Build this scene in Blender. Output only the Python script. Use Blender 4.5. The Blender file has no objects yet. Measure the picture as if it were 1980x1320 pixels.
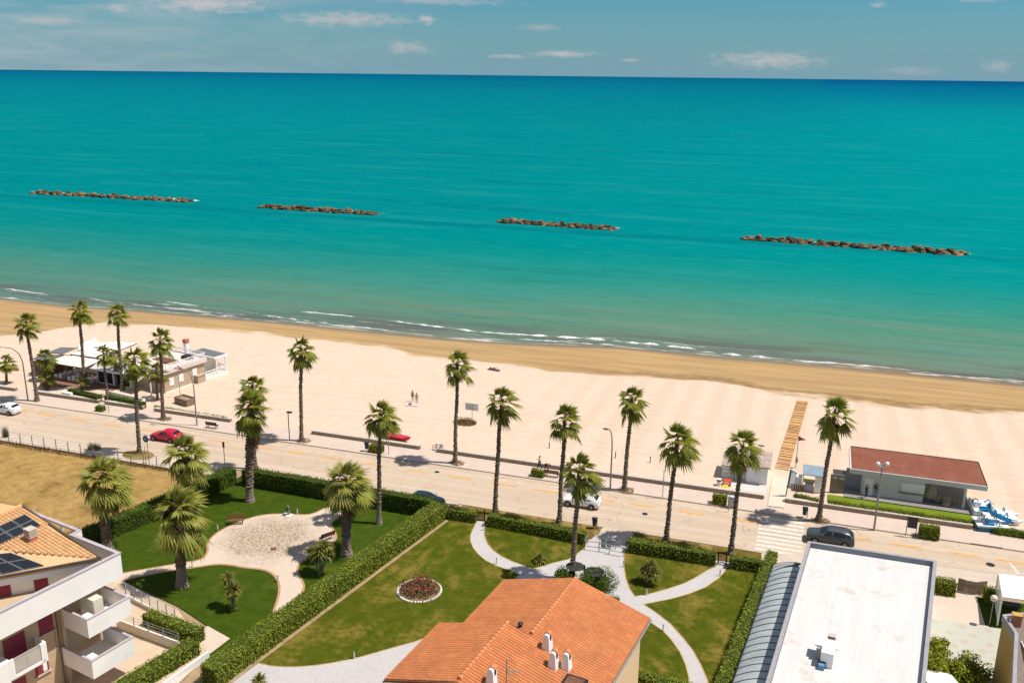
import bpy, bmesh, math, random
from mathutils import Vector, Matrix, noise
random.seed(7)
SC = bpy.context.scene
COL = SC.collection
# ------------------------------------------------------------------ camera
FPX, HCAM, HORIZON, ROLL = 1790.0, 46.0, 145.5, math.atan(23 / 1980)
TH = math.atan((660 - HORIZON) / FPX)
YAW = math.radians(18.22)                       # world X runs along the seafront road, Y out to sea

def _basis():
    fw = Vector((0, math.cos(TH), -math.sin(TH))); r0 = Vector((1, 0, 0)); u0 = r0.cross(fw)
    c, s = math.cos(ROLL), math.sin(ROLL)
    r = r0 * c + u0 * s; u = u0 * c - r0 * s
    q = Matrix.Rotation(YAW, 3, 'Z')
    return q @ fw, q @ r, q @ u
FW, RT, UP = _basis()
def _ray(px, py): return FW * FPX + RT * (px - 990) - UP * (py - 660)
_d = _ray(990, 905); _o = _d * (-HCAM / _d.z)
CAM = Vector((-_o.x, -_o.y, HCAM))
def W(px, py, z=0.0):
    d = _ray(px, py); t = (z - HCAM) / d.z
    return Vector((CAM.x + d.x * t, CAM.y + d.y * t, z))
def on_plane(px, py, p0, n):
    d = _ray(px, py); return CAM + d * ((p0 - CAM).dot(n) / d.dot(n))
def pix(p):
    d = Vector(p) - CAM; k = FPX / d.dot(FW)
    return 990 + d.dot(RT) * k, 660 - d.dot(UP) * k
def height_at(base, top_y):
    lo, hi = 0.0, 60.0
    for _ in range(40):
        m = (lo + hi) / 2
        if pix(base + Vector((0, 0, m)))[1] > top_y: lo = m
        else: hi = m
    return lo

cd = bpy.data.cameras.new('camera'); cam = bpy.data.objects.new('camera', cd); COL.objects.link(cam)
cd.sensor_width = 36; cd.lens = FPX / 1980 * 36; cd.clip_start = 0.5; cd.clip_end = 200000
cam.matrix_world = Matrix(((RT.x, UP.x, -FW.x, CAM.x), (RT.y, UP.y, -FW.y, CAM.y), (RT.z, UP.z, -FW.z, CAM.z), (0, 0, 0, 1)))
SC.camera = cam
SC.render.resolution_x, SC.render.resolution_y = 1024, 682

# ------------------------------------------------------------------ light
SC.view_settings.view_transform = 'Standard'; SC.view_settings.look = 'None'
SC.view_settings.gamma = 1; SC.view_settings.exposure = 0.32
SUN_EL = math.radians(63); SUN_AZ = Vector((0.978, 0.206)).normalized()
wd = bpy.data.worlds.new('World'); SC.world = wd; wd.use_nodes = True
def build_sky():
    nt = wd.node_tree; N = nt.nodes; L = nt.links
    for n in list(N): N.remove(n)
    out = N.new('ShaderNodeOutputWorld'); bg = N.new('ShaderNodeBackground'); bg.inputs['Strength'].default_value = 0.10
    sky = N.new('ShaderNodeTexSky'); sky.sky_type = 'NISHITA'; sky.sun_disc = False
    sky.sun_elevation = SUN_EL; sky.sun_rotation = math.atan2(SUN_AZ.x, SUN_AZ.y)
    sky.air_density = 1.0; sky.dust_density = 0.3; sky.ozone_density = 3.0; sky.altitude = 50
    tint = N.new('ShaderNodeMix'); tint.data_type = 'RGBA'; tint.blend_type = 'MULTIPLY'; tint.inputs[0].default_value = 1
    tint.inputs[7].default_value = (0.36, 0.76, 0.93, 1)
    L.new(sky.outputs[0], tint.inputs[6])
    gc = N.new('ShaderNodeTexCoord'); gs = N.new('ShaderNodeSeparateXYZ'); L.new(gc.outputs['Generated'], gs.inputs[0])
    hi = N.new('ShaderNodeMapRange'); hi.interpolation_type = 'SMOOTHSTEP'; hi.inputs[1].default_value = 0.10; hi.inputs[2].default_value = 0.45; hi.inputs[3].default_value = 0; hi.inputs[4].default_value = 1; L.new(gs.outputs[2], hi.inputs[0])
    tc2 = N.new('ShaderNodeMix'); tc2.data_type = 'RGBA'; tc2.inputs[6].default_value = (0.236, 0.49, 0.605, 1); tc2.inputs[7].default_value = (1.30, 0.98, 0.80, 1); L.new(hi.outputs[0], tc2.inputs[0]); L.new(tc2.outputs[2], tint.inputs[7])   # unseen upper sky brightened to fill shadows, clear teal band low over the sea
    # thin cirrus veil and small cumulus puffs, by direction
    tc = N.new('ShaderNodeTexCoord'); mp = N.new('ShaderNodeMapping'); L.new(tc.outputs['Generated'], mp.inputs[0])
    mp.inputs['Rotation'].default_value = (0, 0, -YAW); mp.inputs['Scale'].default_value = (9, 9, 60)
    n1 = N.new('ShaderNodeTexNoise'); n1.inputs['Scale'].default_value = 1.0; n1.inputs['Detail'].default_value = 7; n1.inputs['Roughness'].default_value = 0.62; n1.inputs['Distortion'].default_value = 0.4
    L.new(mp.outputs[0], n1.inputs['Vector'])
    sep = N.new('ShaderNodeSeparateXYZ')
    mpr = N.new('ShaderNodeMapping'); mpr.inputs['Rotation'].default_value = (0, 0, -YAW); L.new(tc.outputs['Generated'], mpr.inputs[0]); L.new(mpr.outputs[0], sep.inputs[0])
    left = N.new('ShaderNodeMapRange'); left.inputs[1].default_value = -0.05; left.inputs[2].default_value = -0.5; left.inputs[3].default_value = 0.0; left.inputs[4].default_value = 1.0
    L.new(sep.outputs[0], left.inputs[0])
    veil = N.new('ShaderNodeMapRange'); veil.inputs[1].default_value = 0.36; veil.inputs[2].default_value = 0.66; veil.inputs[3].default_value = 0; veil.inputs[4].default_value = 0.95
    L.new(n1.outputs[0], veil.inputs[0])
    vm = N.new('ShaderNodeMath'); vm.operation = 'MULTIPLY'; L.new(veil.outputs[0], vm.inputs[0]); L.new(left.outputs[0], vm.inputs[1])
    mix1 = N.new('ShaderNodeMix'); mix1.data_type = 'RGBA'; mix1.inputs[7].default_value = (2.9, 3.75, 4.05, 1)
    hz = N.new('ShaderNodeMapRange'); hz.interpolation_type = 'SMOOTHSTEP'; hz.inputs[1].default_value = 0.075; hz.inputs[2].default_value = -0.01; hz.inputs[3].default_value = 0; hz.inputs[4].default_value = .95; L.new(sep.outputs[2], hz.inputs[0])
    mixh = N.new('ShaderNodeMix'); mixh.data_type = 'RGBA'; mixh.inputs[7].default_value = (1.6, 2.9, 3.58, 1); L.new(hz.outputs[0], mixh.inputs[0]); L.new(tint.outputs[2], mixh.inputs[6])
    L.new(vm.outputs[0], mix1.inputs[0]); L.new(mixh.outputs[2], mix1.inputs[6])
    # individual small clouds: soft ellipses broken up by noise (azimuth tangent, elevation tangent, half sizes)
    yc = N.new('ShaderNodeMath'); yc.operation = 'MAXIMUM'; yc.inputs[1].default_value = 0.05; L.new(sep.outputs[1], yc.inputs[0])
    ta = N.new('ShaderNodeMath'); ta.operation = 'DIVIDE'; L.new(sep.outputs[0], ta.inputs[0]); L.new(yc.outputs[0], ta.inputs[1])
    te = N.new('ShaderNodeMath'); te.operation = 'DIVIDE'; L.new(sep.outputs[2], te.inputs[0]); L.new(yc.outputs[0], te.inputs[1])
    cmb = N.new('ShaderNodeCombineXYZ'); L.new(ta.outputs[0], cmb.inputs[0]); L.new(te.outputs[0], cmb.inputs[1])
    n2 = N.new('ShaderNodeTexNoise'); n2.inputs['Scale'].default_value = 1; n2.inputs['Detail'].default_value = 8; n2.inputs['Roughness'].default_value = 0.7
    mp2 = N.new('ShaderNodeMapping'); mp2.inputs['Scale'].default_value = (70, 200, 1); L.new(cmb.outputs[0], mp2.inputs[0]); L.new(mp2.outputs[0], n2.inputs['Vector'])
    prev = mix1.outputs[2]
    def dirpx(px, py):
        d = Matrix.Rotation(-YAW, 3, 'Z') @ _ray(px, py); return d.x / d.y, d.z / d.y
    clouds = [(395, 8, 105, 14, 1.0), (670, 38, 115, 13, .75), (826, 38, 15, 8, .9), (1090, 105, 55, 6, .8), (985, 109, 38, 4, .6), (1490, 117, 95, 15, .75),
              (1925, 128, 28, 11, .45), (1760, 137, 60, 8, .3), (790, 92, 40, 10, .6), (1697, 9, 12, 5, .7), (860, 3, 110, 6, .6), (1215, 117, 22, 3, .5), (1045, 53, 35, 6, .45), (1890, -4, 40, 8, .6), (230, 15, 20, 10, .6), (90, 40, 60, 10, .5)]
    for px, py, a, b, op in clouds:
        cx, cy = dirpx(px, py)
        m = N.new('ShaderNodeMapping'); m.inputs['Location'].default_value = (-cx * FPX / a, -cy * FPX / b, 0); m.inputs['Scale'].default_value = (FPX / a, FPX / b, 0)
        L.new(cmb.outputs[0], m.inputs[0])
        ln = N.new('ShaderNodeVectorMath'); ln.operation = 'LENGTH'; L.new(m.outputs[0], ln.inputs[0])
        ad = N.new('ShaderNodeMath'); ad.operation = 'MULTIPLY_ADD'; ad.inputs[1].default_value = -3.2; ad.inputs[2].default_value = 1.6; L.new(n2.outputs[0], ad.inputs[0])
        sm = N.new('ShaderNodeMath'); sm.operation = 'ADD'; L.new(ln.outputs['Value'], sm.inputs[0]); L.new(ad.outputs[0], sm.inputs[1])
        mr = N.new('ShaderNodeMapRange'); mr.interpolation_type = 'SMOOTHSTEP'; mr.inputs[1].default_value = 1.45; mr.inputs[2].default_value = -0.15; mr.inputs[3].default_value = 0; mr.inputs[4].default_value = op * .85
        L.new(sm.outputs[0], mr.inputs[0])
        mx = N.new('ShaderNodeMix'); mx.data_type = 'RGBA'; mx.inputs[7].default_value = (4.7, 4.4, 4.4, 1)
        L.new(mr.outputs[0], mx.inputs[0]); L.new(prev, mx.inputs[6]); prev = mx.outputs[2]
    L.new(prev, bg.inputs['Color']); L.new(bg.outputs[0], out.inputs[0])
build_sky()
sl = bpy.data.lights.new('sun', 'SUN'); so = bpy.data.objects.new('sun', sl); COL.objects.link(so)
sl.energy = 4.25; sl.angle = math.radians(0.53); sl.color = (1.0, 0.945, 0.86)
_sd = Vector((SUN_AZ.x * math.cos(SUN_EL), SUN_AZ.y * math.cos(SUN_EL), math.sin(SUN_EL)))
so.rotation_euler = _sd.to_track_quat('Z', 'Y').to_euler(); so.location = (0, -50, 120)

# ------------------------------------------------------------------ helpers
def lin(r, g, b):
    f = lambda c: (c / 255) / 12.92 if c <= 10 else (((c / 255) + 0.055) / 1.055) ** 2.4
    return (f(r), f(g), f(b))
def ground_matrix(o):
    m = o.matrix_basis.copy(); p = o.parent
    while p is not None: m = p.matrix_basis @ m; p = p.parent
    return m
class MB:
    """collects shapes and links them as one mesh object"""
    def __init__(s): s.v = []; s.f = []; s.m = []; s.uv = None
    def add(s, vs, fs, mi=0, M=None):
        o = len(s.v)
        for p in vs:
            p = Vector(p); s.v.append(M @ p if M else p)
        for f in fs: s.f.append(tuple(o + i for i in f)); s.m.append(mi)
    def box(s, x0, x1, y0, y1, z0, z1, mi=0, M=None):
        s.add([(x0, y0, z0), (x1, y0, z0), (x1, y1, z0), (x0, y1, z0), (x0, y0, z1), (x1, y0, z1), (x1, y1, z1), (x0, y1, z1)],
              [(3, 2, 1, 0), (4, 5, 6, 7), (0, 1, 5, 4), (1, 2, 6, 5), (2, 3, 7, 6), (3, 0, 4, 7)], mi, M)
    def prism(s, poly, z0, z1, mi=0, top=None, M=None):
        p = [Vector((q[0], q[1], 0)) for q in poly]
        if sum(p[i - 1].x * p[i].y - p[i].x * p[i - 1].y for i in range(len(p))) < 0: p.reverse()
        n = len(p)
        zz0 = z0 if callable(z0) else (lambda q: z0); zz1 = z1 if callable(z1) else (lambda q: z1)
        vs = [(q.x, q.y, zz0(q)) for q in p] + [(q.x, q.y, zz1(q)) for q in p]
        s.add(vs, [tuple(range(n - 1, -1, -1))] + [(i, (i + 1) % n, n + (i + 1) % n, n + i) for i in range(n)], mi, M)
        o = len(s.v) - 2 * n
        s.f.append(tuple(o + n + i for i in range(n))); s.m.append(mi if top is None else top)
    def quad(s, a, b, c, d, mi=0): s.add([a, b, c, d], [(0, 1, 2, 3)], mi)
    def slab(s, a, b, c, d, t, mi=0):
        """parallelogram-like plate of thickness t below its top corners"""
        a, b, c, d = map(Vector, (a, b, c, d)); n = (b - a).cross(d - a).normalized()
        if n.z < 0: n = -n
        k = n * t
        s.add([a, b, c, d, a - k, b - k, c - k, d - k], [(0, 1, 2, 3), (7, 6, 5, 4), (0, 4, 5, 1), (1, 5, 6, 2), (2, 6, 7, 3), (3, 7, 4, 0)], mi)
    def tube(s, pts, r, n=8, mi=0, cap=True, M=None):
        pts = [Vector(p) for p in pts]; k = len(pts)
        rr = r if isinstance(r, (list, tuple)) else [r] * k
        vs = []; fs = []
        for i, p in enumerate(pts):
            t = (pts[min(i + 1, k - 1)] - pts[max(i - 1, 0)]).normalized()
            a = t.cross(Vector((0, 0, 1)) if abs(t.z) < .9 else Vector((1, 0, 0))).normalized(); b = t.cross(a)
            for j in range(n):
                w = 2 * math.pi * j / n; vs.append(p + (a * math.cos(w) + b * math.sin(w)) * rr[i])
        for i in range(k - 1):
            for j in range(n): fs.append((i * n + j, i * n + (j + 1) % n, (i + 1) * n + (j + 1) % n, (i + 1) * n + j))
        if cap: fs.append(tuple(range(n - 1, -1, -1))); fs.append(tuple((k - 1) * n + j for j in range(n)))
        s.add(vs, fs, mi, M)
    def bar(s, a, b, w, h=None, mi=0):
        """square bar between two points"""
        a, b = Vector(a), Vector(b); h = h or w; t = (b - a).normalized()
        x = t.cross(Vector((0, 0, 1)) if abs(t.z) < .95 else Vector((0, 1, 0))).normalized() * (w / 2); y = t.cross(x).normalized() * (h / 2)
        vs = [p + sx * x + sy * y for p in (a, b) for sx, sy in ((-1, -1), (1, -1), (1, 1), (-1, 1))]
        s.add(vs, [(3, 2, 1, 0), (4, 5, 6, 7), (0, 1, 5, 4), (1, 2, 6, 5), (2, 3, 7, 6), (3, 0, 4, 7)], mi)
    def lathe(s, prof, n=12, mi=0, M=None):
        vs = []; fs = []; k = len(prof)
        for r, z in prof:
            for j in range(n):
                w = 2 * math.pi * j / n; vs.append((r * math.cos(w), r * math.sin(w), z))
        for i in range(k - 1):
            for j in range(n): fs.append((i * n + j, i * n + (j + 1) % n, (i + 1) * n + (j + 1) % n, (i + 1) * n + j))
        fs.append(tuple(range(n - 1, -1, -1))); fs.append(tuple((k - 1) * n + j for j in range(n)))
        s.add(vs, fs, mi, M)
    def ball(s, c, r, seg=8, rings=6, sq=(1, 1, 1), jit=0, mi=0, rot=None):
        vs = [Vector((0, 0, -1))]; fs = []
        for i in range(1, rings):
            a = -math.pi / 2 + math.pi * i / rings
            for j in range(seg):
                b = 2 * math.pi * j / seg; vs.append(Vector((math.cos(a) * math.cos(b), math.cos(a) * math.sin(b), math.sin(a))))
        vs.append(Vector((0, 0, 1)))
        for j in range(seg): fs.append((0, 1 + (j + 1) % seg, 1 + j))
        for i in range(rings - 2):
            for j in range(seg):
                o = 1 + i * seg; fs.append((o + j, o + (j + 1) % seg, o + seg + (j + 1) % seg, o + seg + j))
        e = len(vs) - 1; o = 1 + (rings - 2) * seg
        for j in range(seg): fs.append((e, o + j, o + (j + 1) % seg))
        out = []
        for p in vs:
            k = 1 + (random.uniform(-jit, jit) if jit else 0)
            q = Vector((p.x * sq[0], p.y * sq[1], p.z * sq[2])) * (r * k)
            out.append((rot @ q if rot else q) + Vector(c))
        s.add(out, fs, mi)
    def leaf(s, p, n, size, mi=0):
        n = (Vector(n) + Vector((random.uniform(-.8, .8), random.uniform(-.8, .8), random.uniform(-.5, .9)))).normalized()
        a = n.orthogonal().normalized(); a.rotate(Matrix.Rotation(random.uniform(0, 6.3), 3, n)); b = n.cross(a)
        l = size * random.uniform(.7, 1.4); w = l * random.uniform(.35, .6)
        s.add([p - a * l * .5, p - b * w * .5 + n * l * .08, p + a * l * .5, p + b * w * .5 + n * l * .08], [(0, 1, 2, 3)], mi)
    def build(s, name, mats, parent=None, world=False, smooth=False, uv=None):
        me = bpy.data.meshes.new(name)
        vs = s.v
        if parent is not None and world:
            inv = ground_matrix(parent).inverted(); vs = [inv @ p for p in s.v]
        me.from_pydata([tuple(p) for p in vs], [], s.f)
        for m in (mats if isinstance(mats, (list, tuple)) else [mats]): me.materials.append(m)
        me.polygons.foreach_set('material_index', s.m)
        if smooth: me.polygons.foreach_set('use_smooth', [True] * len(me.polygons))
        me.update()
        o = bpy.data.objects.new(name, me); COL.objects.link(o)
        if parent is not None: o.parent = parent
        return o
def tag(o, label, cat, group=None, kind=None):
    if label: o['label'] = label
    if cat: o['category'] = cat
    if group: o['group'] = group
    if kind: o['kind'] = kind
    return o
def thing(name, label, cat, loc=(0, 0, 0), rz=0.0, group=None):
    o = bpy.data.objects.new(name, None); COL.objects.link(o); o.location = loc; o.rotation_euler = (0, 0, rz)
    return tag(o, label, cat, group)
def structure(name, mb, mats, smooth=False):
    o = mb.build(name, mats, smooth=smooth); o['kind'] = 'structure'; return o
def copy_tree(o, parent=None):
    c = o.copy(); COL.objects.link(c)
    if parent is not None: c.parent = parent
    for ch in list(o.children): copy_tree(ch, c)
    return c
def place_copy(proto, loc, rz, label, scale=None):
    c = copy_tree(proto); c.location = loc; c.rotation_euler = (0, 0, rz); c['label'] = label
    if scale: c.scale = (scale,) * 3
    return c

# ------------------------------------------------------------------ materials
def M(name, col, rough=.75, var=.12, scale=1.5, detail=5, bump=0.0, bscale=12.0, metal=0.0, spec=.3, island=0.0, col2=None, stretch=None, trans=0.0, coords='Object'):
    """principled material whose colour wanders between two tones with noise; island = leaf to leaf variation"""
    m = bpy.data.materials.new(name); m.use_nodes = True; nt = m.node_tree; N = nt.nodes; L = nt.links
    b = N['Principled BSDF']; b.inputs['Roughness'].default_value = rough; b.inputs['Metallic'].default_value = metal; b.inputs['Specular IOR Level'].default_value = spec
    tc = N.new('ShaderNodeTexCoord'); mp = N.new('ShaderNodeMapping'); L.new(tc.outputs[coords], mp.inputs[0])
    if stretch: mp.inputs['Scale'].default_value = stretch
    nz = N.new('ShaderNodeTexNoise'); nz.inputs['Scale'].default_value = scale; nz.inputs['Detail'].default_value = detail; nz.inputs['Roughness'].default_value = .6; L.new(mp.outputs[0], nz.inputs['Vector'])
    mr = N.new('ShaderNodeMapRange'); mr.inputs[1].default_value = .3; mr.inputs[2].default_value = .7; L.new(nz.outputs[0], mr.inputs[0])
    mx = N.new('ShaderNodeMix'); mx.data_type = 'RGBA'; L.new(mr.outputs[0], mx.inputs[0])
    c2 = col2 or tuple(min(1, c * (1 + var)) for c in col); c1 = col if col2 else tuple(c * (1 - var) for c in col)
    mx.inputs[6].default_value = (*c1, 1); mx.inputs[7].default_value = (*c2, 1)
    out = mx.outputs[2]
    if island:
        g = N.new('ShaderNodeNewGeometry'); hv = N.new('ShaderNodeHueSaturation')
        r1 = N.new('ShaderNodeMapRange'); r1.inputs[3].default_value = 1 - island; r1.inputs[4].default_value = 1 + island; L.new(g.outputs['Random Per Island'], r1.inputs[0])
        r2 = N.new('ShaderNodeMath'); r2.operation = 'MULTIPLY'; r2.inputs[1].default_value = 7.31; L.new(g.outputs['Random Per Island'], r2.inputs[0])
        r3 = N.new('ShaderNodeMath'); r3.operation = 'FRACT'; L.new(r2.outputs[0], r3.inputs[0])
        r4 = N.new('ShaderNodeMapRange'); r4.inputs[3].default_value = .5 - island * .07; r4.inputs[4].default_value = .5 + island * .05; L.new(r3.outputs[0], r4.inputs[0])
        L.new(r4.outputs[0], hv.inputs['Hue']); L.new(r1.outputs[0], hv.inputs['Value']); L.new(out, hv.inputs['Color']); out = hv.outputs[0]
    L.new(out, b.inputs['Base Color'])
    if bump:
        n2 = N.new('ShaderNodeTexNoise'); n2.inputs['Scale'].default_value = bscale; n2.inputs['Detail'].default_value = 4; L.new(mp.outputs[0], n2.inputs['Vector'])
        bp = N.new('ShaderNodeBump'); bp.inputs['Strength'].default_value = bump; bp.inputs['Distance'].default_value = .1; L.new(n2.outputs[0], bp.inputs['Height']); L.new(bp.outputs[0], b.inputs['Normal'])
    if trans:
        t = N.new('ShaderNodeBsdfTranslucent'); ms = N.new('ShaderNodeMixShader'); ms.inputs[0].default_value = trans; L.new(out, t.inputs[0])
        L.new(b.outputs[0], ms.inputs[1]); L.new(t.outputs[0], ms.inputs[2]); L.new(ms.outputs[0], N['Material Output'].inputs[0])
    return m
K = {}
K['white'] = M('white_paint', (.80, .79, .77), .6, .04, .8)
K['white_wall'] = M('white_render', (.84, .82, .78), .85, .05, .6, bump=.1)
K['tan_wall'] = M('tan_render', (.46, .35, .245), .85, .08, .5)
K['cream_wall'] = M('cream_render', (.72, .53, .32), .85, .05, .5)
K['concrete'] = M('pale_concrete', (.52, .45, .38), .9, .1, 1.5, bump=.15)
K['wall_brown'] = M('brown_stone_wall', (.30, .235, .17), .9, .25, 2.5, bump=.4, bscale=6)
K['dark'] = M('dark_metal', (.02, .021, .024), .5, .2)
K['black'] = M('black_rubber', (.012, .012, .012), .7, .1)
K['grey_metal'] = M('grey_metal', (.36, .37, .38), .45, .1, metal=.5)
K['pole'] = M('galvanised_pole', (.25, .25, .24), .5, .1, metal=.2)
K['wood'] = M('brown_wood', (.16, .07, .038), .7, .3, 3, stretch=(1, 1, 6))
K['grey_wood'] = M('weathered_wood', (.24, .18, .13), .8, .25, 3)
K['glass'] = M('dark_glass', (.010, .022, .028), .12, .05, spec=.35)
K['red'] = M('red_plastic', (.55, .02, .03), .45, .1)
K['blue'] = M('blue_plastic', (.01, .20, .42), .35, .1)
K['yellow'] = M('yellow_plastic', (.75, .45, .02), .5, .1)
K['brick'] = M('brick_red', (.45, .17, .09), .8, .2, 6)
K['roof_grey'] = M('grey_felt', (.14, .14, .145), .85, .15, 2)
K['hedge'] = M('hedge_leaves', (.070, .118, .009), .6, .25, .7, island=.5, trans=.2, spec=.15)
K['hedge_light'] = M('bright_hedge_leaves', (.20, .245, .026), .6, .25, .6, island=.55, trans=.2, spec=.15)
K['hedge_yellow'] = M('yellow_green_leaves', (.20, .235, .014), .6, .3, .8, island=.55, trans=.2, spec=.15)
K['twig'] = M('twigs', (.07, .05, .03), .9)
K['leaf'] = M('palm_leaf', (.175, .19, .013), .45, .3, .6, island=.38, trans=.22, spec=.3)
K['leaf_park'] = M('olive_palm_leaf', (.245, .25, .038), .5, .25, .5, island=.36, trans=.25, spec=.28)
K['dead'] = M('dead_fronds', (.17, .10, .045), .9, .25, 2, island=.35, trans=.1)
K['trunk'] = M('palm_trunk', (.15, .112, .08), .95, .5, 2.6, bump=.5, bscale=8, stretch=(1, 1, 2.5))
K['trunk_pale'] = M('bare_palm_trunk', (.23, .185, .145), .95, .25, 2.0, bump=.4, bscale=10, stretch=(1, 1, 3))
K['yucca'] = M('yucca_leaf', (.17, .17, .03), .5, .3, .8, island=.45, trans=.15)
K['skin'] = M('skin', (.42, .22, .14), .6, .05)
K['hair'] = M('dark_hair', (.02, .012, .008), .6, .1)
# ------------------------------------------------------------------ setting: ground, road, beach, sea
def interp(tab, x):
    if x <= tab[0][0]: return tab[0][1]
    for (a, ya), (b, yb) in zip(tab, tab[1:]):
        if x <= b: return ya + (yb - ya) * (x - a) / (b - a)
    return tab[-1][1]
def row(pts, z): return sorted((W(x, y, z).x, W(x, y, z).y) for x, y in pts)
SHORE = row([(0, 577), (130, 592), (260, 600), (400, 612), (550, 625), (700, 640), (850, 655), (1000, 665), (1200, 672), (1400, 692), (1600, 708), (1800, 728), (1980, 745)], -1.5)
SHORE = [(-900, SHORE[0][1] - 6)] + SHORE + [(600, SHORE[-1][1] + 4)]
WET = row([(0, 655), (60, 650), (110, 637), (200, 622), (320, 628), (500, 640), (640, 660), (740, 665), (800, 685), (960, 700), (1080, 717), (1250, 727), (1400, 738), (1480, 755), (1700, 782), (1850, 792), (1980, 798)], -.9)
def shore_y(x): return interp(SHORE, x)
def wet_y(x): return interp(WET, x)
def sand_z(x, y):
    s = shore_y(x); t = (y - 14) / (s - 14)
    z = 0.1 if t <= 0 else 0.1 - 1.6 * t
    return max(z, -4.0)
def pos_xy(N, L):
    g = N.new('ShaderNodeNewGeometry'); s = N.new('ShaderNodeSeparateXYZ'); L.new(g.outputs['Position'], s.inputs[0]); return g, s
def noise_node(N, L, vec, scale, detail=4, rough=.55, stretch=None):
    if stretch:
        m = N.new('ShaderNodeMapping'); m.inputs['Scale'].default_value = stretch; L.new(vec, m.inputs[0]); vec = m.outputs[0]
    n = N.new('ShaderNodeTexNoise'); n.inputs['Scale'].default_value = scale; n.inputs['Detail'].default_value = detail; n.inputs['Roughness'].default_value = rough; L.new(vec, n.inputs['Vector']); return n.outputs[0]
def mrange(N, L, v, a, b, c=0.0, d=1.0, smooth=True):
    m = N.new('ShaderNodeMapRange'); m.inputs[1].default_value = a; m.inputs[2].default_value = b; m.inputs[3].default_value = c; m.inputs[4].default_value = d
    if smooth: m.interpolation_type = 'SMOOTHSTEP'
    L.new(v, m.inputs[0]); return m.outputs[0]
def mth(N, L, op, a, b=None, c=None):
    m = N.new('ShaderNodeMath'); m.operation = op
    for i, v in enumerate((a, b, c)):
        if v is None: continue
        if isinstance(v, (int, float)): m.inputs[i].default_value = v
        else: L.new(v, m.inputs[i])
    return m.outputs[0]
def cmix(N, L, f, a, b):
    m = N.new('ShaderNodeMix'); m.data_type = 'RGBA'
    for i, v in ((0, f), (6, a), (7, b)):
        if isinstance(v, tuple): m.inputs[i].default_value = (*v, 1)
        elif isinstance(v, (int, float)): m.inputs[i].default_value = v
        else: L.new(v, m.inputs[i])
    return m.outputs[2]
def attr(N, name):
    a = N.new('ShaderNodeAttribute'); a.attribute_name = name; return a.outputs['Fac']
def ramp(N, L, v, stops):
    r = N.new('ShaderNodeValToRGB'); L.new(v, r.inputs[0]); e = r.color_ramp.elements
    while len(e) < len(stops): e.new(0.5)
    for k, (p, c) in zip(e, stops): k.position = p; k.color = (*c, 1)
    return r.outputs[0]
def new_mat(name, rough, spec):
    m = bpy.data.materials.new(name); m.use_nodes = True; b = m.node_tree.nodes['Principled BSDF']
    b.inputs['Roughness'].default_value = rough; b.inputs['Specular IOR Level'].default_value = spec
    return m, m.node_tree.nodes, m.node_tree.links, b
def bump(N, L, b, h, strength, dist=.1):
    bp = N.new('ShaderNodeBump'); bp.inputs['Strength'].default_value = strength; bp.inputs['Distance'].default_value = dist; L.new(h, bp.inputs['Height']); L.new(bp.outputs[0], b.inputs['Normal'])

def grid_mesh(name, xs, ys, zf, attrs, mat):
    vs = [(x, y, zf(x, y)) for y in ys for x in xs]; n = len(xs)
    fs = [(j * n + i, j * n + i + 1, (j + 1) * n + i + 1, (j + 1) * n + i) for j in range(len(ys) - 1) for i in range(n - 1)]
    me = bpy.data.meshes.new(name); me.from_pydata(vs, [], fs)
    for an, fn in attrs.items():
        a = me.attributes.new(an, 'FLOAT', 'POINT'); a.data.foreach_set('value', [fn(x, y) for y in ys for x in xs])
    me.materials.append(mat); me.polygons.foreach_set('use_smooth', [True] * len(fs)); me.update()
    o = bpy.data.objects.new(name, me); COL.objects.link(o); o['kind'] = 'structure'; return o
def frange(a, b, s): return [a + s * i for i in range(int(round((b - a) / s)) + 1)]

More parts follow.
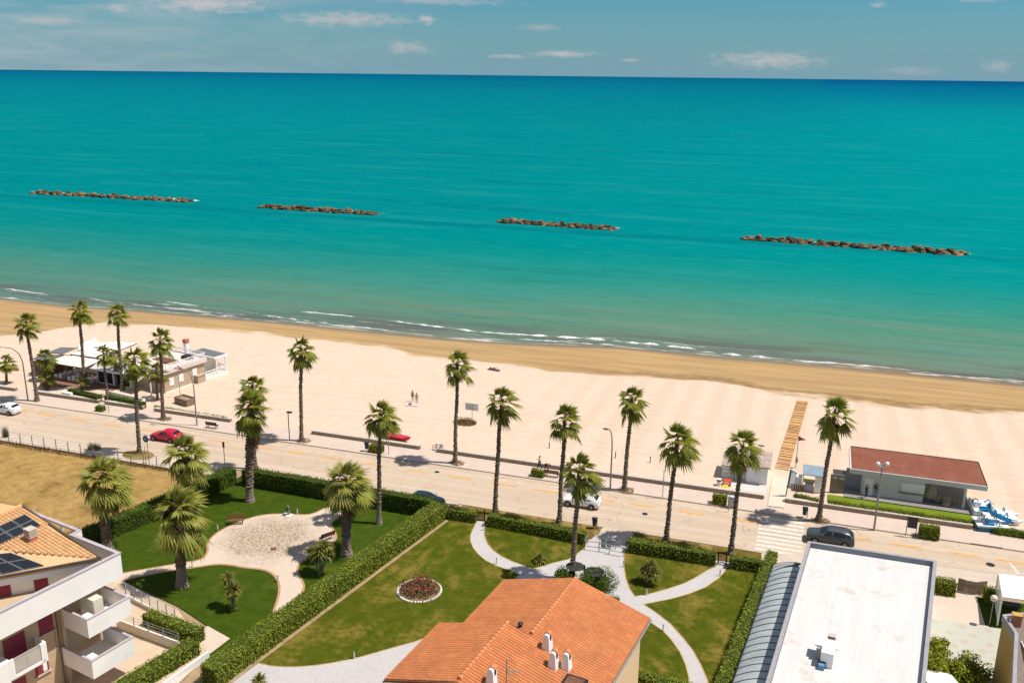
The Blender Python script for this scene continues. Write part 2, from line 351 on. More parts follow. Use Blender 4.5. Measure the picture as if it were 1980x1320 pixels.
def sea_material():
    m, N, L, b = new_mat('sea_water', .45, .0)
    g, s = pos_xy(N, L); d = attr(N, 'shore')
    warp = noise_node(N, L, g.outputs['Position'], 1, 4, .55, (.02, .06, 0))
    big = noise_node(N, L, g.outputs['Position'], 1, 5, .6, (.006, .03, 0))
    dd = mth(N, L, 'MULTIPLY_ADD', mth(N, L, 'SUBTRACT', warp, .5), 18.0, d)
    dd = mth(N, L, 'MAXIMUM', mth(N, L, 'MINIMUM', dd, mth(N, L, 'MULTIPLY', d, 3.0)), 0.0)
    lg = mth(N, L, 'DIVIDE', mth(N, L, 'LOGARITHM', mth(N, L, 'ADD', dd, 1.0), 10.0), 4.8)
    T = [(0, (156, 134, 108)), (3, (128, 130, 116)), (9, (116, 144, 122)), (18, (106, 152, 128)), (30, (92, 156, 132)), (52, (60, 157, 140)), (82, (18, 155, 147)), (108, (0, 153, 152)),
         (130, (0, 151, 153)), (250, (0, 152, 155)), (700, (0, 149, 157)), (1800, (0, 136, 156)), (5000, (0, 116, 154)), (20000, (0, 92, 146))]
    c = ramp(N, L, lg, [(math.log10(k + 1) / 4.8, tuple(v * .60 for v in lin(*q))) for k, q in T])
    # streaks of clearer and murkier water, stretched along the coast
    far = mrange(N, L, d, 25, 70)
    c = cmix(N, L, mth(N, L, 'MULTIPLY', mrange(N, L, big, .52, .72), mth(N, L, 'MULTIPLY', far, .30)), c, (0.0, .075, .125))
    st = noise_node(N, L, g.outputs['Position'], 1, 6, .62, (.022, .16, 0))
    c = cmix(N, L, mth(N, L, 'MULTIPLY', mrange(N, L, st, .56, .78), mth(N, L, 'MULTIPLY', mrange(N, L, d, 110, 12), .42)), c, (.10, .19, .16))
    c = cmix(N, L, mth(N, L, 'MULTIPLY', mrange(N, L, st, .46, .26), mth(N, L, 'MULTIPLY', mrange(N, L, d, 160, 20), .35)), c, (.003, .10, .105))
    # dark band of deeper water along the breakwater line
    bw = mth(N, L, 'ABSOLUTE', mth(N, L, 'SUBTRACT', s.outputs[1], 184.0)); bw = mth(N, L, 'MULTIPLY_ADD', mth(N, L, 'SUBTRACT', warp, .5), 14.0, bw)
    c = cmix(N, L, mth(N, L, 'MULTIPLY', mrange(N, L, bw, 6.5, 1.0), .26), c, (.0, .055, .10))
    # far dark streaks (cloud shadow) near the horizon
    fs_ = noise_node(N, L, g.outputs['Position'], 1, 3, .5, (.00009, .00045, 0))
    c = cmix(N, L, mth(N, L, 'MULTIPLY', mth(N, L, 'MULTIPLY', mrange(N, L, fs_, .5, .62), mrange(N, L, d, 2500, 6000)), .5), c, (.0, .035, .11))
    c = cmix(N, L, mrange(N, L, s.outputs[0], 60, -190, 0, .30), c, (0.0, .128, .145))
    c = cmix(N, L, mth(N, L, 'MULTIPLY', mrange(N, L, s.outputs[0], -20, 160), mth(N, L, 'MULTIPLY', mrange(N, L, d, 40, 90), mrange(N, L, d, 2500, 600, 0, .55))), c, (.0, .215, .22))
    # low swell lines rolling in, brown where they lift sand
    sw = noise_node(N, L, g.outputs['Position'], 1, 3, .5, (.012, .02, 0)); swp = mth(N, L, 'SINE', mth(N, L, 'MULTIPLY_ADD', sw, 16.0, mth(N, L, 'MULTIPLY', d, .62)))
    swm = noise_node(N, L, g.outputs['Position'], 1, 3, .5, (.02, .06, 4))
    c = cmix(N, L, mth(N, L, 'MULTIPLY', mth(N, L, 'MULTIPLY', mrange(N, L, swp, .72, .99), mrange(N, L, swm, .46, .62)), mth(N, L, 'MULTIPLY', mrange(N, L, d, 52, 26), mth(N, L, 'MULTIPLY', mrange(N, L, d, 2, 6), .42))), c, (.13, .125, .072))
    # wind chop and low swell: wave light and shade painted into the colour
    chop = noise_node(N, L, g.outputs['Position'], 1, 6, .7, (.10, .42, 0)); chop2 = noise_node(N, L, g.outputs['Position'], 1, 5, .65, (.012, .07, 0))
    c = cmix(N, L, mth(N, L, 'MULTIPLY', mrange(N, L, chop, .50, .74), .26), c, (.04, .25, .25)); c = cmix(N, L, mth(N, L, 'MULTIPLY', mrange(N, L, chop, .48, .28), .30), c, (.0, .085, .11))
    c = cmix(N, L, mth(N, L, 'MULTIPLY', mrange(N, L, chop2, .50, .70), .22), c, (.03, .24, .25))
    # sandy plumes stirred up close to the beach, more to the right
    pl = noise_node(N, L, g.outputs['Position'], 1, 5, .6, (.018, .12, 0)); rgt = mrange(N, L, s.outputs[0], -60, 60, .45, 1.0)
    c = cmix(N, L, mth(N, L, 'MULTIPLY', mth(N, L, 'MULTIPLY', mrange(N, L, pl, .40, .66), mrange(N, L, d, 60, 10)), mth(N, L, 'MULTIPLY', rgt, .75)), c, (.135, .205, .16))
    pl2 = noise_node(N, L, g.outputs['Position'], 1, 5, .65, (.03, .20, 0)); c = cmix(N, L, mth(N, L, 'MULTIPLY', mth(N, L, 'MULTIPLY', mrange(N, L, pl2, .46, .60), mth(N, L, 'MULTIPLY', mrange(N, L, d, 17, 7), mrange(N, L, d, .5, 3))), .62), c, (.085, .082, .088))
    # swash: thin lacy foam close to the sand
    w1 = noise_node(N, L, g.outputs['Position'], 1, 6, .7, (.16, .75, 0)); w2 = noise_node(N, L, g.outputs['Position'], 1, 5, .7, (.05, .22, 0))
    fo = mth(N, L, 'MULTIPLY', mrange(N, L, w1, .58, .68), mth(N, L, 'MULTIPLY', mrange(N, L, d, 9, 2), mrange(N, L, w2, .44, .62)))
    edge = mth(N, L, 'MULTIPLY', mrange(N, L, mth(N, L, 'ABSOLUTE', mth(N, L, 'SUBTRACT', d, mth(N, L, 'MULTIPLY', w2, 1.6))), .42, .05), mrange(N, L, w1, .42, .60))
    for cc, wd_, op in ((1.6, .55, .9), (3.6, .45, .8), (6.2, .35, .65)):
        ln = mth(N, L, 'ABSOLUTE', mth(N, L, 'SUBTRACT', mth(N, L, 'MULTIPLY_ADD', mth(N, L, 'SUBTRACT', w2, .5), 7.0, d), cc)); on = mrange(N, L, noise_node(N, L, g.outputs['Position'], 1, 3, .5, (.025, .03 * cc, 0)), .50, .60)
        fo = mth(N, L, 'ADD', fo, mth(N, L, 'MULTIPLY', mth(N, L, 'MULTIPLY', mrange(N, L, ln, wd_, .05), mrange(N, L, w1, .40, .58)), mth(N, L, 'MULTIPLY', on, op)))
    fo = mth(N, L, 'MINIMUM', mth(N, L, 'ADD', fo, mth(N, L, 'MULTIPLY', edge, .6)), .85)
    c = cmix(N, L, fo, c, (.62, .57, .50))
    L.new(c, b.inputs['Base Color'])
    h1 = noise_node(N, L, g.outputs['Position'], 1, 5, .62, (.28, .85, 0)); h2 = noise_node(N, L, g.outputs['Position'], 1, 4, .6, (.04, .14, 0))
    bump(N, L, b, mth(N, L, 'ADD', h1, mth(N, L, 'MULTIPLY', h2, 2.4)), .42, .6)
    return m
def sand_material():
    m, N, L, b = new_mat('beach_sand', .9, .12)
    g, s = pos_xy(N, L); wet = attr(N, 'wet'); shore = attr(N, 'shore')
    P = g.outputs['Position']
    n1 = noise_node(N, L, P, 1, 6, .62, (.09, .22, .1)); n2 = noise_node(N, L, P, .9, 6, .65); n3 = noise_node(N, L, P, 1, 5, .6, (.05, .55, .1))
    w = mth(N, L, 'MULTIPLY_ADD', mth(N, L, 'SUBTRACT', n1, .5), 9.0, wet)
    dry = cmix(N, L, mrange(N, L, n2, .3, .7), (.57, .44, .335), (.63, .495, .38))
    # raked strips running down to the water
    sx = mth(N, L, 'SINE', mth(N, L, 'MULTIPLY_ADD', noise_node(N, L, P, 1, 2, .5, (.3, .06, 0)), 1.6, mth(N, L, 'MULTIPLY', s.outputs[0], 1.55)))
    rake = mth(N, L, 'MULTIPLY', mrange(N, L, sx, -.3, .6), mth(N, L, 'MULTIPLY', mrange(N, L, s.outputs[0], -12, 8), mrange(N, L, s.outputs[1], 4, 9)))
    dry = cmix(N, L, mth(N, L, 'MULTIPLY', rake, .5), dry, (.54, .41, .30))
    # tracks and scuffs
    dry = cmix(N, L, mth(N, L, 'MULTIPLY', mrange(N, L, noise_node(N, L, P, 1, 8, .75, (1.1, 1.6, 0)), .60, .75), .35), dry, (.40, .31, .22))
    wob = noise_node(N, L, P, 1, 3, .5, (.012, .03, 0))
    for y0, amp, gap, st_ in ((16, 22, 1.9, .30), (26, 30, 1.7, .24), (9, 12, 1.8, .24)):
        for off in (0, gap):
            tr = mth(N, L, 'ABSOLUTE', mth(N, L, 'SUBTRACT', mth(N, L, 'MULTIPLY_ADD', mth(N, L, 'SUBTRACT', wob, .5), float(amp), s.outputs[1]), y0 + off))
            dry = cmix(N, L, mth(N, L, 'MULTIPLY', mth(N, L, 'MULTIPLY', mrange(N, L, tr, .34, .12), mrange(N, L, n2, .38, .58)), st_), dry, (.40, .30, .21))
    damp = cmix(N, L, mrange(N, L, n3, .35, .65), (.43, .28, .128), (.34, .22, .103))
    tide = mth(N, L, 'MULTIPLY', mth(N, L, 'MULTIPLY', mrange(N, L, mth(N, L, 'ABSOLUTE', mth(N, L, 'SUBTRACT', w, 1.6)), 2.2, .3), mrange(N, L, s.outputs[0], -25, 22)), mrange(N, L, noise_node(N, L, P, 1, 6, .7, (.5, 1.4, 0)), .30, .62))
    damp = cmix(N, L, mth(N, L, 'MULTIPLY', tide, .8), damp, (.19, .115, .048))
    damp = cmix(N, L, mrange(N, L, shore, 2.2, .1), damp, (.20, .15, .105))
    c = cmix(N, L, mrange(N, L, w, -1.3, 1.0), dry, damp)
    L.new(c, b.inputs['Base Color'])
    bump(N, L, b, noise_node(N, L, P, 2.2, 5, .65), .3, .12)
    return m
def road_material():
    m, N, L, b = new_mat('worn_asphalt', .85, .2)
    g, s = pos_xy(N, L); P = g.outputs['Position']
    n1 = noise_node(N, L, P, 1, 5, .6, (.05, .9, 1)); n2 = noise_node(N, L, P, .35, 6, .65); n3 = noise_node(N, L, P, 14, 3, .6)
    c = cmix(N, L, mrange(N, L, n1, .34, .66), (.475, .365, .265), (.545, .43, .325))
    c = cmix(N, L, mth(N, L, 'MULTIPLY', mrange(N, L, n2, .52, .72), .5), c, (.43, .33, .24))
    c = cmix(N, L, mth(N, L, 'MULTIPLY', mrange(N, L, n3, .5, .8), .25), c, (.3, .25, .2))
    # tyre-polished tracks
    for yy in (-6.1, -7.6):
        t = mrange(N, L, mth(N, L, 'ABSOLUTE', mth(N, L, 'SUBTRACT', s.outputs[1], yy)), .6, .1)
        c = cmix(N, L, mth(N, L, 'MULTIPLY', t, mth(N, L, 'MULTIPLY', mrange(N, L, n1, .3, .7), .38)), c, (.40, .305, .225))
    # cracks
    vo = N.new('ShaderNodeTexVoronoi'); vo.feature = 'DISTANCE_TO_EDGE'; vo.inputs['Scale'].default_value = .16
    wv = N.new('ShaderNodeVectorMath'); wv.operation = 'ADD'; nn = N.new('ShaderNodeTexNoise'); nn.inputs['Scale'].default_value = .5; nn.inputs['Detail'].default_value = 5; L.new(P, nn.inputs['Vector']); L.new(P, wv.inputs[0])
    sc = N.new('ShaderNodeVectorMath'); sc.operation = 'SCALE'; sc.inputs['Scale'].default_value = 3.0; L.new(nn.outputs['Color'], sc.inputs[0]); L.new(sc.outputs[0], wv.inputs[1]); L.new(wv.outputs[0], vo.inputs['Vector'])
    c = cmix(N, L, mth(N, L, 'MULTIPLY', mrange(N, L, vo.outputs['Distance'], .008, .002), .45), c, (.22, .18, .14))
    L.new(c, b.inputs['Base Color']); bump(N, L, b, n3, .15, .02)
    return m
def grass_material(name, a, bcol, dry, dry_lo, dry_hi, mow=None):
    m, N, L, b = new_mat(name, .9, .08)
    g, s = pos_xy(N, L); P = g.outputs['Position']
    n1 = noise_node(N, L, P, .9, 6, .68); n2 = noise_node(N, L, P, .22, 6, .65); n3 = noise_node(N, L, P, 7, 4, .7)
    c = cmix(N, L, mrange(N, L, n1, .32, .68), a, bcol)
    c = cmix(N, L, mrange(N, L, mth(N, L, 'MULTIPLY_ADD', mth(N, L, 'SUBTRACT', n1, .5), .5, n2), dry_lo, dry_hi), c, dry)
    c = cmix(N, L, mth(N, L, 'MULTIPLY', mrange(N, L, n3, .45, .75), .5), c, tuple(k * .55 for k in a))
    L.new(c, b.inputs['Base Color']); bump(N, L, b, n3, .7, .08)
    return m
def paving_material(name, a, bcol, joint, sx, sy, rot=0.0, offset=.5, mottle=.3):
    m, N, L, b = new_mat(name, .85, .2)
    tc = N.new('ShaderNodeNewGeometry'); mp = N.new('ShaderNodeMapping'); mp.inputs['Rotation'].default_value = (0, 0, rot); L.new(tc.outputs['Position'], mp.inputs[0])
    br = N.new('ShaderNodeTexBrick'); br.inputs['Scale'].default_value = 1; br.inputs['Brick Width'].default_value = sx; br.inputs['Row Height'].default_value = sy; br.inputs['Mortar Size'].default_value = .012; br.offset = offset
    br.inputs['Color1'].default_value = (*a, 1); br.inputs['Color2'].default_value = (*bcol, 1); br.inputs['Mortar'].default_value = (*joint, 1); L.new(mp.outputs[0], br.inputs[0])
    n = noise_node(N, L, tc.outputs['Position'], .5, 6, .65); n2 = noise_node(N, L, tc.outputs['Position'], 5, 4, .6)
    c = cmix(N, L, mth(N, L, 'MULTIPLY', mrange(N, L, n, .45, .72), mottle), br.outputs[0], tuple(k * .78 for k in a))
    c = cmix(N, L, mth(N, L, 'MULTIPLY', mrange(N, L, n2, .5, .8), .2), c, tuple(k * .6 for k in a))
    L.new(c, b.inputs['Base Color']); bump(N, L, b, n2, .15, .02)
    return m
K['sea'] = sea_material(); K['sand'] = sand_material(); K['road'] = road_material()
K['lawn_deep'] = grass_material('watered_lawn', (.034, .062, .003), (.054, .086, .005), (.11, .11, .012), .56, .78)
K['lawn_olive'] = grass_material('sunburnt_lawn', (.052, .072, .003), (.092, .098, .006), (.21, .155, .030), .46, .72)
K['lawn_verge'] = grass_material('verge_grass', (.12, .085, .015), (.20, .135, .03), (.30, .2, .07), .46, .66)
K['dry_field'] = grass_material('dry_grass_field', (.30, .185, .058), (.44, .285, .105), (.20, .125, .038), .50, .68)
K['grass_bright'] = grass_material('bright_turf', (.13, .20, .012), (.17, .23, .02), (.24, .25, .06), .6, .8)
K['promenade'] = paving_material('promenade_paving', (.56, .445, .37), (.60, .48, .40), (.47, .37, .31), .4, .2)
K['side_pave'] = paving_material('pale_pavement', (.52, .43, .345), (.57, .475, .385), (.44, .36, .29), .5, .5)
K['garden_pave'] = paving_material('grey_garden_paving', (.47, .445, .435), (.53, .50, .485), (.36, .33, .33), .30, .15, .25, .5, .25)
K['plaza'] = paving_material('pinkish_gravel_paving', (.56, .455, .365), (.61, .50, .41), (.5, .4, .32), .35, .2, .9, .5, .2)
K['edging'] = M('terracotta_edging', (.42, .235, .13), .9, .2, 4)
K['edging_pale'] = M('ochre_edging', (.46, .31, .15), .9, .2, 4)
K['earth'] = M('bare_earth', (.33, .235, .135), .95, .25, 1.2, bump=.4)
K['paint_white'] = M('road_paint_white', (.62, .565, .49), .8, .22, 2.5, detail=8)
K['paint_faint'] = M('worn_road_paint', (.50, .45, .385), .8, .2, 2)
K['paint_orange'] = M('road_paint_orange', (.66, .30, .055), .8, .2, 2)
K['kerb'] = M('kerb_stone', (.50, .43, .36), .85, .15, 3, bump=.2)

def sheet(name, pts, z, mat, th=None):
    mb = MB(); mb.add([(p[0], p[1], z) for p in pts], [tuple(range(len(pts)))])
    o = mb.build(name, mat); me = o.data
    if me.polygons[0].normal.z < 0: me.flip_normals()
    o['kind'] = 'structure'; return o
def offset_poly(pts, d):
    p = [Vector((q[0], q[1])) for q in pts]; n = len(p)
    area = sum(p[i - 1].x * p[i].y - p[i].x * p[i - 1].y for i in range(n))
    if area < 0: d = -d
    out = []
    for i in range(n):
        a = (p[i] - p[i - 1]).normalized(); b = (p[(i + 1) % n] - p[i]).normalized()
        na = Vector((a.y, -a.x)); nb = Vector((b.y, -b.x)); t = na + nb
        if t.length < .2: t = na * 1.0
        k = t.normalized(); out.append(p[i] + k * d / max(.5, k.dot(na)))
    return out
def smooth_closed(pts, it=2):
    p = [Vector((q[0], q[1])) for q in pts]
    for _ in range(it):
        q = []
        for i in range(len(p)):
            a, b = p[i], p[(i + 1) % len(p)]; q += [a * .75 + b * .25, a * .25 + b * .75]
        p = q
    return p
def WP(pts, z=0): return [W(x, y, z) for x, y in pts]

YK, YW0, YW1 = -2.2, 1.25, 1.75          # promenade kerb, low wall near and far face
# the ground: one big land sheet, the beach, the sea
mb = MB(); mb.add([(-3000, -3000, -.08), (3000, -3000, -.08), (3000, 2.2, -.08), (-3000, 2.2, -.08)], [(0, 1, 2, 3)]); structure('ground', mb, K['earth'])
xs = [-3000, -1200, -600, -420, -330] + frange(-280, 150, 1.6) + [200, 300, 600, 1200, 3000]; ys = frange(1.5, 76, .8)
grid_mesh('beach', xs, ys, lambda x, y: sand_z(x, y) + (0.06 * noise.noise((x * .35, y * .35, 1)) if -280 < x < 150 else 0) * (1 if y < 40 else .25),
          {'wet': lambda x, y: y - wet_y(x), 'shore': lambda x, y: shore_y(x) - y}, K['sand'])
xs = [-90000, -30000, -8000, -3000, -1200, -600, -400] + frange(-300, 200, 4) + [300, 500, 1000, 3000, 10000, 30000, 90000]
ys = frange(43, 70, .75) + frange(74, 300, 6) + [350, 420, 520, 700, 1000, 1600, 2600, 4500, 8000, 15000, 30000, 60000, 120000]
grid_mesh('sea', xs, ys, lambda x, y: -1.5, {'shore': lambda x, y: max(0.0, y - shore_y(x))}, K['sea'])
# road, kerbs and pavements
NEAR = [(-3000, -12.2), (-90, -12.2), (-43, -11.6), (29, -11.5), (34, -10.4), (40, -8.4), (60, -8.2), (3000, -8.2)]
LINE = [(-400, -13), (-90, -11.3), (-68, -10.9), (-48, -10.0), (-5, -9.2), (13, -8.75), (28, -8.7), (38, -8.0), (54, -7.3), (400, -7.3)]
sheet('road', [(-3000, YK)] + [(x, y) for x, y in NEAR] + [(3000, YK)], 0.0, K['road'])
mb = MB(); mb.box(-3000, 3000, YK + .16, YW1 + .3, -.06, .12, 0); structure('promenade_pavement', mb, [K['promenade']])
mb = MB(); mb.box(-3000, 50.6, YK, YK + .16, -.06, .13); mb.box(53.6, 3000, YK, YK + .16, -.06, .13); structure('kerb', mb, [K['kerb']])
mb = MB(); mb.prism([(-3000, -12.2), (-90, -12.2), (-43, -11.6), (-33, -11.6), (-33, -14.2), (-3000, -14.2)], -.06, .10); structure('near_pavement', mb, [K['side_pave']])
mb = MB(); mb.prism([(29.6, -11.5), (34, -10.4), (40, -8.4), (60, -8.2), (3000, -8.2), (3000, -11.0), (60, -11.0), (46, -11.2), (34, -13.2), (29.6, -13.6)], -.06, .08); structure('pavement', mb, [K['side_pave']])
# road markings
mb = MB(); zm = .006
for px, py in [(44, 791), (93, 799), (159, 809), (225, 819), (285, 828), (429, 851), (509, 863), (575.5, 873.5), (647, 884), (728, 897), (809, 909), (890, 922), (975, 935), (1056, 949), (1170, 962), (1241, 978), (1336, 993), (1446, 1010), (1655, 1045), (1752, 1060), (1865, 1078), (1960, 1093)]:
    p = W(px, py); y = -4.75; h = 1.65
    mb.add([(p.x - h, y, zm), (p.x - h + .5, y - .15, zm), (p.x + h - .5, y - .15, zm), (p.x + h, y, zm), (p.x + h - .5, y + .15, zm), (p.x - h + .5, y + .15, zm)], [(0, 1, 2, 3, 4, 5)], 2)
x = -150.0
while x < 90:
    if not (29.0 < x < 34.6):
        mb.quad((x, -3.55, zm), (x + 1.0, -3.55, zm), (x + 1.0, -3.43, zm), (x, -3.43, zm), 0)
    x += 2.05
for (xa, ya), (xb, yb) in zip(LINE, LINE[1:]):
    for k in range(12):
        x0 = xa + (xb - xa) * k / 12; x1 = xa + (xb - xa) * (k + 1) / 12; y0 = ya + (yb - ya) * k / 12; y1 = ya + (yb - ya) * (k + 1) / 12
        if 28.6 < x0 < 34.2: continue
        mb.quad((x0, y0 - .07, zm), (x1, y1 - .07, zm), (x1, y1 + .07, zm), (x0, y0 + .07, zm), 1)
for k in range(9):
    y = -2.95 - k * .92; mb.quad((29.6, y - .5, zm + .004), (34.2, y - .5, zm + .004), (34.2, y, zm + .004), (29.6, y, zm + .004), 0)
def ring_mark(cx, cy, r0, r1, n=14):
    for j in range(n):
        a, b = 2 * math.pi * j / n, 2 * math.pi * (j + 1) / n
        mb.quad((cx + r0 * math.cos(a), cy + r0 * math.sin(a), zm), (cx + r1 * math.cos(a), cy + r1 * math.sin(a), zm), (cx + r1 * math.cos(b), cy + r1 * math.sin(b), zm), (cx + r0 * math.cos(b), cy + r0 * math.sin(b), zm), 1)
for px, py in [(88, 811), (165, 821), (1329, 1007), (1442, 1025)]:
    p = W(px, py); ring_mark(p.x - .45, p.y - .1, .22, .32); ring_mark(p.x + .45, p.y - .1, .22, .32)
    for a, b in (((-.45, -.1), (-.1, .35)), ((-.1, .35), (.35, .35)), ((.35, .35), (.45, -.1)), ((-.45, -.1), (.1, -.1)), ((.1, -.1), (.35, .35))):
        A = Vector((p.x + a[0], p.y + a[1], zm)); B = Vector((p.x + b[0], p.y + b[1], zm)); n = (B - A).cross(Vector((0, 0, 1))).normalized() * .05
        mb.quad(A - n, A + n, B + n, B - n, 1)
mb.quad((54.2, -7.3, zm), (54.45, -7.3, zm), (53.9, -4.9, zm), (53.7, -4.9, zm), 0)
structure('road_marking', mb, [K['paint_white'], K['paint_faint'], K['paint_orange']])
mb = MB()
for px, py, s in [(1247, 993, .32), (1770, 1034, 0), (1915, 1091, .42), (845, 912, .3), (560, 848, 0), (180, 783, 0)]:
    p = W(px, py)
    if s > 0: mb.lathe([(s, .004), (s, .010)], 16, 0, Matrix.Translation((p.x, p.y, 0)))
structure('manhole_cover', mb, [K['dark']])

# breaking wavelets along the shore: low foam ridges with ragged width
mb = MB()
def surf(pts, w, amp=.5):
    P = [W(x, y, -1.46) for x, y in pts]; L = []
    for a, b in zip(P, P[1:]):
        k = max(2, int((b - a).length / .25))
        L += [a.lerp(b, i / k) for i in range(k)]
    L.append(P[-1]); n = len(L); prev = None
    for i, p in enumerate(L):
        e = min(1, i / 10, (n - 1 - i) / 10)
        f = max(0.0, .62 + amp * 1.9 * noise.noise((p.x * .42, p.y * .3, 3))) * e
        hw = w * f * .5 * (.35 + 1.5 * abs(noise.noise((p.x * 1.3, 0, 2)))) + .005; hs_ = w * f * .5 * (.2 + 1.9 * abs(noise.noise((p.x * 1.1, 5, 7)))) + .005; cx = p.y + .30 * noise.noise((p.x * .25, 0, 9)) + .12 * noise.noise((p.x * 1.2, 3, 9))
        cur = (Vector((p.x, cx - hw, -1.492)), Vector((p.x, cx, -1.50 + .20 * f + .02)), Vector((p.x, cx + hs_, -1.492)))
        if prev: mb.quad(prev[0], cur[0], cur[1], prev[1]); mb.quad(prev[1], cur[1], cur[2], prev[2])
        prev = cur
surf([(6, 557), (50, 564), (95, 569.5)], .75, .35); surf([(320, 582.5), (352, 587), (386, 591)], .75, .35); surf([(580, 601.5), (635, 607), (690, 612.5)], .75, .35)
surf([(748, 619), (819, 628), (900, 638), (926, 642)], .7, .6); surf([(926, 642), (991, 645.5), (1077, 651), (1148, 655), (1203, 660), (1289, 668), (1350, 675)], .95, .9)
for (xa, ya), (xb, yb) in (((60, 371), (390, 390)), ((505, 399), (745, 414)), ((962, 427), (1205, 443)), ((1430, 459), (1885, 493))):
    surf([(xa + (xb - xa) * k / 6, ya + (yb - ya) * k / 6 - 1.5) for k in range(7)], 1.1, 1.5)
surf([(1350, 678), (1420, 686), (1500, 693), (1560, 699), (1640, 704), (1720, 711), (1800, 720)], .55, .8); surf([(1935, 735), (1982, 742)], .6, .4)
surf([(170, 576), (204, 581)], .5, .4); surf([(250, 587.5), (308, 594)], .45, .4); surf([(490, 604), (520, 611), (600, 621), (700, 633), (760, 640)], .5, .7); surf([(0, 575), (40, 577.5)], .4)
surf([(380, 606), (440, 611), (470, 613)], .35, .6); surf([(1000, 655), (1060, 659), (1130, 664), (1200, 668)], .5, .8)
structure('surf', mb, [M('sea_foam', (.78, .76, .72), .8, .1, 4, bump=.4)], smooth=True)

# ------------------------------------------------------------------ gardens: lawns and paths
# public park on the left
PARK = WP([(480, 915), (852, 975), (560, 1195), (400, 1335), (395, 1262), (440, 1235), (402, 1210), (345, 1172), (240, 1122), (180, 1075), (150, 1045)])
sheet('park_lawn', PARK, .02, K['lawn_deep'])
plaza = smooth_closed(WP([(667, 975), (648, 980), (630, 982), (607, 994), (587, 996.5), (556, 994), (511, 995), (473, 1005), (440, 1019), (415, 1034), (402, 1050), (405, 1064), (398, 1077), (385, 1084), (359, 1088), (300, 1098), (235, 1109), (205, 1118),
                         (225, 1130), (237, 1121), (280, 1111), (338, 1101), (380, 1095), (419, 1089), (450, 1091), (471, 1096), (509, 1099), (529, 1107), (541, 1122), (543, 1138), (540, 1158), (528, 1190), (560, 1190), (584, 1142), (586, 1130), (577, 1115), (571, 1100), (580, 1085), (605, 1072), (634, 1060),
                         (648, 1042), (648, 1033), (640, 1020), (638, 1010), (652, 999), (668, 990)]), 2)
sheet('plaza_edging', offset_poly(plaza, .22), .030, K['edging']); sheet('plaza', plaza, .042, K['plaza'])
def plaza_material():
    m, N, L, b = new_mat('gravel_plaza', .95, .1); g, s = pos_xy(N, L); P = g.outputs['Position']; c0 = W(520, 1040)
    dx = mth(N, L, 'SUBTRACT', s.outputs[0], c0.x); dy = mth(N, L, 'SUBTRACT', s.outputs[1], c0.y); r = mth(N, L, 'SQRT', mth(N, L, 'ADD', mth(N, L, 'POWER', mth(N, L, 'ABSOLUTE', dx), 2.0), mth(N, L, 'POWER', mth(N, L, 'ABSOLUTE', dy), 2.0)))
    big = noise_node(N, L, P, .45, 5, .65); fine = noise_node(N, L, P, 4.2, 8, .78)
    c = cmix(N, L, mrange(N, L, noise_node(N, L, P, 6, 4, .6), .35, .7), (.54, .435, .345), (.61, .50, .405))
    k = mth(N, L, 'MULTIPLY', mrange(N, L, mth(N, L, 'MULTIPLY_ADD', mth(N, L, 'SUBTRACT', big, .5), 7.0, r), 6.2, 2.5), mrange(N, L, fine, .40, .58))
    c = cmix(N, L, mth(N, L, 'MULTIPLY', k, .95), c, (.24, .185, .11)); L.new(c, b.inputs['Base Color']); bump(N, L, b, fine, .25, .03); return m
plaza_obj = bpy.data.objects['plaza']; plaza_obj.data.materials[0] = plaza_material()
sheet('gravel_path', WP([(395, 1212), (402, 1210), (445, 1234), (400, 1268), (330, 1335), (300, 1335)]), .028, K['plaza'])
# villa garden
sheet('garden_path', WP([(856, 990), (1500, 1085), (1400, 1340), (395, 1340), (470, 1285)]), .012, K['garden_pave'])
def lawn(pts, soft=1, mat='lawn_olive'):
    p = WP(pts); q = offset_poly(p, .10)
    sheet('lawn_edging', q, .024, K['edging_pale']); sheet('lawn', p, .036, K[mat])
lawn([(857, 992), (921, 1000), (920, 1010), (914, 1022), (909, 1034), (909, 1046), (915, 1060), (924, 1071), (938, 1083), (960, 1094), (984, 1102), (1004, 1109.5), (985, 1128), (960, 1180), (880, 1215), (840, 1226), (800, 1240), (770, 1248), (735, 1258), (700, 1268), (670, 1275), (640, 1280.5), (610, 1285), (580, 1287.5), (550, 1288), (525, 1286), (505, 1281.5), (488, 1279)])
lawn([(938, 1005), (1140, 1040), (1128, 1060), (1113, 1072), (1100, 1080), (1067, 1088), (1048, 1094), (1030, 1099), (1012, 1092), (992, 1085), (971, 1075), (955, 1064), (943, 1050), (937, 1034), (938, 1022)])
lawn([(1208, 1063), (1388, 1090), (1380, 1096), (1368, 1101), (1357, 1108), (1344, 1116), (1322, 1127), (1289, 1138), (1254, 1147.5), (1228, 1152), (1218, 1137), (1211, 1117), (1207, 1093)])
lawn([(1408, 1095), (1480, 1105), (1396, 1340), (1377, 1340), (1368, 1312), (1355, 1282), (1341, 1257), (1322, 1233), (1297, 1205), (1270, 1184), (1246, 1168), (1297, 1158), (1333, 1148), (1365, 1135), (1390, 1118), (1401, 1106)])
lawn([(1256, 1202), (1281, 1219), (1297, 1236), (1314, 1260), (1325, 1285), (1331, 1309), (1333, 1340), (1180, 1340), (1190, 1220)])
sheet('bare_strip', [(-2.35, -15.4), (-2.0, -15.4), (-5.75, -36.0), (-7.7, -47.0), (-8.2, -47.0), (-6.2, -36.2)], .046, K['earth'])
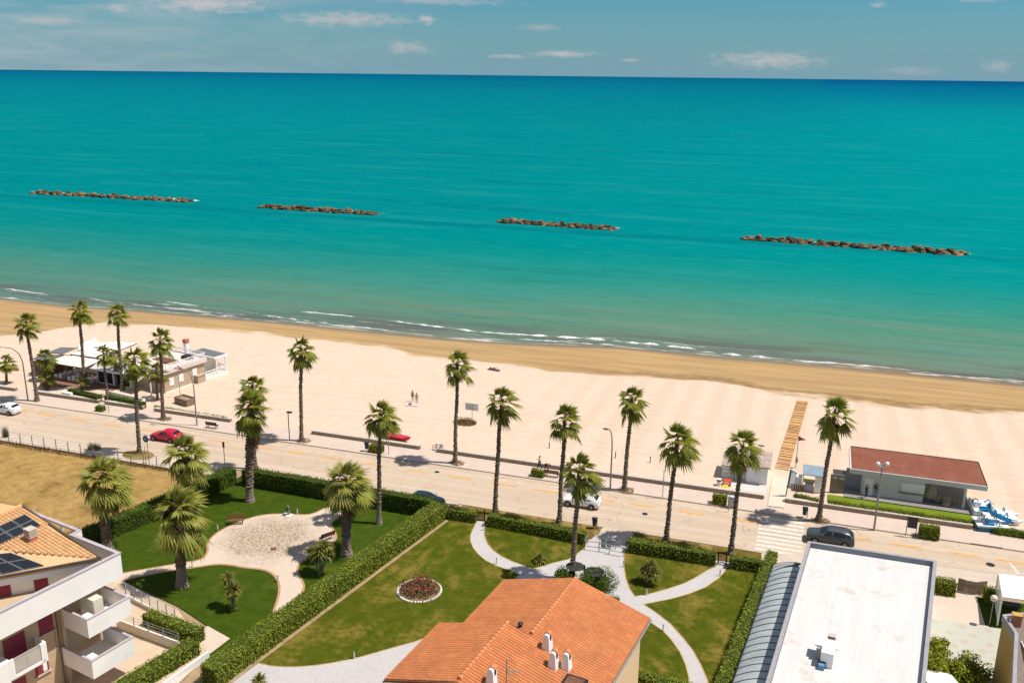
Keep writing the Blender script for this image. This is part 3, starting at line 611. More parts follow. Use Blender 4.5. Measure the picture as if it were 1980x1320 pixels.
# verge strips beside the road
def strip(name, x0, x1, y0, y1, z, mat): return sheet(name, [(x0, y0), (x1, y0), (x1, y1), (x0, y1)], z, mat)
va, vb, vc, vd = W(880, 985).x, W(1153, 1035).x, W(1222, 1035).x, W(1470, 1085).x
sheet('verge_grass', [(va, -11.9), (va + 2.5, -11.45), (vb - .5, -11.45), (vb + .2, -12.2), (vb - .3, -14.3), (va, -14.3)], .10, K['lawn_verge'])
sheet('verge_grass', [(vc + .2, -11.5), (vd, -11.5), (vd + .2, -14.3), (vc - .3, -14.3)], .10, K['lawn_verge'])
mb = MB(); mb.box(va - .1, vb + .3, -11.45, -11.33, -.06, .12); mb.box(vc - .1, vd + .3, -11.45, -11.33, -.06, .12); structure('verge_kerb', mb, [K['kerb']])
strip('gate_forecourt', vb + .2, vc + .1, -14.5, -11.4, .02, K['side_pave']); strip('gate_forecourt', vd, 31.2, -14.5, -11.4, .02, K['side_pave']); strip('gate_forecourt', -2.0, va, -14.5, -11.4, .028, K['side_pave'])
# dry field on the left
sheet('dry_field', WP([(-700, 760), (0, 854), (290, 903), (395, 925), (150, 1050), (-900, 1500), (-1500, 1200)]), -.02, K['dry_field'])
# beach club forecourt and turf on the right
strip('kiosk_turf', W(1600, 955).x, W(1880, 1010).x, 1.7, 5.0, .20, K['grass_bright'])
# ------------------------------------------------------------------ palms
WIND = Vector((.95, .31, -.1)) * .45
def fan_leaf(mb, root, az, el, pet, R, nseg, span, droop, mi=0, stem=1):
    d = Vector((math.cos(el) * math.cos(az), math.cos(el) * math.sin(az), math.sin(el)))
    hub = root + d * pet + Vector((0, 0, -.22 * droop * pet)) + WIND * .12
    mid = root + d * pet * .5 + Vector((0, 0, .03))
    mb.tube([root, mid, hub], [.035, .028, .02], 3, stem, cap=False)
    d2 = (d + Vector((0, 0, -.75 * droop)) + WIND * .55).normalized()
    side = d2.cross(Vector((0, 0, 1)))
    side = side.normalized() if side.length > .1 else Vector((1, 0, 0))
    nrm = side.cross(d2)
    side = (side * math.cos(.5 * random.uniform(-1, 1)) + nrm * math.sin(.5 * random.uniform(-1, 1))).normalized(); nrm = side.cross(d2)
    for k in range(nseg):
        ph = span * (2 * k / (nseg - 1) - 1)
        L = R * (.66 + .34 * math.cos(ph)) * random.uniform(.85, 1.1)
        s = (d2 * math.cos(ph) + side * math.sin(ph) - nrm * .28 * abs(math.sin(ph))).normalized()
        w = R * span / nseg * .80
        t = (s.cross(nrm)).normalized() * w
        m1 = hub + s * L * .52 + Vector((0, 0, -.05 * L)); tip = hub + s * L + Vector((0, 0, -random.uniform(.12, .42) * droop * L - .06 * L)) + WIND * .22 * L
        q = nrm * random.uniform(-.04, .05)
        mb.add([hub, m1 - t + q, m1 + t - q, tip, m1 + nrm * .05], [(0, 1, 4), (0, 4, 2), (1, 3, 4), (4, 3, 2)], mi)
def crown_mesh(kind, seed):
    """crown of fan leaves about the origin (trunk top)"""
    random.seed(seed); mb = MB()
    n, R, pet, nseg, top, low = {'tall': (23, 1.25, 1.1, 13, 86, -44), 'park': (30, 1.75, 1.6, 15, 84, -50), 'ragged': (32, 1.2, 1.1, 15, 84, -58), 'young': (17, .8, .65, 13, 80, -22)}[kind]
    a = random.uniform(0, 6)
    for i in range(n):
        t = (i + .5) / n; a += 2.39996 + random.uniform(-.35, .35)
        el = math.radians(top + (low - top) * t ** .85 + random.uniform(-9, 9))
        fan_leaf(mb, Vector((0, 0, .25 - .75 * t)), a, el, pet * (.5 + .6 * t) * random.uniform(.85, 1.12), R * random.uniform(.85, 1.15) * (.9 if t < .2 else 1), nseg, math.radians(random.uniform(60, 85)), .12 + .62 * t + random.uniform(0, .2), 0, 1)
    return mb
def skirt_mesh(kind, seed):
    random.seed(seed); mb = MB()
    n, R, h = {'tall': (9, .75, .7), 'park': (34, 1.25, 1.3), 'ragged': (44, .95, 2.6), 'young': (5, .5, .3)}[kind]
    for i in range(n):
        fan_leaf(mb, Vector((0, 0, -.5 - random.uniform(0, h))), random.uniform(0, 6.3), math.radians(random.uniform(-82, -45)), random.uniform(.3, .55) * R, R * random.uniform(.7, 1.1), 9, math.radians(random.uniform(35, 65)), 1.1, 0, 0)
    return mb
CROWNS = {}
for kind, nv in (('tall', 6), ('park', 4), ('ragged', 2), ('young', 3)):
    for v in range(nv):
        pair = []
        for nm, mk, mt in (('crown', crown_mesh, [K['leaf_park'] if kind in ('park',) else K['leaf'], K['dead']]), ('dead_fronds', skirt_mesh, [K['dead']])):
            mb = mk(kind, 100 + v * 7 + len(kind)); me = bpy.data.meshes.new(nm); me.from_pydata([tuple(p) for p in mb.v], [], mb.f)
            for m in mt: me.materials.append(m)
            me.polygons.foreach_set('material_index', mb.m); me.update(); pair.append(me)
        CROWNS[kind, v] = pair
def trunk(mb, H, off, rb, rm, rt, pale=0.0, seed=0):
    random.seed(seed); n = 10; st = .17; k = int(H / st); vs = []; fs = []; mi = []
    for i in range(k + 1):
        z = H * i / k; t = i / k
        r = rm + (rt - rm) * t + (rb - rm) * math.exp(-z / .55)
        shaggy = 0 if z < pale else .30
        r *= (1 + (shaggy * .5 if i % 2 else -shaggy * .35))
        c = off * (t ** 1.25) + Vector((.05 * math.sin(z * .9 + seed), .05 * math.cos(z * .7 + seed), 0)) * t
        for j in range(n):
            w = 2 * math.pi * (j + .5 * (i % 2)) / n; rr = r * (1 + random.uniform(-1, 1) * (.22 if shaggy else .03))
            vs.append((c.x + rr * math.cos(w), c.y + rr * math.sin(w), z - .05 * (i == 0)))
    for i in range(k):
        for j in range(n): fs.append((i * n + j, i * n + (j + 1) % n, (i + 1) * n + (j + 1) % n, (i + 1) * n + j)); mi.append(1 if H * i / k < pale else 0)
    o = len(mb.v); mb.v += [Vector(p) for p in vs]; mb.f += [tuple(o + q for q in f) for f in fs]; mb.m += mi
RXY = Vector((RT.x, RT.y, 0)).normalized()
def palm(name, label, bx, by, cx, cy, kind, var, size=1.0, rz=None, z0=0.0, rad=(.42, .24, .19), pale=0.0, group='palms along the seafront'):
    base = W(bx, by, z0); H = height_at(base, cy)
    lo, hi = -4.0, 4.0
    for _ in range(30):
        m = (lo + hi) / 2
        if pix(base + Vector((0, 0, H)) + RXY * m)[0] < cx: lo = m
        else: hi = m
    off = RXY * lo
    t = thing(name, label, 'palm tree', base, 0, group)
    mb = MB(); trunk(mb, H, off, *rad, pale, int(bx)); mb.build('trunk', [K['trunk'], K['trunk_pale']], t)
    for nm, me in zip(('crown', 'dead_fronds'), CROWNS[kind, var]):
        o = bpy.data.objects.new(nm, me); COL.objects.link(o); o.parent = t; o.location = off + Vector((0, 0, H - .12)); o.scale = (size,) * 3
        o.rotation_euler = (random.uniform(-.10, .10), random.uniform(-.10, .10), random.uniform(-.5, .5)); o.scale = (size * random.uniform(.92, 1.08), size * random.uniform(.92, 1.08), size * random.uniform(.92, 1.1))
    return t
TALL = [(72, 775, 50, 622, 'tall fan palm at the far left kerb beside the curved lamp post', .95, .12), (165, 752, 153, 597, 'tall thin palm standing right in front of the cafe awning, drooping leaf on its left', .95, .15),
        (237, 752, 226, 602, 'tall palm in front of the cafe porch, second from the left along its hedge', .93, .15), (270, 878, 260, 692, 'tall palm on the small grass island at the end of the wire fence', 1.0, .0),
        (316, 810, 310, 655, 'tall palm on the pavement by the tan side wall of the cafe', .98, .12), (583, 852, 582, 672, 'tall palm beside the short black street lamp at the start of the seafront wall', 1.0, .12),
        (493, 905, 488, 745, 'palm half hidden behind the ragged palm at the hedge corner', 1.0, .1), (733, 1012, 735, 800, 'tall palm with pale lower trunk inside the park behind the hedge', 1.05, .02),
        (880, 895, 885, 702, 'tall palm on the promenade in front of the dry weeds and white sign', 1.0, .12), (957, 993, 970, 772, 'tall palm on the verge beside the small left garden gate', 1.02, .1),
        (1081, 1012, 1093, 807, 'tall palm on the verge in front of the white moving car', 1.05, .1), (1106, 1118, 1121, 905, 'thin palm rising from the bushes behind the terracotta roof', 1.0, .03),
        (1207, 947, 1222, 770, 'tall palm on the promenade beside the curved lamp post at mid beach', 1.0, .12), (1288, 1046, 1310, 850, 'tall palm on the verge to the right of the metal entrance gate', 1.08, .1),
        (1413, 1070, 1437, 862, 'tall palm on the verge by the right garden gate, in front of the white hut', 1.08, .1), (1583, 1006, 1615, 797, 'rightmost tall palm, beside the zebra crossing and the lifeguard booth', 1.12, .12)]
for i, (bx, by, cx, cy, lb, sz, z0) in enumerate(TALL):
    palm('fan_palm', lb, bx, by, cx, cy, 'tall', i % 6, sz, z0=z0, pale=2.2 if bx == 733 else 0)
palm('fan_palm', 'ragged palm with a long skirt of dead fronds at the park hedge corner', 483, 968, 484, 783, 'ragged', 0, 1.12, rad=(.62, .42, .34), pale=1.6, z0=.03, group='palms in the park')
PARK_G = 'palms in the park'
for i, (bx, by, cx, cy, lb, sz) in enumerate([(208, 1062, 198, 920, 'stocky fan palm beside the white parapet, bare gaps between its leaf stalks', 1.04), (362, 992, 358, 872, 'stocky olive palm partly behind another palm, nearest the red car', .92),
        (352, 1132, 345, 985, 'largest stocky palm beside the curved pinkish path, dense leaf skirt', 1.06), (670, 1072, 669, 928, 'stocky palm between the round plaza and the long diagonal hedge', .98)]):
    palm('fan_palm', lb, bx, by, cx, cy, 'park', i, sz, z0=.03, rad=(.72, .46, .40), pale=1.9 if bx > 300 else .9, group=PARK_G)
for i, (bx, by, cx, cy, lb, sz, kd) in enumerate([(13, 742, 11, 697, 'small palm at the left picture edge by the low white wall', 1.15, 'young'), (92, 735, 86, 688, 'young palm with a round crown beside the brown cabin wall', 1.35, 'young'),
        (91, 752, 88, 725, 'shortest young palm, behind the low planter wall near the terrace', 1.1, 'young'), (208, 768, 200, 682, 'slim young palm in front of the gabled porch roof', 1.3, 'young'), (226, 748, 221, 688, 'young palm squeezed beside the cafe porch roof', 1.1, 'young'),
        (305, 773, 301, 715, 'young palm at the tan corner of the cafe by the porch post', 1.25, 'young'), (158, 752, 160, 728, 'low yellowish palm sapling between the terrace tables', .9, 'young')]):
    palm('fan_palm', lb, bx, by, cx, cy, kd, i % 3, sz, z0=.12, rad=(.28, .17, .15), group='young palms at the cafe')

# ------------------------------------------------------------------ hedges and shrubs
def foliage_box(core, lv, path, w, h, dens, leaf, z0=0.0):
    """hedge body along a polyline: dark twiggy core and a skin of leaves"""
    for a, b in zip(path, path[1:]):
        a, b = Vector((a[0], a[1], 0)), Vector((b[0], b[1], 0)); e = (b - a).normalized(); n = Vector((-e.y, e.x, 0)); L = (b - a).length
        k = max(1, int(L / .8)); pr = None
        for i in range(k + 1):
            p = a + e * (L * i / k); hw = w * .5 - .10 + random.uniform(-.05, .05); hh = h - .10 + random.uniform(-.06, .05)
            cur = [p - n * hw + Vector((0, 0, z0)), p - n * (hw - .03) + Vector((0, 0, z0 + hh)), p + n * (hw - .03) + Vector((0, 0, z0 + hh)), p + n * hw + Vector((0, 0, z0))]
            if pr:
                for x, y in ((0, 1), (1, 2), (2, 3)): core.quad(pr[x], cur[x], cur[y], pr[y])
            if i in (0, k): core.add(cur, [(0, 1, 2, 3)])
            pr = cur
        def put(p, nn): lv.leaf(p + Vector((random.uniform(-.05, .05), random.uniform(-.05, .05), random.uniform(-.05, .06))) + nn * random.uniform(-.09, .05), nn, leaf)
        for _ in range(int(dens * L * w)): put(a + e * random.uniform(-.05, L + .05) + n * random.uniform(-.5, .5) * w + Vector((0, 0, z0 + h + .10 * noise.noise((a + e * L) * .5))), Vector((0, 0, 1)))
        for sgn in (1, -1):
            for _ in range(int(dens * L * h)): put(a + e * random.uniform(-.05, L + .05) + n * (sgn * w * .5) + Vector((0, 0, z0 + random.uniform(.02, h))), n * sgn)
        for q, sg in ((a, -1), (b, 1)):
            for _ in range(int(dens * w * h)): put(q + n * random.uniform(-.5, .5) * w + Vector((0, 0, z0 + random.uniform(.02, h))), e * sg)
def hedge(label, path, w, h, mat='hedge', dens=60, leaf=.16, z0=0.0, group='clipped hedges', name='hedge', cat='hedge'):
    random.seed(int(abs(path[0][0] * 13 + path[0][1] * 7)) + 5)
    t = thing(name, label, cat, (path[0][0], path[0][1], z0), 0, group)
    core, lv = MB(), MB(); foliage_box(core, lv, path, w, h, dens, leaf, z0)
    core.build('branches', K['twig_dark'], t, world=True); lv.build('foliage', K[mat], t, world=True); return t
K['twig_dark'] = M('hedge_interior', (.045, .062, .013), .95, .3, 2, spec=.05)
d1 = (Vector((-7.05, -46.0 + 13.0 - 13.0, 0)))
hedge('long sunlit hedge running between the park and the villa lawn', [(-3.25, -14.7), (-7.05, -36.3), (-9.0, -47.5)], 1.75, 1.75, 'hedge_light', 120, .155)
hedge('dark hedge on the road side of the park, starting at the ragged palm', [(-27.8, -14.7), (-4.2, -14.9)], 1.3, 2.0, 'hedge', 60, .17)
hedge('hedge dividing the dry field from the park behind the stocky palms', [(-29.3, -15.0), (-34.1, -33.0), (-34.8, -36.0)], 1.5, 1.9, 'hedge', 60, .18)
hedge('short hedge between the diagonal hedge and the left garden gate', [(-2.2, -14.7), (.85, -14.6)], 1.1, 1.15, 'hedge_light', 75, .15)
hedge('long hedge between the left garden gate and the metal entrance gate', [(2.25, -14.7), (12.95, -15.2)], 1.15, 1.25, 'hedge_light', 75, .15)
hedge('hedge from the metal entrance gate to the right garden gate', [(17.5, -15.3), (26.1, -15.1)], 1.15, 1.3, 'hedge_light', 75, .15)
hedge('short hedge to the right of the right garden gate', [(27.5, -15.1), (30.4, -15.0)], 1.15, 1.2, 'hedge_light', 75, .15)
hedge('long narrow hedge beside the glazed vault of the white roofed building', [(31.35, -12.9), (28.95, -34.8), (27.8, -45.0)], 1.05, 1.3, 'hedge_light', 80, .16)
a_, b_ = W(1235, 1302, .9), W(1345, 1330, .9); hedge('hedge below the cream villa wall at the bottom edge', [(a_.x, a_.y), (b_.x, b_.y)], 1.1, 1.0, 'hedge_light', 80, .15)
p1, p2, p3 = W(285, 1182, 1.2), W(385, 1218, 1.2), W(398, 1232, 1.2); p4 = W(225, 1325, 1.2)
hedge('short hedge beside the white railing of the apartment yard', [(p1.x, p1.y), (p2.x, p2.y)], 1.25, 1.25, 'hedge_light', 85, .16)
hedge('hedge slanting down beside the balconied apartment house', [(p3.x - .7, p3.y - .6), (p4.x, p4.y)], 1.35, 1.3, 'hedge_light', 85, .16)
def pxhedge(label, A, B, w, h, mat='hedge', z0=.12, dens=55, leaf=.15):
    a, b = W(*A, z0 + h), W(*B, z0 + h); return hedge(label, [(a.x, a.y), (b.x, b.y)], w, h, mat, dens, leaf, z0)
pxhedge('dark hedge at the cafe terrace, left one behind the low wall', (135, 750), (191, 764), 1.0, 1.05); pxhedge('dark hedge at the cafe porch, right one below the white wall', (205, 762), (277, 777), 1.0, 1.0)
pxhedge('thin strip of low plants on top of the wall beside the wooden crate', (299, 783), (440, 806), .5, .35, 'hedge_yellow', .35, 60, .13)
pxhedge('clipped hedge in front of the lifeguard booth', (1536, 953), (1583, 964), .9, .75, 'hedge_yellow'); pxhedge('long bright hedge in front of the red roofed kiosk', (1602, 967), (1878, 1006), .85, .7, 'hedge_yellow', .12, 70)
pxhedge('bright hedge at the right picture edge beyond the pedal boats', (1922, 1018), (2040, 1036), .85, .7, 'hedge_yellow'); pxhedge('yellowish hedge under the oleander by the villa', (1166, 1150), (1196, 1156), .9, .7, 'hedge_yellow', 0)
pxhedge('hedge beside the curved wooden gate at the far end of the white building', (1806, 1118), (1848, 1124), 1.3, 1.3, 'hedge_yellow', 0, 80, .17); pxhedge('small hedge between the wooden gate and the white pergola', (1906, 1137), (1930, 1141), 1.3, 1.25, 'hedge_yellow', 0, 80, .17)
def pxcube(label, px, py, w, h, d=1.0, z0=.12, mat='hedge_yellow', flowers=False):
    p = W(px, py, z0); t = hedge(label, [(p.x - w / 2, p.y + d / 2), (p.x + w / 2, p.y + d / 2)], d, h, mat, 90, .15, z0, 'box bushes on the promenade', 'bush', 'bush')
    if flowers:
        f = MB()
        for _ in range(60): f.ball((p.x + random.uniform(-.5, .5) * w, p.y + d / 2 + random.uniform(-.6, .5) * d, z0 + random.uniform(.3, 1.02) * h), .045, 5, 3)
        o = f.build('flowers', K['red'], t, world=True); o['kind'] = 'stuff'
pxcube('small rounded bush on the pavement near the cafe hedge', 190, 796, 1.1, .75); pxcube('bush with red flowers on the promenade behind a palm trunk', 725, 876, 1.7, 1.0, flowers=True)
pxcube('square bush on the promenade beside the walker in yellow', 1038, 923, 1.5, .85, .8); pxcube('square bush beside the grey utility box', 1390, 977, 1.5, 1.1); pxcube('largest square bush, next to the black notice board', 1796, 1042, 1.9, 1.35)

def shrub(label, px, py, r, h, n, mat, leaf=.22, z0=0.0, name='shrub', sq=1.0):
    p = W(px, py, z0); t = thing(name, label, 'shrub', p, 0, 'loose garden shrubs'); random.seed(int(px)); lv, tw = MB(), MB()
    blobs = [(random.uniform(-1, 1) * r * .75, random.uniform(-1, 1) * r * .6 * sq, random.uniform(.45, .8) * h, random.uniform(.35, .55) * r) for _ in range(9)]
    for bx, by, bz, br in blobs:
        tw.tube([(0, 0, 0), (bx * .6, by * .6, bz * .5), (bx, by, bz)], [.05, .035, .015], 5)
        for _ in range(n // 9):
            d = Vector((random.gauss(0, 1), random.gauss(0, 1), random.gauss(0, 1))).normalized(); lv.leaf(Vector((bx, by, bz)) + d * br * random.uniform(.55, 1.05) * Vector((1, 1, .9)).length / 1.68, d, leaf)
    tw.build('stems', K['twig'], t); lv.build('foliage', K[mat], t)
shrub('dark oleander bush hugging the top of the terracotta roof, left clump', 1090, 1124, 1.25, 1.25, 2200, 'hedge', .16); shrub('large rounded oleander bush between the villa roof and the paved path', 1155, 1142, 1.95, 1.45, 4200, 'hedge', .17)
shrub('spreading bushy tree at the bottom right beside the white building', 1838, 1322, 2.4, 2.2, 5200, 'hedge_yellow', .27); shrub('smaller leafy bush at the bottom right on the tiled terrace', 1888, 1320, 1.4, 1.3, 900, 'hedge_yellow', .3); shrub('leafy clump against the wall of the white building', 1812, 1275, 1.2, 2.2, 700, 'hedge_yellow', .3)

def yucca(label, px, py, heads, z0=.04, tuft=True):
    """cordyline: bare stems, each ending in a ball of sword leaves; heads = (dx, dy, height, radius)"""
    p = W(px, py, z0); t = thing('cordyline', label, 'cordyline', p, 0, 'cordylines on the lawns'); random.seed(int(px + py)); st, lv = MB(), MB()
    def ball(c, r, n, low=-.9):
        for _ in range(n):
            d = Vector((random.gauss(0, 1), random.gauss(0, 1), random.gauss(.35, .8))).normalized()
            if d.z < low: continue
            s = d.cross(Vector((0, 0, 1))); s = (s.normalized() if s.length > .05 else Vector((1, 0, 0))) * (r * .055); L = r * random.uniform(.75, 1.1)
            m = c + d * L * .6; tip = c + d * L + Vector((0, 0, -.22 * L))
            lv.add([c - s * .5, m - s, tip, m + s, c + s * .5], [(0, 1, 3, 4), (1, 2, 3)])
    for dx, dy, h, r in heads:
        st.tube([(0.05 * dx, .05 * dy, 0), (dx * .6, dy * .6, h * .55), (dx, dy, h)], [.10, .075, .06], 7); ball(Vector((dx, dy, h)), r * 1.15, 120)
    if tuft: ball(Vector((.15, -.1, .15)), .6, 50, 0)
    if heads: st.build('stem', K['trunk_pale'], t)
    lv.build('leaves', K['yucca'], t)
yucca('two-headed cordyline with white stem on the lower park lawn', 452, 1178, [(-.55, .3, 2.9, .78), (.0, 0, 2.0, .95), (.2, -.15, 1.8, .7)]); yucca('clump of several cordylines beside the diagonal hedge', 618, 1112, [(-.7, 0, 2.3, .85), (.15, .1, 2.5, .95), (.55, .5, 2.9, .85), (.9, .2, 2.2, .75), (-.3, .8, 2.6, .7)], tuft=False)
yucca('low spiky cordyline tuft on the small lawn beside the entrance paving', 1044, 1086, [(0, 0, .25, .85)], tuft=False); yucca('three-headed cordyline on the lawn right of the entrance paving', 1252, 1128, [(-.45, .1, 1.1, .8), (.1, .4, 1.7, .8), (.6, 0, 1.2, .85)]); yucca('small cordyline tip at the bottom edge of the paved drive', 502, 1324, [(0, 0, .5, .7)], tuft=False)

def flower_bed():
    c = W(811, 1142, .04); t = thing('flower_bed', 'round bed of red flowers ringed by white stones on the lawn', 'flower bed', c); random.seed(3)
    so_ = MB(); so_.lathe([(1.95, 0), (1.8, .06), (.1, .12)], 30); so_.build('soil', M('dark_bed_soil', (.22, .14, .07), .95, .2, 3), t)
    stone_m = M('white_stones', (.68, .64, .58), .85, .12, 5)
    for k in range(46):
        a = 2 * math.pi * k / 46 + random.uniform(-.02, .02); s = MB(); s.ball((2.0 * math.cos(a), 2.0 * math.sin(a), .07), .14, 7, 5, (random.uniform(.8, 1.1), random.uniform(.75, 1), .8), .1); s.build('stone', stone_m, t)
    fm = M('red_blossom', (.42, .015, .03), .6, .3, 6, island=.3)
    for k in range(22):
        a = k * 2.4; r = 1.62 * math.sqrt((k + 1) / 23); x, y = r * math.cos(a), r * math.sin(a); lv, fl = MB(), MB(); hh = random.uniform(.5, .95)
        for _ in range(120):
            d = Vector((random.gauss(0, 1), random.gauss(0, 1), random.gauss(.4, .8))).normalized(); lv.leaf(Vector((x, y, .12 + hh * .5)) + Vector((d.x * .38, d.y * .38, d.z * hh * .55)), d, .14)
        for _ in range(random.randint(5, 15)):
            d = Vector((random.gauss(0, 1), random.gauss(0, 1), random.gauss(.7, .6))).normalized(); fl.ball((x + d.x * .32, y + d.y * .32, .15 + hh * .5 + d.z * hh * .55), .055, 5, 4)
        lv.build('rose_leaves', K['rose'], t); fl.build('blossoms', fm, t)
K['rose'] = M('rose_leaves', (.085, .075, .018), .6, .3, 2, island=.5)
flower_bed()

# ------------------------------------------------------------------ breakwater boulders
rock_m = M('breakwater_rock', (.04, .026, .016), .9, .3, .9, bump=.5, bscale=3, island=0, col2=(.33, .20, .105))
rn = rock_m.node_tree; oi = rn.nodes.new('ShaderNodeObjectInfo'); hs = rn.nodes.new('ShaderNodeHueSaturation'); rr = rn.nodes.new('ShaderNodeMapRange'); rr.inputs[3].default_value = .3; rr.inputs[4].default_value = 1.25
rn.links.new(oi.outputs['Random'], rr.inputs[0]); rn.links.new(rr.outputs[0], hs.inputs['Value']); bs_ = rn.nodes['Principled BSDF']; rn.links.new(bs_.inputs['Base Color'].links[0].from_socket, hs.inputs['Color']); rn.links.new(hs.outputs[0], bs_.inputs['Base Color'])
rock_meshes = []
for v in range(9):
    random.seed(40 + v); mb = MB(); mb.ball((0, 0, 0), 1, 7, 5, (random.uniform(.9, 1.3), random.uniform(.8, 1), random.uniform(.7, 1.0)), .34)
    me = bpy.data.meshes.new('boulder'); me.from_pydata([tuple(p) for p in mb.v], [], mb.f); me.materials.append(rock_m); me.update(); rock_meshes.append(me)
random.seed(21); pi_ = math.pi
for (xa, ya), (xb, yb), nrow, lb, gp in [((67, 374), (376, 391), 86, 'brown boulder in the leftmost breakwater, the longest one', 'boulders of the leftmost breakwater'), ((508, 401.5), (733, 415.5), 66, 'brown boulder in the second breakwater from the left', 'boulders of the second breakwater'),
        ((967, 429), (1195, 445), 62, 'brown boulder in the third breakwater from the left', 'boulders of the third breakwater'), ((1436, 462), (1868, 493), 84, 'brown boulder in the rightmost breakwater', 'boulders of the rightmost breakwater')]:
    A, B = W(xa, ya, -1.5), W(xb, yb, -1.5); e = (B - A).normalized(); n = Vector((-e.y, e.x, 0)); L = (B - A).length
    for k in range(nrow):
        layer = k % 4
        t = random.uniform(0, 1) if k > 8 else (k / 8); side = (-1.25, 1.15, 0.0, -.5)[layer] + random.uniform(-.5, .5); z = -1.55 + (.15, .15, 1.0, .45)[layer] * random.uniform(.6, 1.15)
        s = random.uniform(.85, 1.35) * (1 if layer < 2 else .88)
        t = ((k // 4) + (.25 * layer + random.uniform(0, .35)) % 1) / math.ceil(nrow / 4)
        if layer == 2 and (t < .03 or t > .97): z -= .5
        o = bpy.data.objects.new('boulder', rock_meshes[random.randrange(9)]); COL.objects.link(o)
        o.location = A + e * (t * L) + n * side; o.location.z = z; o.scale = (s * random.uniform(1.1, 1.5), s * random.uniform(.9, 1.2), s * .78); o.rotation_euler = (random.uniform(-.3, .3), random.uniform(-.3, .3), random.uniform(-.7, .7) + (pi_ if random.random() < .5 else 0)); tag(o, lb, 'boulder', gp)
# ------------------------------------------------------------------ buildings
K['tile_orange'] = M('terracotta_tiles', (.58, .22, .088), .8, .12, .7, island=.08, spec=.15)
K['tile_peach'] = M('pale_peach_tiles', (.62, .36, .165), .8, .12, .7, island=.10, spec=.15)
K['ridge_tile'] = M('ridge_tiles', (.56, .21, .085), .8, .15, 2)
K['flat_peach'] = M('peach_roof_felt', (.62, .40, .21), .85, .1, .8)
K['shutter'] = M('wine_red_shutter', (.26, .035, .06), .6, .1, 2)
K['solar'] = M('solar_cells', (.018, .020, .026), .25, .2, 2, spec=.4)
K['dark_wall'] = M('dark_olive_wall', (.22, .19, .14), .85, .15)
K['frame_grey'] = M('grey_coping', (.32, .30, .31), .7, .12, 2)
def tiles(mb, P0, a, d, La, Ld, clip=None, pitch=.27, course=.42, mi=0, lift=.03):
    n = a.cross(d).normalized(); n = n if n.z > 0 else -n
    for i in range(int(La / pitch)):
        for k in range(int(math.ceil(Ld / course))):
            u0, v0, v1 = i * pitch, k * course, min(Ld, (k + 1) * course)
            if clip and not clip(P0 + a * (u0 + pitch / 2) + d * ((v0 + v1) / 2)): continue
            vs = []
            for v, h in ((v0, .0), (v1 + .02, .028)):
                for j in range(5):
                    f = j / 4; vs.append(P0 + a * (u0 + f * pitch * .85) + d * v + n * (lift + h + .085 * math.sin(math.pi * f)))
            mb.add(vs, [(j, j + 1, 6 + j, 5 + j) for j in range(4)], mi)
def inside(poly):
    def f(p):
        c = False; n = len(poly)
        for i in range(n):
            a, b = poly[i], poly[i - 1]
            if (a[1] > p[1]) != (b[1] > p[1]) and p[0] < (b[0] - a[0]) * (p[1] - a[1]) / (b[1] - a[1]) + a[0]: c = not c
        return c
    return f
def one(name, parent, mat, fn, smooth=False):
    mb = MB(); fn(mb); return mb.build(name, mat, parent, world=True, smooth=smooth)

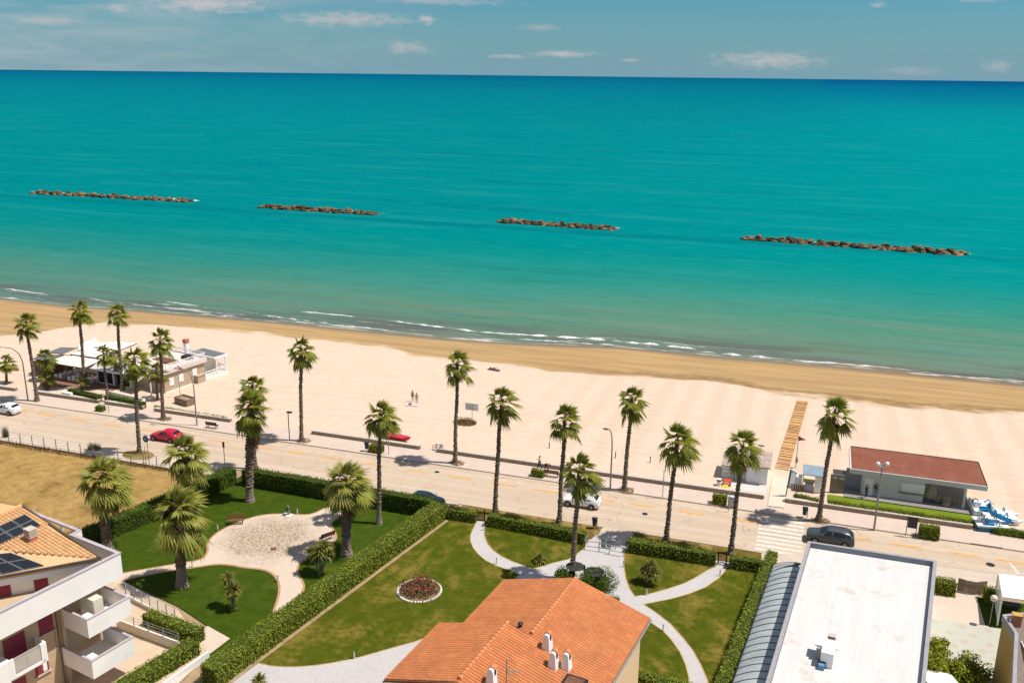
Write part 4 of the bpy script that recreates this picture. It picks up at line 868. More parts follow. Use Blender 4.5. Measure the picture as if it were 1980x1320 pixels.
# ---- villa with the terracotta roof
def villa():
    A = W(1113, 1118, 8.5); E = W(1254, 1193, 6.75); Lf = W(961, 1132, 6.75)
    B = W(1028, 1225, 8.5); r = (B - A); r.z = 0; r.normalize()
    x_ = Vector((-r.y, r.x, 0)); wr = abs((E - A).dot(x_)); wl = abs((Lf - A).dot(x_)); w = (wr + wl) / 2; k = 1.75 / w
    right = Vector((-r.y, r.x, 0)); right = right if right.x > 0 else -right
    dR = (right * w + Vector((0, 0, -1.75))).normalized(); dL = (-right * w + Vector((0, 0, -1.75))).normalized()
    nR = dR.cross(r).normalized(); nR = nR if nR.z > 0 else -nR
    Q = on_plane(982, 1203, A, nR); sq = (Q - A).dot(r); off = -(Q - A).dot(right); z2 = A.z + k * off
    ridge2 = lambda s: A + r * s - right * off + Vector((0, 0, k * off))
    nL = dL.cross(r).normalized(); nL = nL if nL.z > 0 else -nL
    V = on_plane(841, 1214, ridge2(sq), nL); w2 = -(V - ridge2(sq)).dot(right); L = 16.0
    t = thing('villa', 'villa with terracotta tiled double roof and cream walls at the bottom centre', 'house', (A.x, A.y, 0))
    body = MB()
    iw = w - .55; p = [A + right * iw + r * .5, A + right * iw + r * L, A - right * (off + w2 - .5) + r * L, A - right * (off + w2 - .5) + r * (sq + .5), A - right * iw + r * (sq + .5), A - right * iw + r * .5]
    body.prism([(q.x, q.y) for q in p], 0, 6.55); body.build('wall', K['cream_wall'], t, world=True)
    sub = MB(); T = .16
    def slope(P, down, wd, s0, s1):
        q = P + r * s0; q1 = P + r * s1; v = down * (wd / abs(down.dot(right)))
        sub.slab(q, q1, q1 + v, q + v, T)
    slope(A, dR, w, 0, L); slope(A, dL, w, 0, sq + .2)
    P2 = ridge2(0); slope(P2, dR, off, sq, L); slope(P2, dL, w2, sq, L)
    roof = sub.build('roof', K['wood_eave'], t, world=True)
    tl = MB(); sl = w / abs(dR.dot(right)); s2 = w2 / abs(dL.dot(right)); so_ = off / abs(dR.dot(right))
    tiles(tl, A, r, dR, L, sl); tiles(tl, A, r, dL, sq + .2, sl); kq = math.ceil(sq / .27) * .27
    tiles(tl, P2 + r * kq, r, dR, L - kq, so_); tiles(tl, P2 + r * kq, r, dL, L - kq, s2)
    tl.build('tiles', K['tile_orange'], roof, world=True)
    rd = MB()
    def cap(P, s0, s1):
        k = int((s1 - s0) / .42)
        for i in range(k): rd.tube([P + r * (s0 + i * .42) + Vector((0, 0, .05)), P + r * (s0 + i * .42 + .44) + Vector((0, 0, .08))], [.15, .17], 8)
    cap(A, -.05, max(sq, (W(1028, 1225, 8.5) - A).dot(r))); rd.build('ridge_caps', K['ridge_tile'], roof, world=True); rd = MB(); cap(P2, sq, L); rd.build('ridge_caps', K['ridge_tile'], roof, world=True)
    g = MB()
    for s0, Pe in ((0, A + dR * (sl + .06)),): g.tube([Pe + Vector((0, 0, -.12)), Pe + r * L + Vector((0, 0, -.12))], .085, 8)
    Pe = A + dL * (sl + .06); g.tube([Pe + Vector((0, 0, -.12)), Pe + r * sq + Vector((0, 0, -.12))], .085, 8)
    Pe = P2 + dL * (s2 + .06); g.tube([Pe + r * sq + Vector((0, 0, -.12)), Pe + r * L + Vector((0, 0, -.12))], .085, 8)
    g.build('gutter', K['pole'], t, world=True)
    vp = on_plane(1006, 1214, A, nL); one('roof_vent', t, K['dark'], lambda m: m.lathe([(.14, 0), (.14, .32), (.2, .34), (.2, .42), (.05, .5)], 10, 0, Matrix.Translation(vp)))
    # chimneys: tapered white shafts with arched tops under a half round tile
    ang = math.atan2(right.y, right.x)
    for px, py in ((1058, 1255), (1070, 1290), (1095, 1292), (951, 1323)):
        P = on_plane(px, py, A, nR); c = MB(); Mx = Matrix.Translation(P) @ Matrix.Rotation(ang, 4, 'Z')
        w0, w1, dp0, dp1, h = .34, .20, .36, .27, 1.25
        prof = [(-w0, -.35), (-w1, h - .15)] + [(-w1 * math.cos(q * math.pi / 8), h - .15 + w1 * math.sin(q * math.pi / 8)) for q in range(1, 8)] + [(w1, h - .15), (w0, -.35)]
        n = len(prof); f = lambda z: dp0 + (dp1 - dp0) * (z + .35) / (h + .4)
        vs = [(x, -f(z), z) for x, z in prof] + [(x, f(z), z) for x, z in prof]
        c.add(vs, [tuple(range(n)), tuple(range(2 * n - 1, n - 1, -1))] + [(i, n + i, n + (i + 1) % n, (i + 1) % n) for i in range(n)], 0, Mx)
        ch = c.build('chimney', K['white'], t, world=True)
        c = MB(); vs = []
        for y in (-.36, .0): vs += [((w1 + .05) * math.cos(q * math.pi / 8), y - .05, h - .12 + (w1 + .06) * math.sin(q * math.pi / 8)) for q in range(9)]
        c.add([(v[0], v[1] + .36, v[2]) for v in vs], [(q, q + 1, 10 + q, 9 + q) for q in range(8)], 0, Mx); c.build('cap_tile', K['ridge_tile'], ch, world=True)
        c = MB(); c.box(w1 - .03 + .05, w1 + .075, -.06, .08, h - .42, h - .1, 0, Mx); c.build('flue_opening', K['black'], ch, world=True)
    P = on_plane(1107, 1331, A, nR); one('dormer', t, K['dark'], lambda m: m.box(-.75, .75, -.9, .9, -.2, .38, 0, Matrix.Translation(P) @ Matrix.Rotation(ang, 4, 'Z')))
    one('dormer_window', t, K['wood'], lambda m: m.box(-.55, .6, -.7, .7, .36, .42, 0, Matrix.Translation(P) @ Matrix.Rotation(ang, 4, 'Z')))
    P = on_plane(979, 1328, A, nR); an = thing('antenna', 'thin television aerial with crossed rods on the terracotta roof', 'aerial', P)
    a = MB(); a.tube([P, P + Vector((0, 0, 2.1))], .035, 6); a.build('mast', K['pole'], an, world=True)
    a = MB(); H_ = P + Vector((0, 0, 1.25)); e = right * .95 + r * -.1; a.tube([H_, H_ + e + Vector((0, 0, .12))], .022, 5)
    for q in range(5):
        c = H_ + (e + Vector((0, 0, .12))) * (.25 + .18 * q); a.tube([c - r * .28, c + r * .28], .016, 4)
    for sg in (1, -1): a.tube([H_, H_ + right * .3 + Vector((0, 0, .42 * sg))], .02, 4); a.tube([H_ + right * .15 + Vector((0, 0, .2 * sg)) - r * .3, H_ + right * .15 + Vector((0, 0, .2 * sg)) + r * .3], .016, 4)
    a.build('rods', K['pole'], an, world=True)
K['wood_eave'] = M('brown_eaves', (.20, .075, .035), .8, .2)
villa()

# ---- long white-roofed building with the glazed vault
def white_building():
    z = 4.3; a, b, c, d = W(1562, 1045, z + .0), W(1812, 1083, z), W(1790, 1320, z), W(1480, 1320, z)
    sr = (c - b).normalized(); sl = (d - a).normalized(); c = b + sr * 46; d = a + sl * 46
    t = thing('low_building', 'long single storey building with a bright white membrane roof and grey parapet', 'building', (a.x, a.y, 0))
    P = [Vector((q.x, q.y)) for q in (a, b, c, d)]; inn = offset_poly(P, -.30)
    m = MB(); m.prism(inn, 0, z - .55); m.prism
    m.build('wall', K['white_wall'], t, world=True)
    one('roof', t, K['membrane'], lambda m: m.prism(offset_poly(P, -.33), z - .545, z - .50))
    m = MB(); oz = z - 1.2
    for i in range(4):
        o0, o1, i0, i1 = P[i], P[(i + 1) % 4], inn[i], inn[(i + 1) % 4]
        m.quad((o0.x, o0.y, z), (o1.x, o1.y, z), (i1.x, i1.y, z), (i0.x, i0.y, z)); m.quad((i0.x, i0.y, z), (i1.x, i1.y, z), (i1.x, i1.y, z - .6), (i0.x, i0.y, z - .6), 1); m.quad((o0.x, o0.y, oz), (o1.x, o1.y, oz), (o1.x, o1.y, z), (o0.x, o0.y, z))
        m.quad((o0.x, o0.y, oz), (i0.x, i0.y, oz), (i1.x, i1.y, oz), (o1.x, o1.y, oz))
    m.build('parapet', [K['frame_grey'], K['parapet_in']], t, world=True)
    zr = z - .5; ang = math.atan2(sl.y, sl.x) + math.pi / 2
    def unit(name, mat, px, py, sx, sy, h, z0=0): q = W(px, py, zr); Mx = Matrix.Translation(q) @ Matrix.Rotation(ang, 4, 'Z'); return q, Mx
    q, Mx = unit('', 0, 1592, 1278, 0, 0, 0); v = thing('roof_vent', 'white boxy ventilation unit standing on the white roof', 'vent', q)
    one('cover', v, K['white'], lambda m: m.box(-.75, .95, .3, 1.4, 1.0, 1.12, 0, Mx)); one('duct', v, K['white_wall'], lambda m: m.box(-.2, .7, -.75, .28, 0, 1.25, 0, Mx)); one('back_panel', v, K['frame_grey'], lambda m: m.box(-.6, -.22, .0, 1.3, 0, .99, 0, Mx))
    q, Mx2 = unit('', 0, 1606, 1253, 0, 0, 0); v = thing('chimney', 'small stepped brown flue beside the ventilation unit on the white roof', 'chimney', q)
    one('stack', v, K['frame_grey'], lambda m: m.box(-.2, .2, -.2, .2, 0, .8, 0, Mx2))
    for i in range(3): one('slat', v, K['concrete'], lambda m: m.box(-.3, .3, -.25, .25, .82 + i * .15, .90 + i * .15, 0, Mx2))
    q, Mx3 = unit('', 0, 1587, 1292, 0, 0, 0); v = thing('electrical_box', 'small blue box at the foot of the roof ventilation unit', 'box', q)
    one('case', v, K['blue_grey'], lambda m: m.box(-.2, .25, -.2, .18, 0, .4, 0, Mx3)); one('hood', v, K['dark'], lambda m: m.box(-.26, .31, .19, .5, 0, .46, 0, Mx3))
    # barrel vault of translucent sheets leaning on the long side
    e0, e1 = W(1496, 1088, 1.3), W(1416, 1320, 1.3); ed = (e1 - e0).normalized(); w0 = a + sl * .9; w0.z = z - 1.75
    vt = thing('glazed_vault', 'curved translucent canopy with dark ribs along the white roofed building', 'canopy', (e0.x, e0.y, 0))
    N = 10
    def arc(A_, B_, f): 
        p = A_.lerp(B_, f); p.z = A_.z + (B_.z - A_.z) * math.sin(f * math.pi / 2) ** .9; return p
    sh, rb = MB(), MB(); Lv = 34; st = 1.02; k = int(Lv / st)
    wl = [(e0 + ed * (1.9 + i * st), w0 + sl * (1.15 + i * st)) for i in range(k)]
    for i in range(k - 1):
        for j in range(N): sh.quad(arc(*wl[i], j / N), arc(*wl[i + 1], j / N), arc(*wl[i + 1], (j + 1) / N), arc(*wl[i], (j + 1) / N), 0)
    apex = w0 + sl * .7 + Vector((0, 0, .02)); fr = []
    for q in range(5):   # the rounded front end: ribs fan out from one point on the wall
        f = q / 4; base = e0 + ed * 1.9 * (1 - min(1, f * 1.6)) if f < .625 else e0.lerp(Vector((w0.x - .35, w0.y + .35, 1.3)), (f - .625) / .375 * .85)
        fr.append(base)
    for q in range(4):
        for j in range(N): sh.quad(arc(fr[q], apex, j / N), arc(fr[q + 1], apex, j / N), arc(fr[q + 1], apex, (j + 1) / N), arc(fr[q], apex, (j + 1) / N), 1)
    sh.build('glazing', [K['vault'], K['vault_pale']], vt, world=True, smooth=False)
    up = Vector((0, 0, .03))
    for A_, B_ in wl + [(f, apex) for f in fr]:
        r_ = MB(); r_.tube([arc(A_, B_, j / N) + up for j in range(N + 1)], .03 if A_ is not fr[0] and A_ not in fr else .018, 5); r_.build('rib', K['rib'], vt, world=True)
    one('base_rail', vt, K['dark'], lambda m: m.bar(e0 + Vector((0, 0, -.05)), e0 + ed * Lv + Vector((0, 0, -.05)), .14, .2))
    one('side_wall', vt, K['dark_wall'], lambda m: m.slab(e0 + Vector((0, 0, -.16)), e0 + ed * Lv + Vector((0, 0, -.16)), e0 + ed * Lv + Vector((0, 0, -1.3)), e0 + Vector((0, 0, -1.3)), .1))
def membrane_material():
    m, N, L, b = new_mat('white_roof_membrane', .75, .2); tc = N.new('ShaderNodeNewGeometry'); s = N.new('ShaderNodeSeparateXYZ'); mp = N.new('ShaderNodeMapping'); mp.inputs['Rotation'].default_value = (0, 0, math.radians(-5.5)); L.new(tc.outputs['Position'], mp.inputs[0]); mp.vector_type = 'TEXTURE'; L.new(mp.outputs[0], s.inputs[0])
    P = mp.outputs[0]; n1 = noise_node(N, L, P, .35, 6, .65); n2 = noise_node(N, L, P, 1, 5, .6, (1.4, .12, 0))
    c = cmix(N, L, mrange(N, L, n2, .35, .7), (.60, .588, .57), (.56, .545, .528)); c = cmix(N, L, mth(N, L, 'MULTIPLY', mrange(N, L, n1, .56, .72), .7), c, (.47, .36, .27))
    fx = mth(N, L, 'FRACT', mth(N, L, 'MULTIPLY', s.outputs[0], .75)); seam = mth(N, L, 'MAXIMUM', mrange(N, L, fx, .05, .0), mrange(N, L, fx, .95, 1.0))
    fy = mth(N, L, 'FRACT', mth(N, L, 'MULTIPLY', s.outputs[1], .14)); seam2 = mrange(N, L, fy, .012, .0)
    c = cmix(N, L, mth(N, L, 'MULTIPLY', mth(N, L, 'MAXIMUM', seam, seam2), .45), c, (.645, .635, .625)); L.new(c, b.inputs['Base Color'])
    bump(N, L, b, mth(N, L, 'ADD', mth(N, L, 'MULTIPLY', seam, .6), noise_node(N, L, P, 1.2, 5, .6)), .35, .06); return m
K['membrane'] = membrane_material(); K['parapet_in'] = M('parapet_inner_shade', (.20, .225, .26), .7, .15, 1); K['blue_grey'] = M('blue_grey_case', (.12, .25, .42), .5, .1)  # parapet inner faces: shade painted in as a darker, bluer grey
K['vault'] = M('pale_blue_sheet', (.42, .45, .45), .3, .2, .5, spec=.6); K['vault_pale'] = M('pale_translucent_sheet', (.52, .53, .52), .25, .15, .5, spec=.6); K['rib'] = M('vault_rib', (.03, .07, .11), .5, .1)
white_building()

# ---- white apartment house on the left, with diamond roof over a walled terrace
def apartments():
    Z = 9.8; O = W(233, 1069, Z); rz = math.radians(-12); t = thing('apartment_house', 'white apartment house with balconies, wine red shutters and solar panels on its tiled roof', 'house', (O.x, O.y, 0), rz)
    Rm = Matrix.Translation((O.x, O.y, 0)) @ Matrix.Rotation(rz, 4, 'Z'); inv = Rm.inverted()
    def part(name, mat, fn, parent=t): mb = MB(); fn(mb); return mb.build(name, mat, parent)
    def wallf(m):
        m.box(-14, -2.0, -24, -4.25, 0, 7.84, 0); m.box(-14, -2.3, -4.25, -.6, 0, 7.84, 0); m.box(-2.0, -1.7, -4.45, -4.2, 0, 7.84, 0)
    part('wall', K['tan_facade'], wallf)
    part('terrace_floor', K['tan_facade'], lambda m: m.box(-13.9, -.22, -23.9, -.22, 7.85, 7.95))
    def parap(m):
        m.box(-.22, 0, -24, 0, 7.8, Z); m.box(-5.8, -.222, -.22, 0, 7.8, Z); m.box(-6.02, -5.8, -.22, .75, 7.6, Z); m.box(-13, -6.02, .55, .75, 7.6, Z - .9)
        for x in (-6.6, -8.4, -10.2): m.box(x - .08, x + .08, .56, .74, Z - .9, Z - .15)
        m.box(-13, -6.02, .55, .75, Z - .15, Z)
    pp = part('parapet', K['white_wall'], parap)
    def cop(m): m.box(-.27, .05, -24, .05, Z + .002, Z + .07); m.box(-5.8, -.272, -.27, .05, Z + .002, Z + .07); m.box(-6.07, -5.802, -.27, .80, Z + .002, Z + .07); m.box(-13, -6.072, .50, .80, Z + .002, Z + .07)
    part('coping', K['lilac'], cop, pp)
    # roof in house coordinates
    zA, zT = 11.6, 10.05; ax = -10.5; tx = -.5; zm = lambda x: zA - (zA - zT) * (x - ax) / (tx - ax)
    poly = [(ax, -1.25), (-.5, -1.72), (-5.0, -4.85), (-7.6, -6.3), (ax, -8.0)]
    flat = [(-.3, -1.52), (-5.0, -4.82), (ax, -7.95), (ax, -16.2), (-4.2, -7.15)]
    p0, p1, p2 = Vector((-.3, -1.52, 9.98)), Vector((-4.2, -7.15, 9.98)), Vector((-5.0, -4.82, 10.68)); nf = (p1 - p0).cross(p2 - p0).normalized(); zf = lambda q: p0.z - (nf.x * (q[0] - p0.x) + nf.y * (q[1] - p0.y)) / nf.z
    def roofm(m):
        m.prism(poly, lambda q: zm(q.x) - .25, lambda q: zm(q.x)); m.prism(flat, lambda q: zf((q.x, q.y)) - .25, lambda q: zf((q.x, q.y)) - .01); m.prism([(ax, -1.25), (ax, -17), (ax - 9, -17), (ax - 9, -1.0)], lambda q: zA - .25 + (q.x - ax) * .17, lambda q: zA + (q.x - ax) * .17)
    roof = part('roof', K['flat_peach'], roofm)
    tl = MB(); tiles(tl, Vector((ax, -1.27, zA)), Vector((0, -1, 0)), Vector((tx - ax, 0, zT - zA)).normalized(), 7, 10.6, lambda p: inside(poly)((p.x, p.y)), .30, .42, 0, .02); tl.build('tiles', K['tile_peach'], roof)
    part('ridge_cap', K['tile_peach'], lambda m: m.tube([(ax, -1.2, zA + .06), (ax, -17, zA + .06)], .17, 8), roof)
    def edge(m): m.bar((ax, -1.15, zA + .02), (-.25, -1.6, zT + .02), .16, .22); m.bar((-.2, -1.5, 10.03), (-9.4, -14.8, 10.03), .14, .16)
    part('gutter', K['gutter_dark'], edge)
    ed = (p1 - p0); ed.z = 0; ed.normalize(); nn = Vector((-ed.y, ed.x, 0)); nn = nn if nn.x < 0 else -nn
    f0 = p0 + nn * .08; f1 = p0 + ed * 16 + nn * .08
    part('fascia', K['white_wall'], lambda m: m.prism([(f0.x, f0.y), (f1.x, f1.y), (f1.x + nn.x * .25, f1.y + nn.y * .25), (f0.x + nn.x * .25, f0.y + nn.y * .25)], 9.2, 9.92))
    g0 = p0 + nn * .75 + ed * .9; g1 = p0 + ed * 16 + nn * .75
    part('upper_wall', K['white_wall'], lambda m: m.prism([(g0.x, g0.y), (g1.x, g1.y), (-13.8, -17), (-13.8, -2.4), (-2.4, -2.4)], 7.951, 9.75))
    def onwall(s): return p0 + nn * .75 + ed * s
    for s, wd, hh in ((4.3, .95, 1.7), (6.9, 1.1, 1.7)):
        q = onwall(s); o = MB(); Mx = Matrix.Translation((q.x, q.y, 7.98)) @ Matrix.Rotation(math.atan2(ed.y, ed.x), 4, 'Z'); sg = 1 if (Matrix.Rotation(math.atan2(ed.y, ed.x), 3, 'Z') @ Vector((0, 1, 0))).dot(nn) < 0 else -1
        o.box(-wd / 2, wd / 2, min(sg * .002, sg * .07), max(sg * .002, sg * .07), 0, hh, 0, Mx)
        for j in range(9): o.box(-wd / 2 + .06, wd / 2 - .06, min(sg * .07, sg * .085), max(sg * .07, sg * .085), .1 + j * hh / 9.6, .1 + (j + .5) * hh / 9.6, 0, Mx)
        o.build('shutter', K['shutter'], t)
    def shut(y0, y1, z0, z1, x=-2.0, n=2):
        o = MB(); w = (y1 - y0) / n
        for i in range(n):
            o.box(x + .002, x + .06, y0 + i * w + .02, y0 + (i + 1) * w - .02, z0, z1)
            for j in range(int((z1 - z0) / .16)): o.box(x + .06, x + .075, y0 + i * w + .09, y0 + (i + 1) * w - .09, z0 + .06 + j * .16, z0 + .14 + j * .16)
        s = o.build('shutter', K['shutter'], t); part('sill', K['concrete'], lambda m: m.box(x, x + .16, y0 - .12, y1 + .12, z0 - .09, z0 - .01), s)
    shut(-6.1, -4.95, 5.2, 7.2); shut(-6.85, -5.75, 2.1, 3.5, n=1); shut(-8.9, -7.2, 4.0, 6.3); shut(-9.0, -7.6, 1.0, 2.7)
    # balconies
    def balcony(x0, x1, y0, y1, zt, zb, full=True):
        b_ = MB(); b_.box(x0, x1, y0, y1, zb, zb + .2); b_.box(x1 - .14, x1, y0, y1, zb + .2, zt); b_.box(x0, x1 - .142, y0, y0 + .14, zb + .2, zt); b_.box(x0, x1 - .142, y1 - .14, y1, zb + .2, zt)
        o = b_.build('balcony', K['white_wall'], t)
        part('coping', K['lilac'], lambda m: (m.box(x1 - .17, x1 + .04, y0 - .03, y1 + .03, zt + .002, zt + .05), m.box(x0, x1 - .172, y0 - .03, y0 + .17, zt + .002, zt + .05), m.box(x0, x1 - .172, y1 - .17, y1 + .03, zt + .002, zt + .05)), o)
        return o
    b2 = balcony(-2.28, 1.24, -4.28, -.5, 6.6, 5.05); b3 = balcony(-1.98, 1.66, -4.6, -.9, 3.4, 1.85)
    part('cabinet', K['ivory'], lambda m: m.box(-1.2, .5, -3.1, -2.3, 5.26, 7.35), b2); part('storage_box', K['white'], lambda m: m.box(.1, .85, -4.0, -3.4, 5.26, 6.45), b2); part('storage_box', K['white'], lambda m: m.box(.5, 1.2, -4.3, -3.7, 2.06, 3.25), b3)
    b4 = MB(); b4.box(-1.98, -.8, -9.3, -6.4, 3.7, 3.95); b4.box(-1.98, -.8, -6.55, -6.4, 3.95, 5.3); b4.box(-1.98, -.8, -9.3, -9.15, 3.95, 5.3); b4.box(-.95, -.8, -6.85, -6.56, 3.0, 5.3); b4.box(-.95, -.8, -9.14, -8.9, 3.96, 5.3); b4.box(-2.0, -.8, -12.5, -9.31, 0, 5.3)
    o = b4.build('balcony', K['white_wall'], t); part('rail', K['lilac'], lambda m: (m.bar((-.87, -8.9, 5.25), (-.87, -6.86, 5.25), .07), m.bar((-.87, -8.9, 4.05), (-.87, -6.86, 4.05), .05), m.bar((-.87, -7.9, 4.05), (-.87, -7.9, 5.25), .05)), o); part('glass_panel', K['pane'], lambda m: m.box(-.88, -.86, -8.9, -6.86, 4.1, 5.2), o)
    part('awning', K['ivory'], lambda m: m.slab((-1.99, -10, 7.75), (-1.99, -6.3, 7.75), (-.7, -6.3, 7.45), (-.7, -10, 7.45), .08))
    part('drainpipe', K['pipe'], lambda m: m.tube([(-1.92, -4.7, 8), (-1.92, -4.7, 0)], .05, 6)); part('conduit', K['pipe'], lambda m: m.tube([(-1.97, -4.6, 5.3), (-1.97, -4.95, 5.0), (-1.97, -4.97, 3.6), (-1.97, -4.7, 3.5)], .018, 4))
    # solar arrays and the chimney lie on the roof planes
    def onp(px, py, P, n): return inv @ on_plane(px, py, Rm @ P, Rm.to_3x3() @ n)
    nm = Vector((zA - zT, 0, tx - ax)).normalized(); Pm = Vector((ax, -1.3, zA + .16))
    def array(label, corners, P, n, nu, nv):
        q = [onp(px, py, P, n) for px, py in corners]; c0 = Rm @ q[0]; s = thing('solar_array', label, 'solar panels', c0, 0)
        for i in range(nu):
            for j in range(nv):
                def at(u, v): return Rm @ (q[0].lerp(q[1], u).lerp(q[3].lerp(q[2], u), v))
                e = .012; u0, u1, v0, v1 = i / nu + e, (i + 1) / nu - e, j / nv + e, (j + 1) / nv - e
                m = MB(); m.slab(at(u0, v0), at(u1, v0), at(u1, v1), at(u0, v1), .05); pn = m.build('panel', K['solar'], s, world=True)
                m = MB(); up = (Rm.to_3x3() @ n) * .006; a_, b_, c_, d_ = at(u0, v0) + up, at(u1, v0) + up, at(u1, v1) + up, at(u0, v1) + up
                for A_, B_ in ((a_, b_), (b_, c_), (c_, d_), (d_, a_)): m.bar(A_, B_, .022, .015)
                m.build('frame', K['alu'], pn, world=True)
    array('upper black solar panels beside the brick chimney of the apartment roof', [(49, 993), (80.5, 1014.5), (-30, 1065), (-62, 1044)], Pm, nm, 2, 4)
    Pf = p0 + Vector((0, 0, .06)); array('lower solar panels on the flat peach edge of the apartment roof', [(21, 1067.5), (87.5, 1092.5), (-40, 1119), (-90, 1079)], Pf, nf if nf.z > 0 else -nf, 2, 3)
    q = onp(61, 1044, Vector((ax, -1.3, zA)), nm); c = part('chimney', K['brick'], lambda m: m.box(q.x - .35, q.x + .35, q.y - .3, q.y + .3, q.z - .3, q.z + .35))
    for j in range(4): part('cowl_slat', K['concrete'], lambda m: m.box(q.x - .4, q.x + .4, q.y - .35, q.y + .35, q.z + .36 + j * .19, q.z + .47 + j * .19), c)
K['tan_facade'] = M('sandy_facade', (.50, .37, .235), .9, .10, .6, bump=.1); K['lilac'] = M('lilac_metal_coping', (.45, .39, .41), .6, .1); K['gutter_dark'] = M('dark_gutter', (.10, .075, .06), .6, .15)
K['ivory'] = M('ivory_panel', (.66, .60, .48), .7, .06); K['pane'] = M('balcony_glass', (.45, .42, .36), .2, .05, spec=.5); K['pipe'] = M('brown_pipe', (.17, .12, .085), .7, .1); K['alu'] = M('aluminium', (.30, .31, .33), .5, .05)
apartments()
# yard of the apartment house
sheet('yard_paving', WP([(232, 1120), (345, 1180), (405, 1262), (250, 1400), (-400, 1400), (-500, 1100), (120, 1060)]), .034, M('yard_concrete', (.55, .42, .30), .9, .08, .6))
def railing(name, label, a, b, z0, h, step, mat, nb=6, cat='fence', group=None):
    A, B = Vector((a[0], a[1], z0)), Vector((b[0], b[1], z0)); L = (B - A).length; t = thing(name, label, cat, A, 0, group); n = max(1, int(L / step))
    for i in range(n + 1): one('post', t, K[mat], lambda m: m.bar(A.lerp(B, i / n), A.lerp(B, i / n) + Vector((0, 0, h)), .06))
    one('rails', t, K[mat], lambda m: [m.bar(A + Vector((0, 0, h * (j + 1) / nb)), B + Vector((0, 0, h * (j + 1) / nb)), .022) for j in range(nb)])
    return t
fa, fb, fc = W(241, 1127, 1.5), W(337, 1176, 1.5), W(222, 1136, 1.5)
railing('railing', 'grey metal railing on the low wall between the apartment yard and the park', (fa.x, fa.y), (fb.x, fb.y), .35, 1.15, 1.05, 'alu'); railing('railing', 'short grey railing return next to the balcony of the apartment house', (fa.x - .05, fa.y + .1), (fc.x, fc.y), .35, 1.15, 1.1, 'alu')
def lowwall(label, pts, w, z0, z1, mat='concrete', cap=None, name='low_wall', group=None):
    t = thing(name, label, 'wall', (pts[0][0], pts[0][1], z0), 0, group); m = MB()
    for a, b in zip(pts, pts[1:]):
        a, b = Vector((a[0], a[1])), Vector((b[0], b[1])); e = (b - a).normalized(); n = Vector((-e.y, e.x)) * w / 2; m.prism([a - n, b - n, b + n, a + n], z0, z1 - (.06 if cap else 0))
    m.build('body', K[mat], t, world=True)
    if cap:
        m = MB()
        for a, b in zip(pts, pts[1:]):
            a, b = Vector((a[0], a[1])), Vector((b[0], b[1])); e = (b - a).normalized(); n = Vector((-e.y, e.x)) * (w / 2 + .03); m.prism([a - n, b - n, b + n, a + n], z1 - .058, z1)
        m.build('coping', K[cap], t, world=True)
    return t
lowwall('rendered base wall under the grey park railing', [(fa.x, fa.y), (fb.x, fb.y)], .25, -.05, .35, 'ivory')
wa, wb, wc = W(232, 1200, .9), W(345, 1240, .9), W(405, 1265, .4); lowwall('retaining wall behind the balconies at the edge of the yard', [(wa.x - .5, wa.y + .2), (wb.x, wb.y)], .2, -.05, .9, 'ivory')
railing('railing', 'thin grey fence on top of the retaining wall of the yard', (wa.x, wa.y), (wb.x, wb.y), .92, .8, 1.4, 'alu', 3)
w1, w2 = W(403, 1258, .6), W(300, 1330, .6); lowwall('thin white wall on the outer side of the slanting hedge', [(w1.x, w1.y), (w2.x, w2.y)], .15, -.05, .6, 'white')

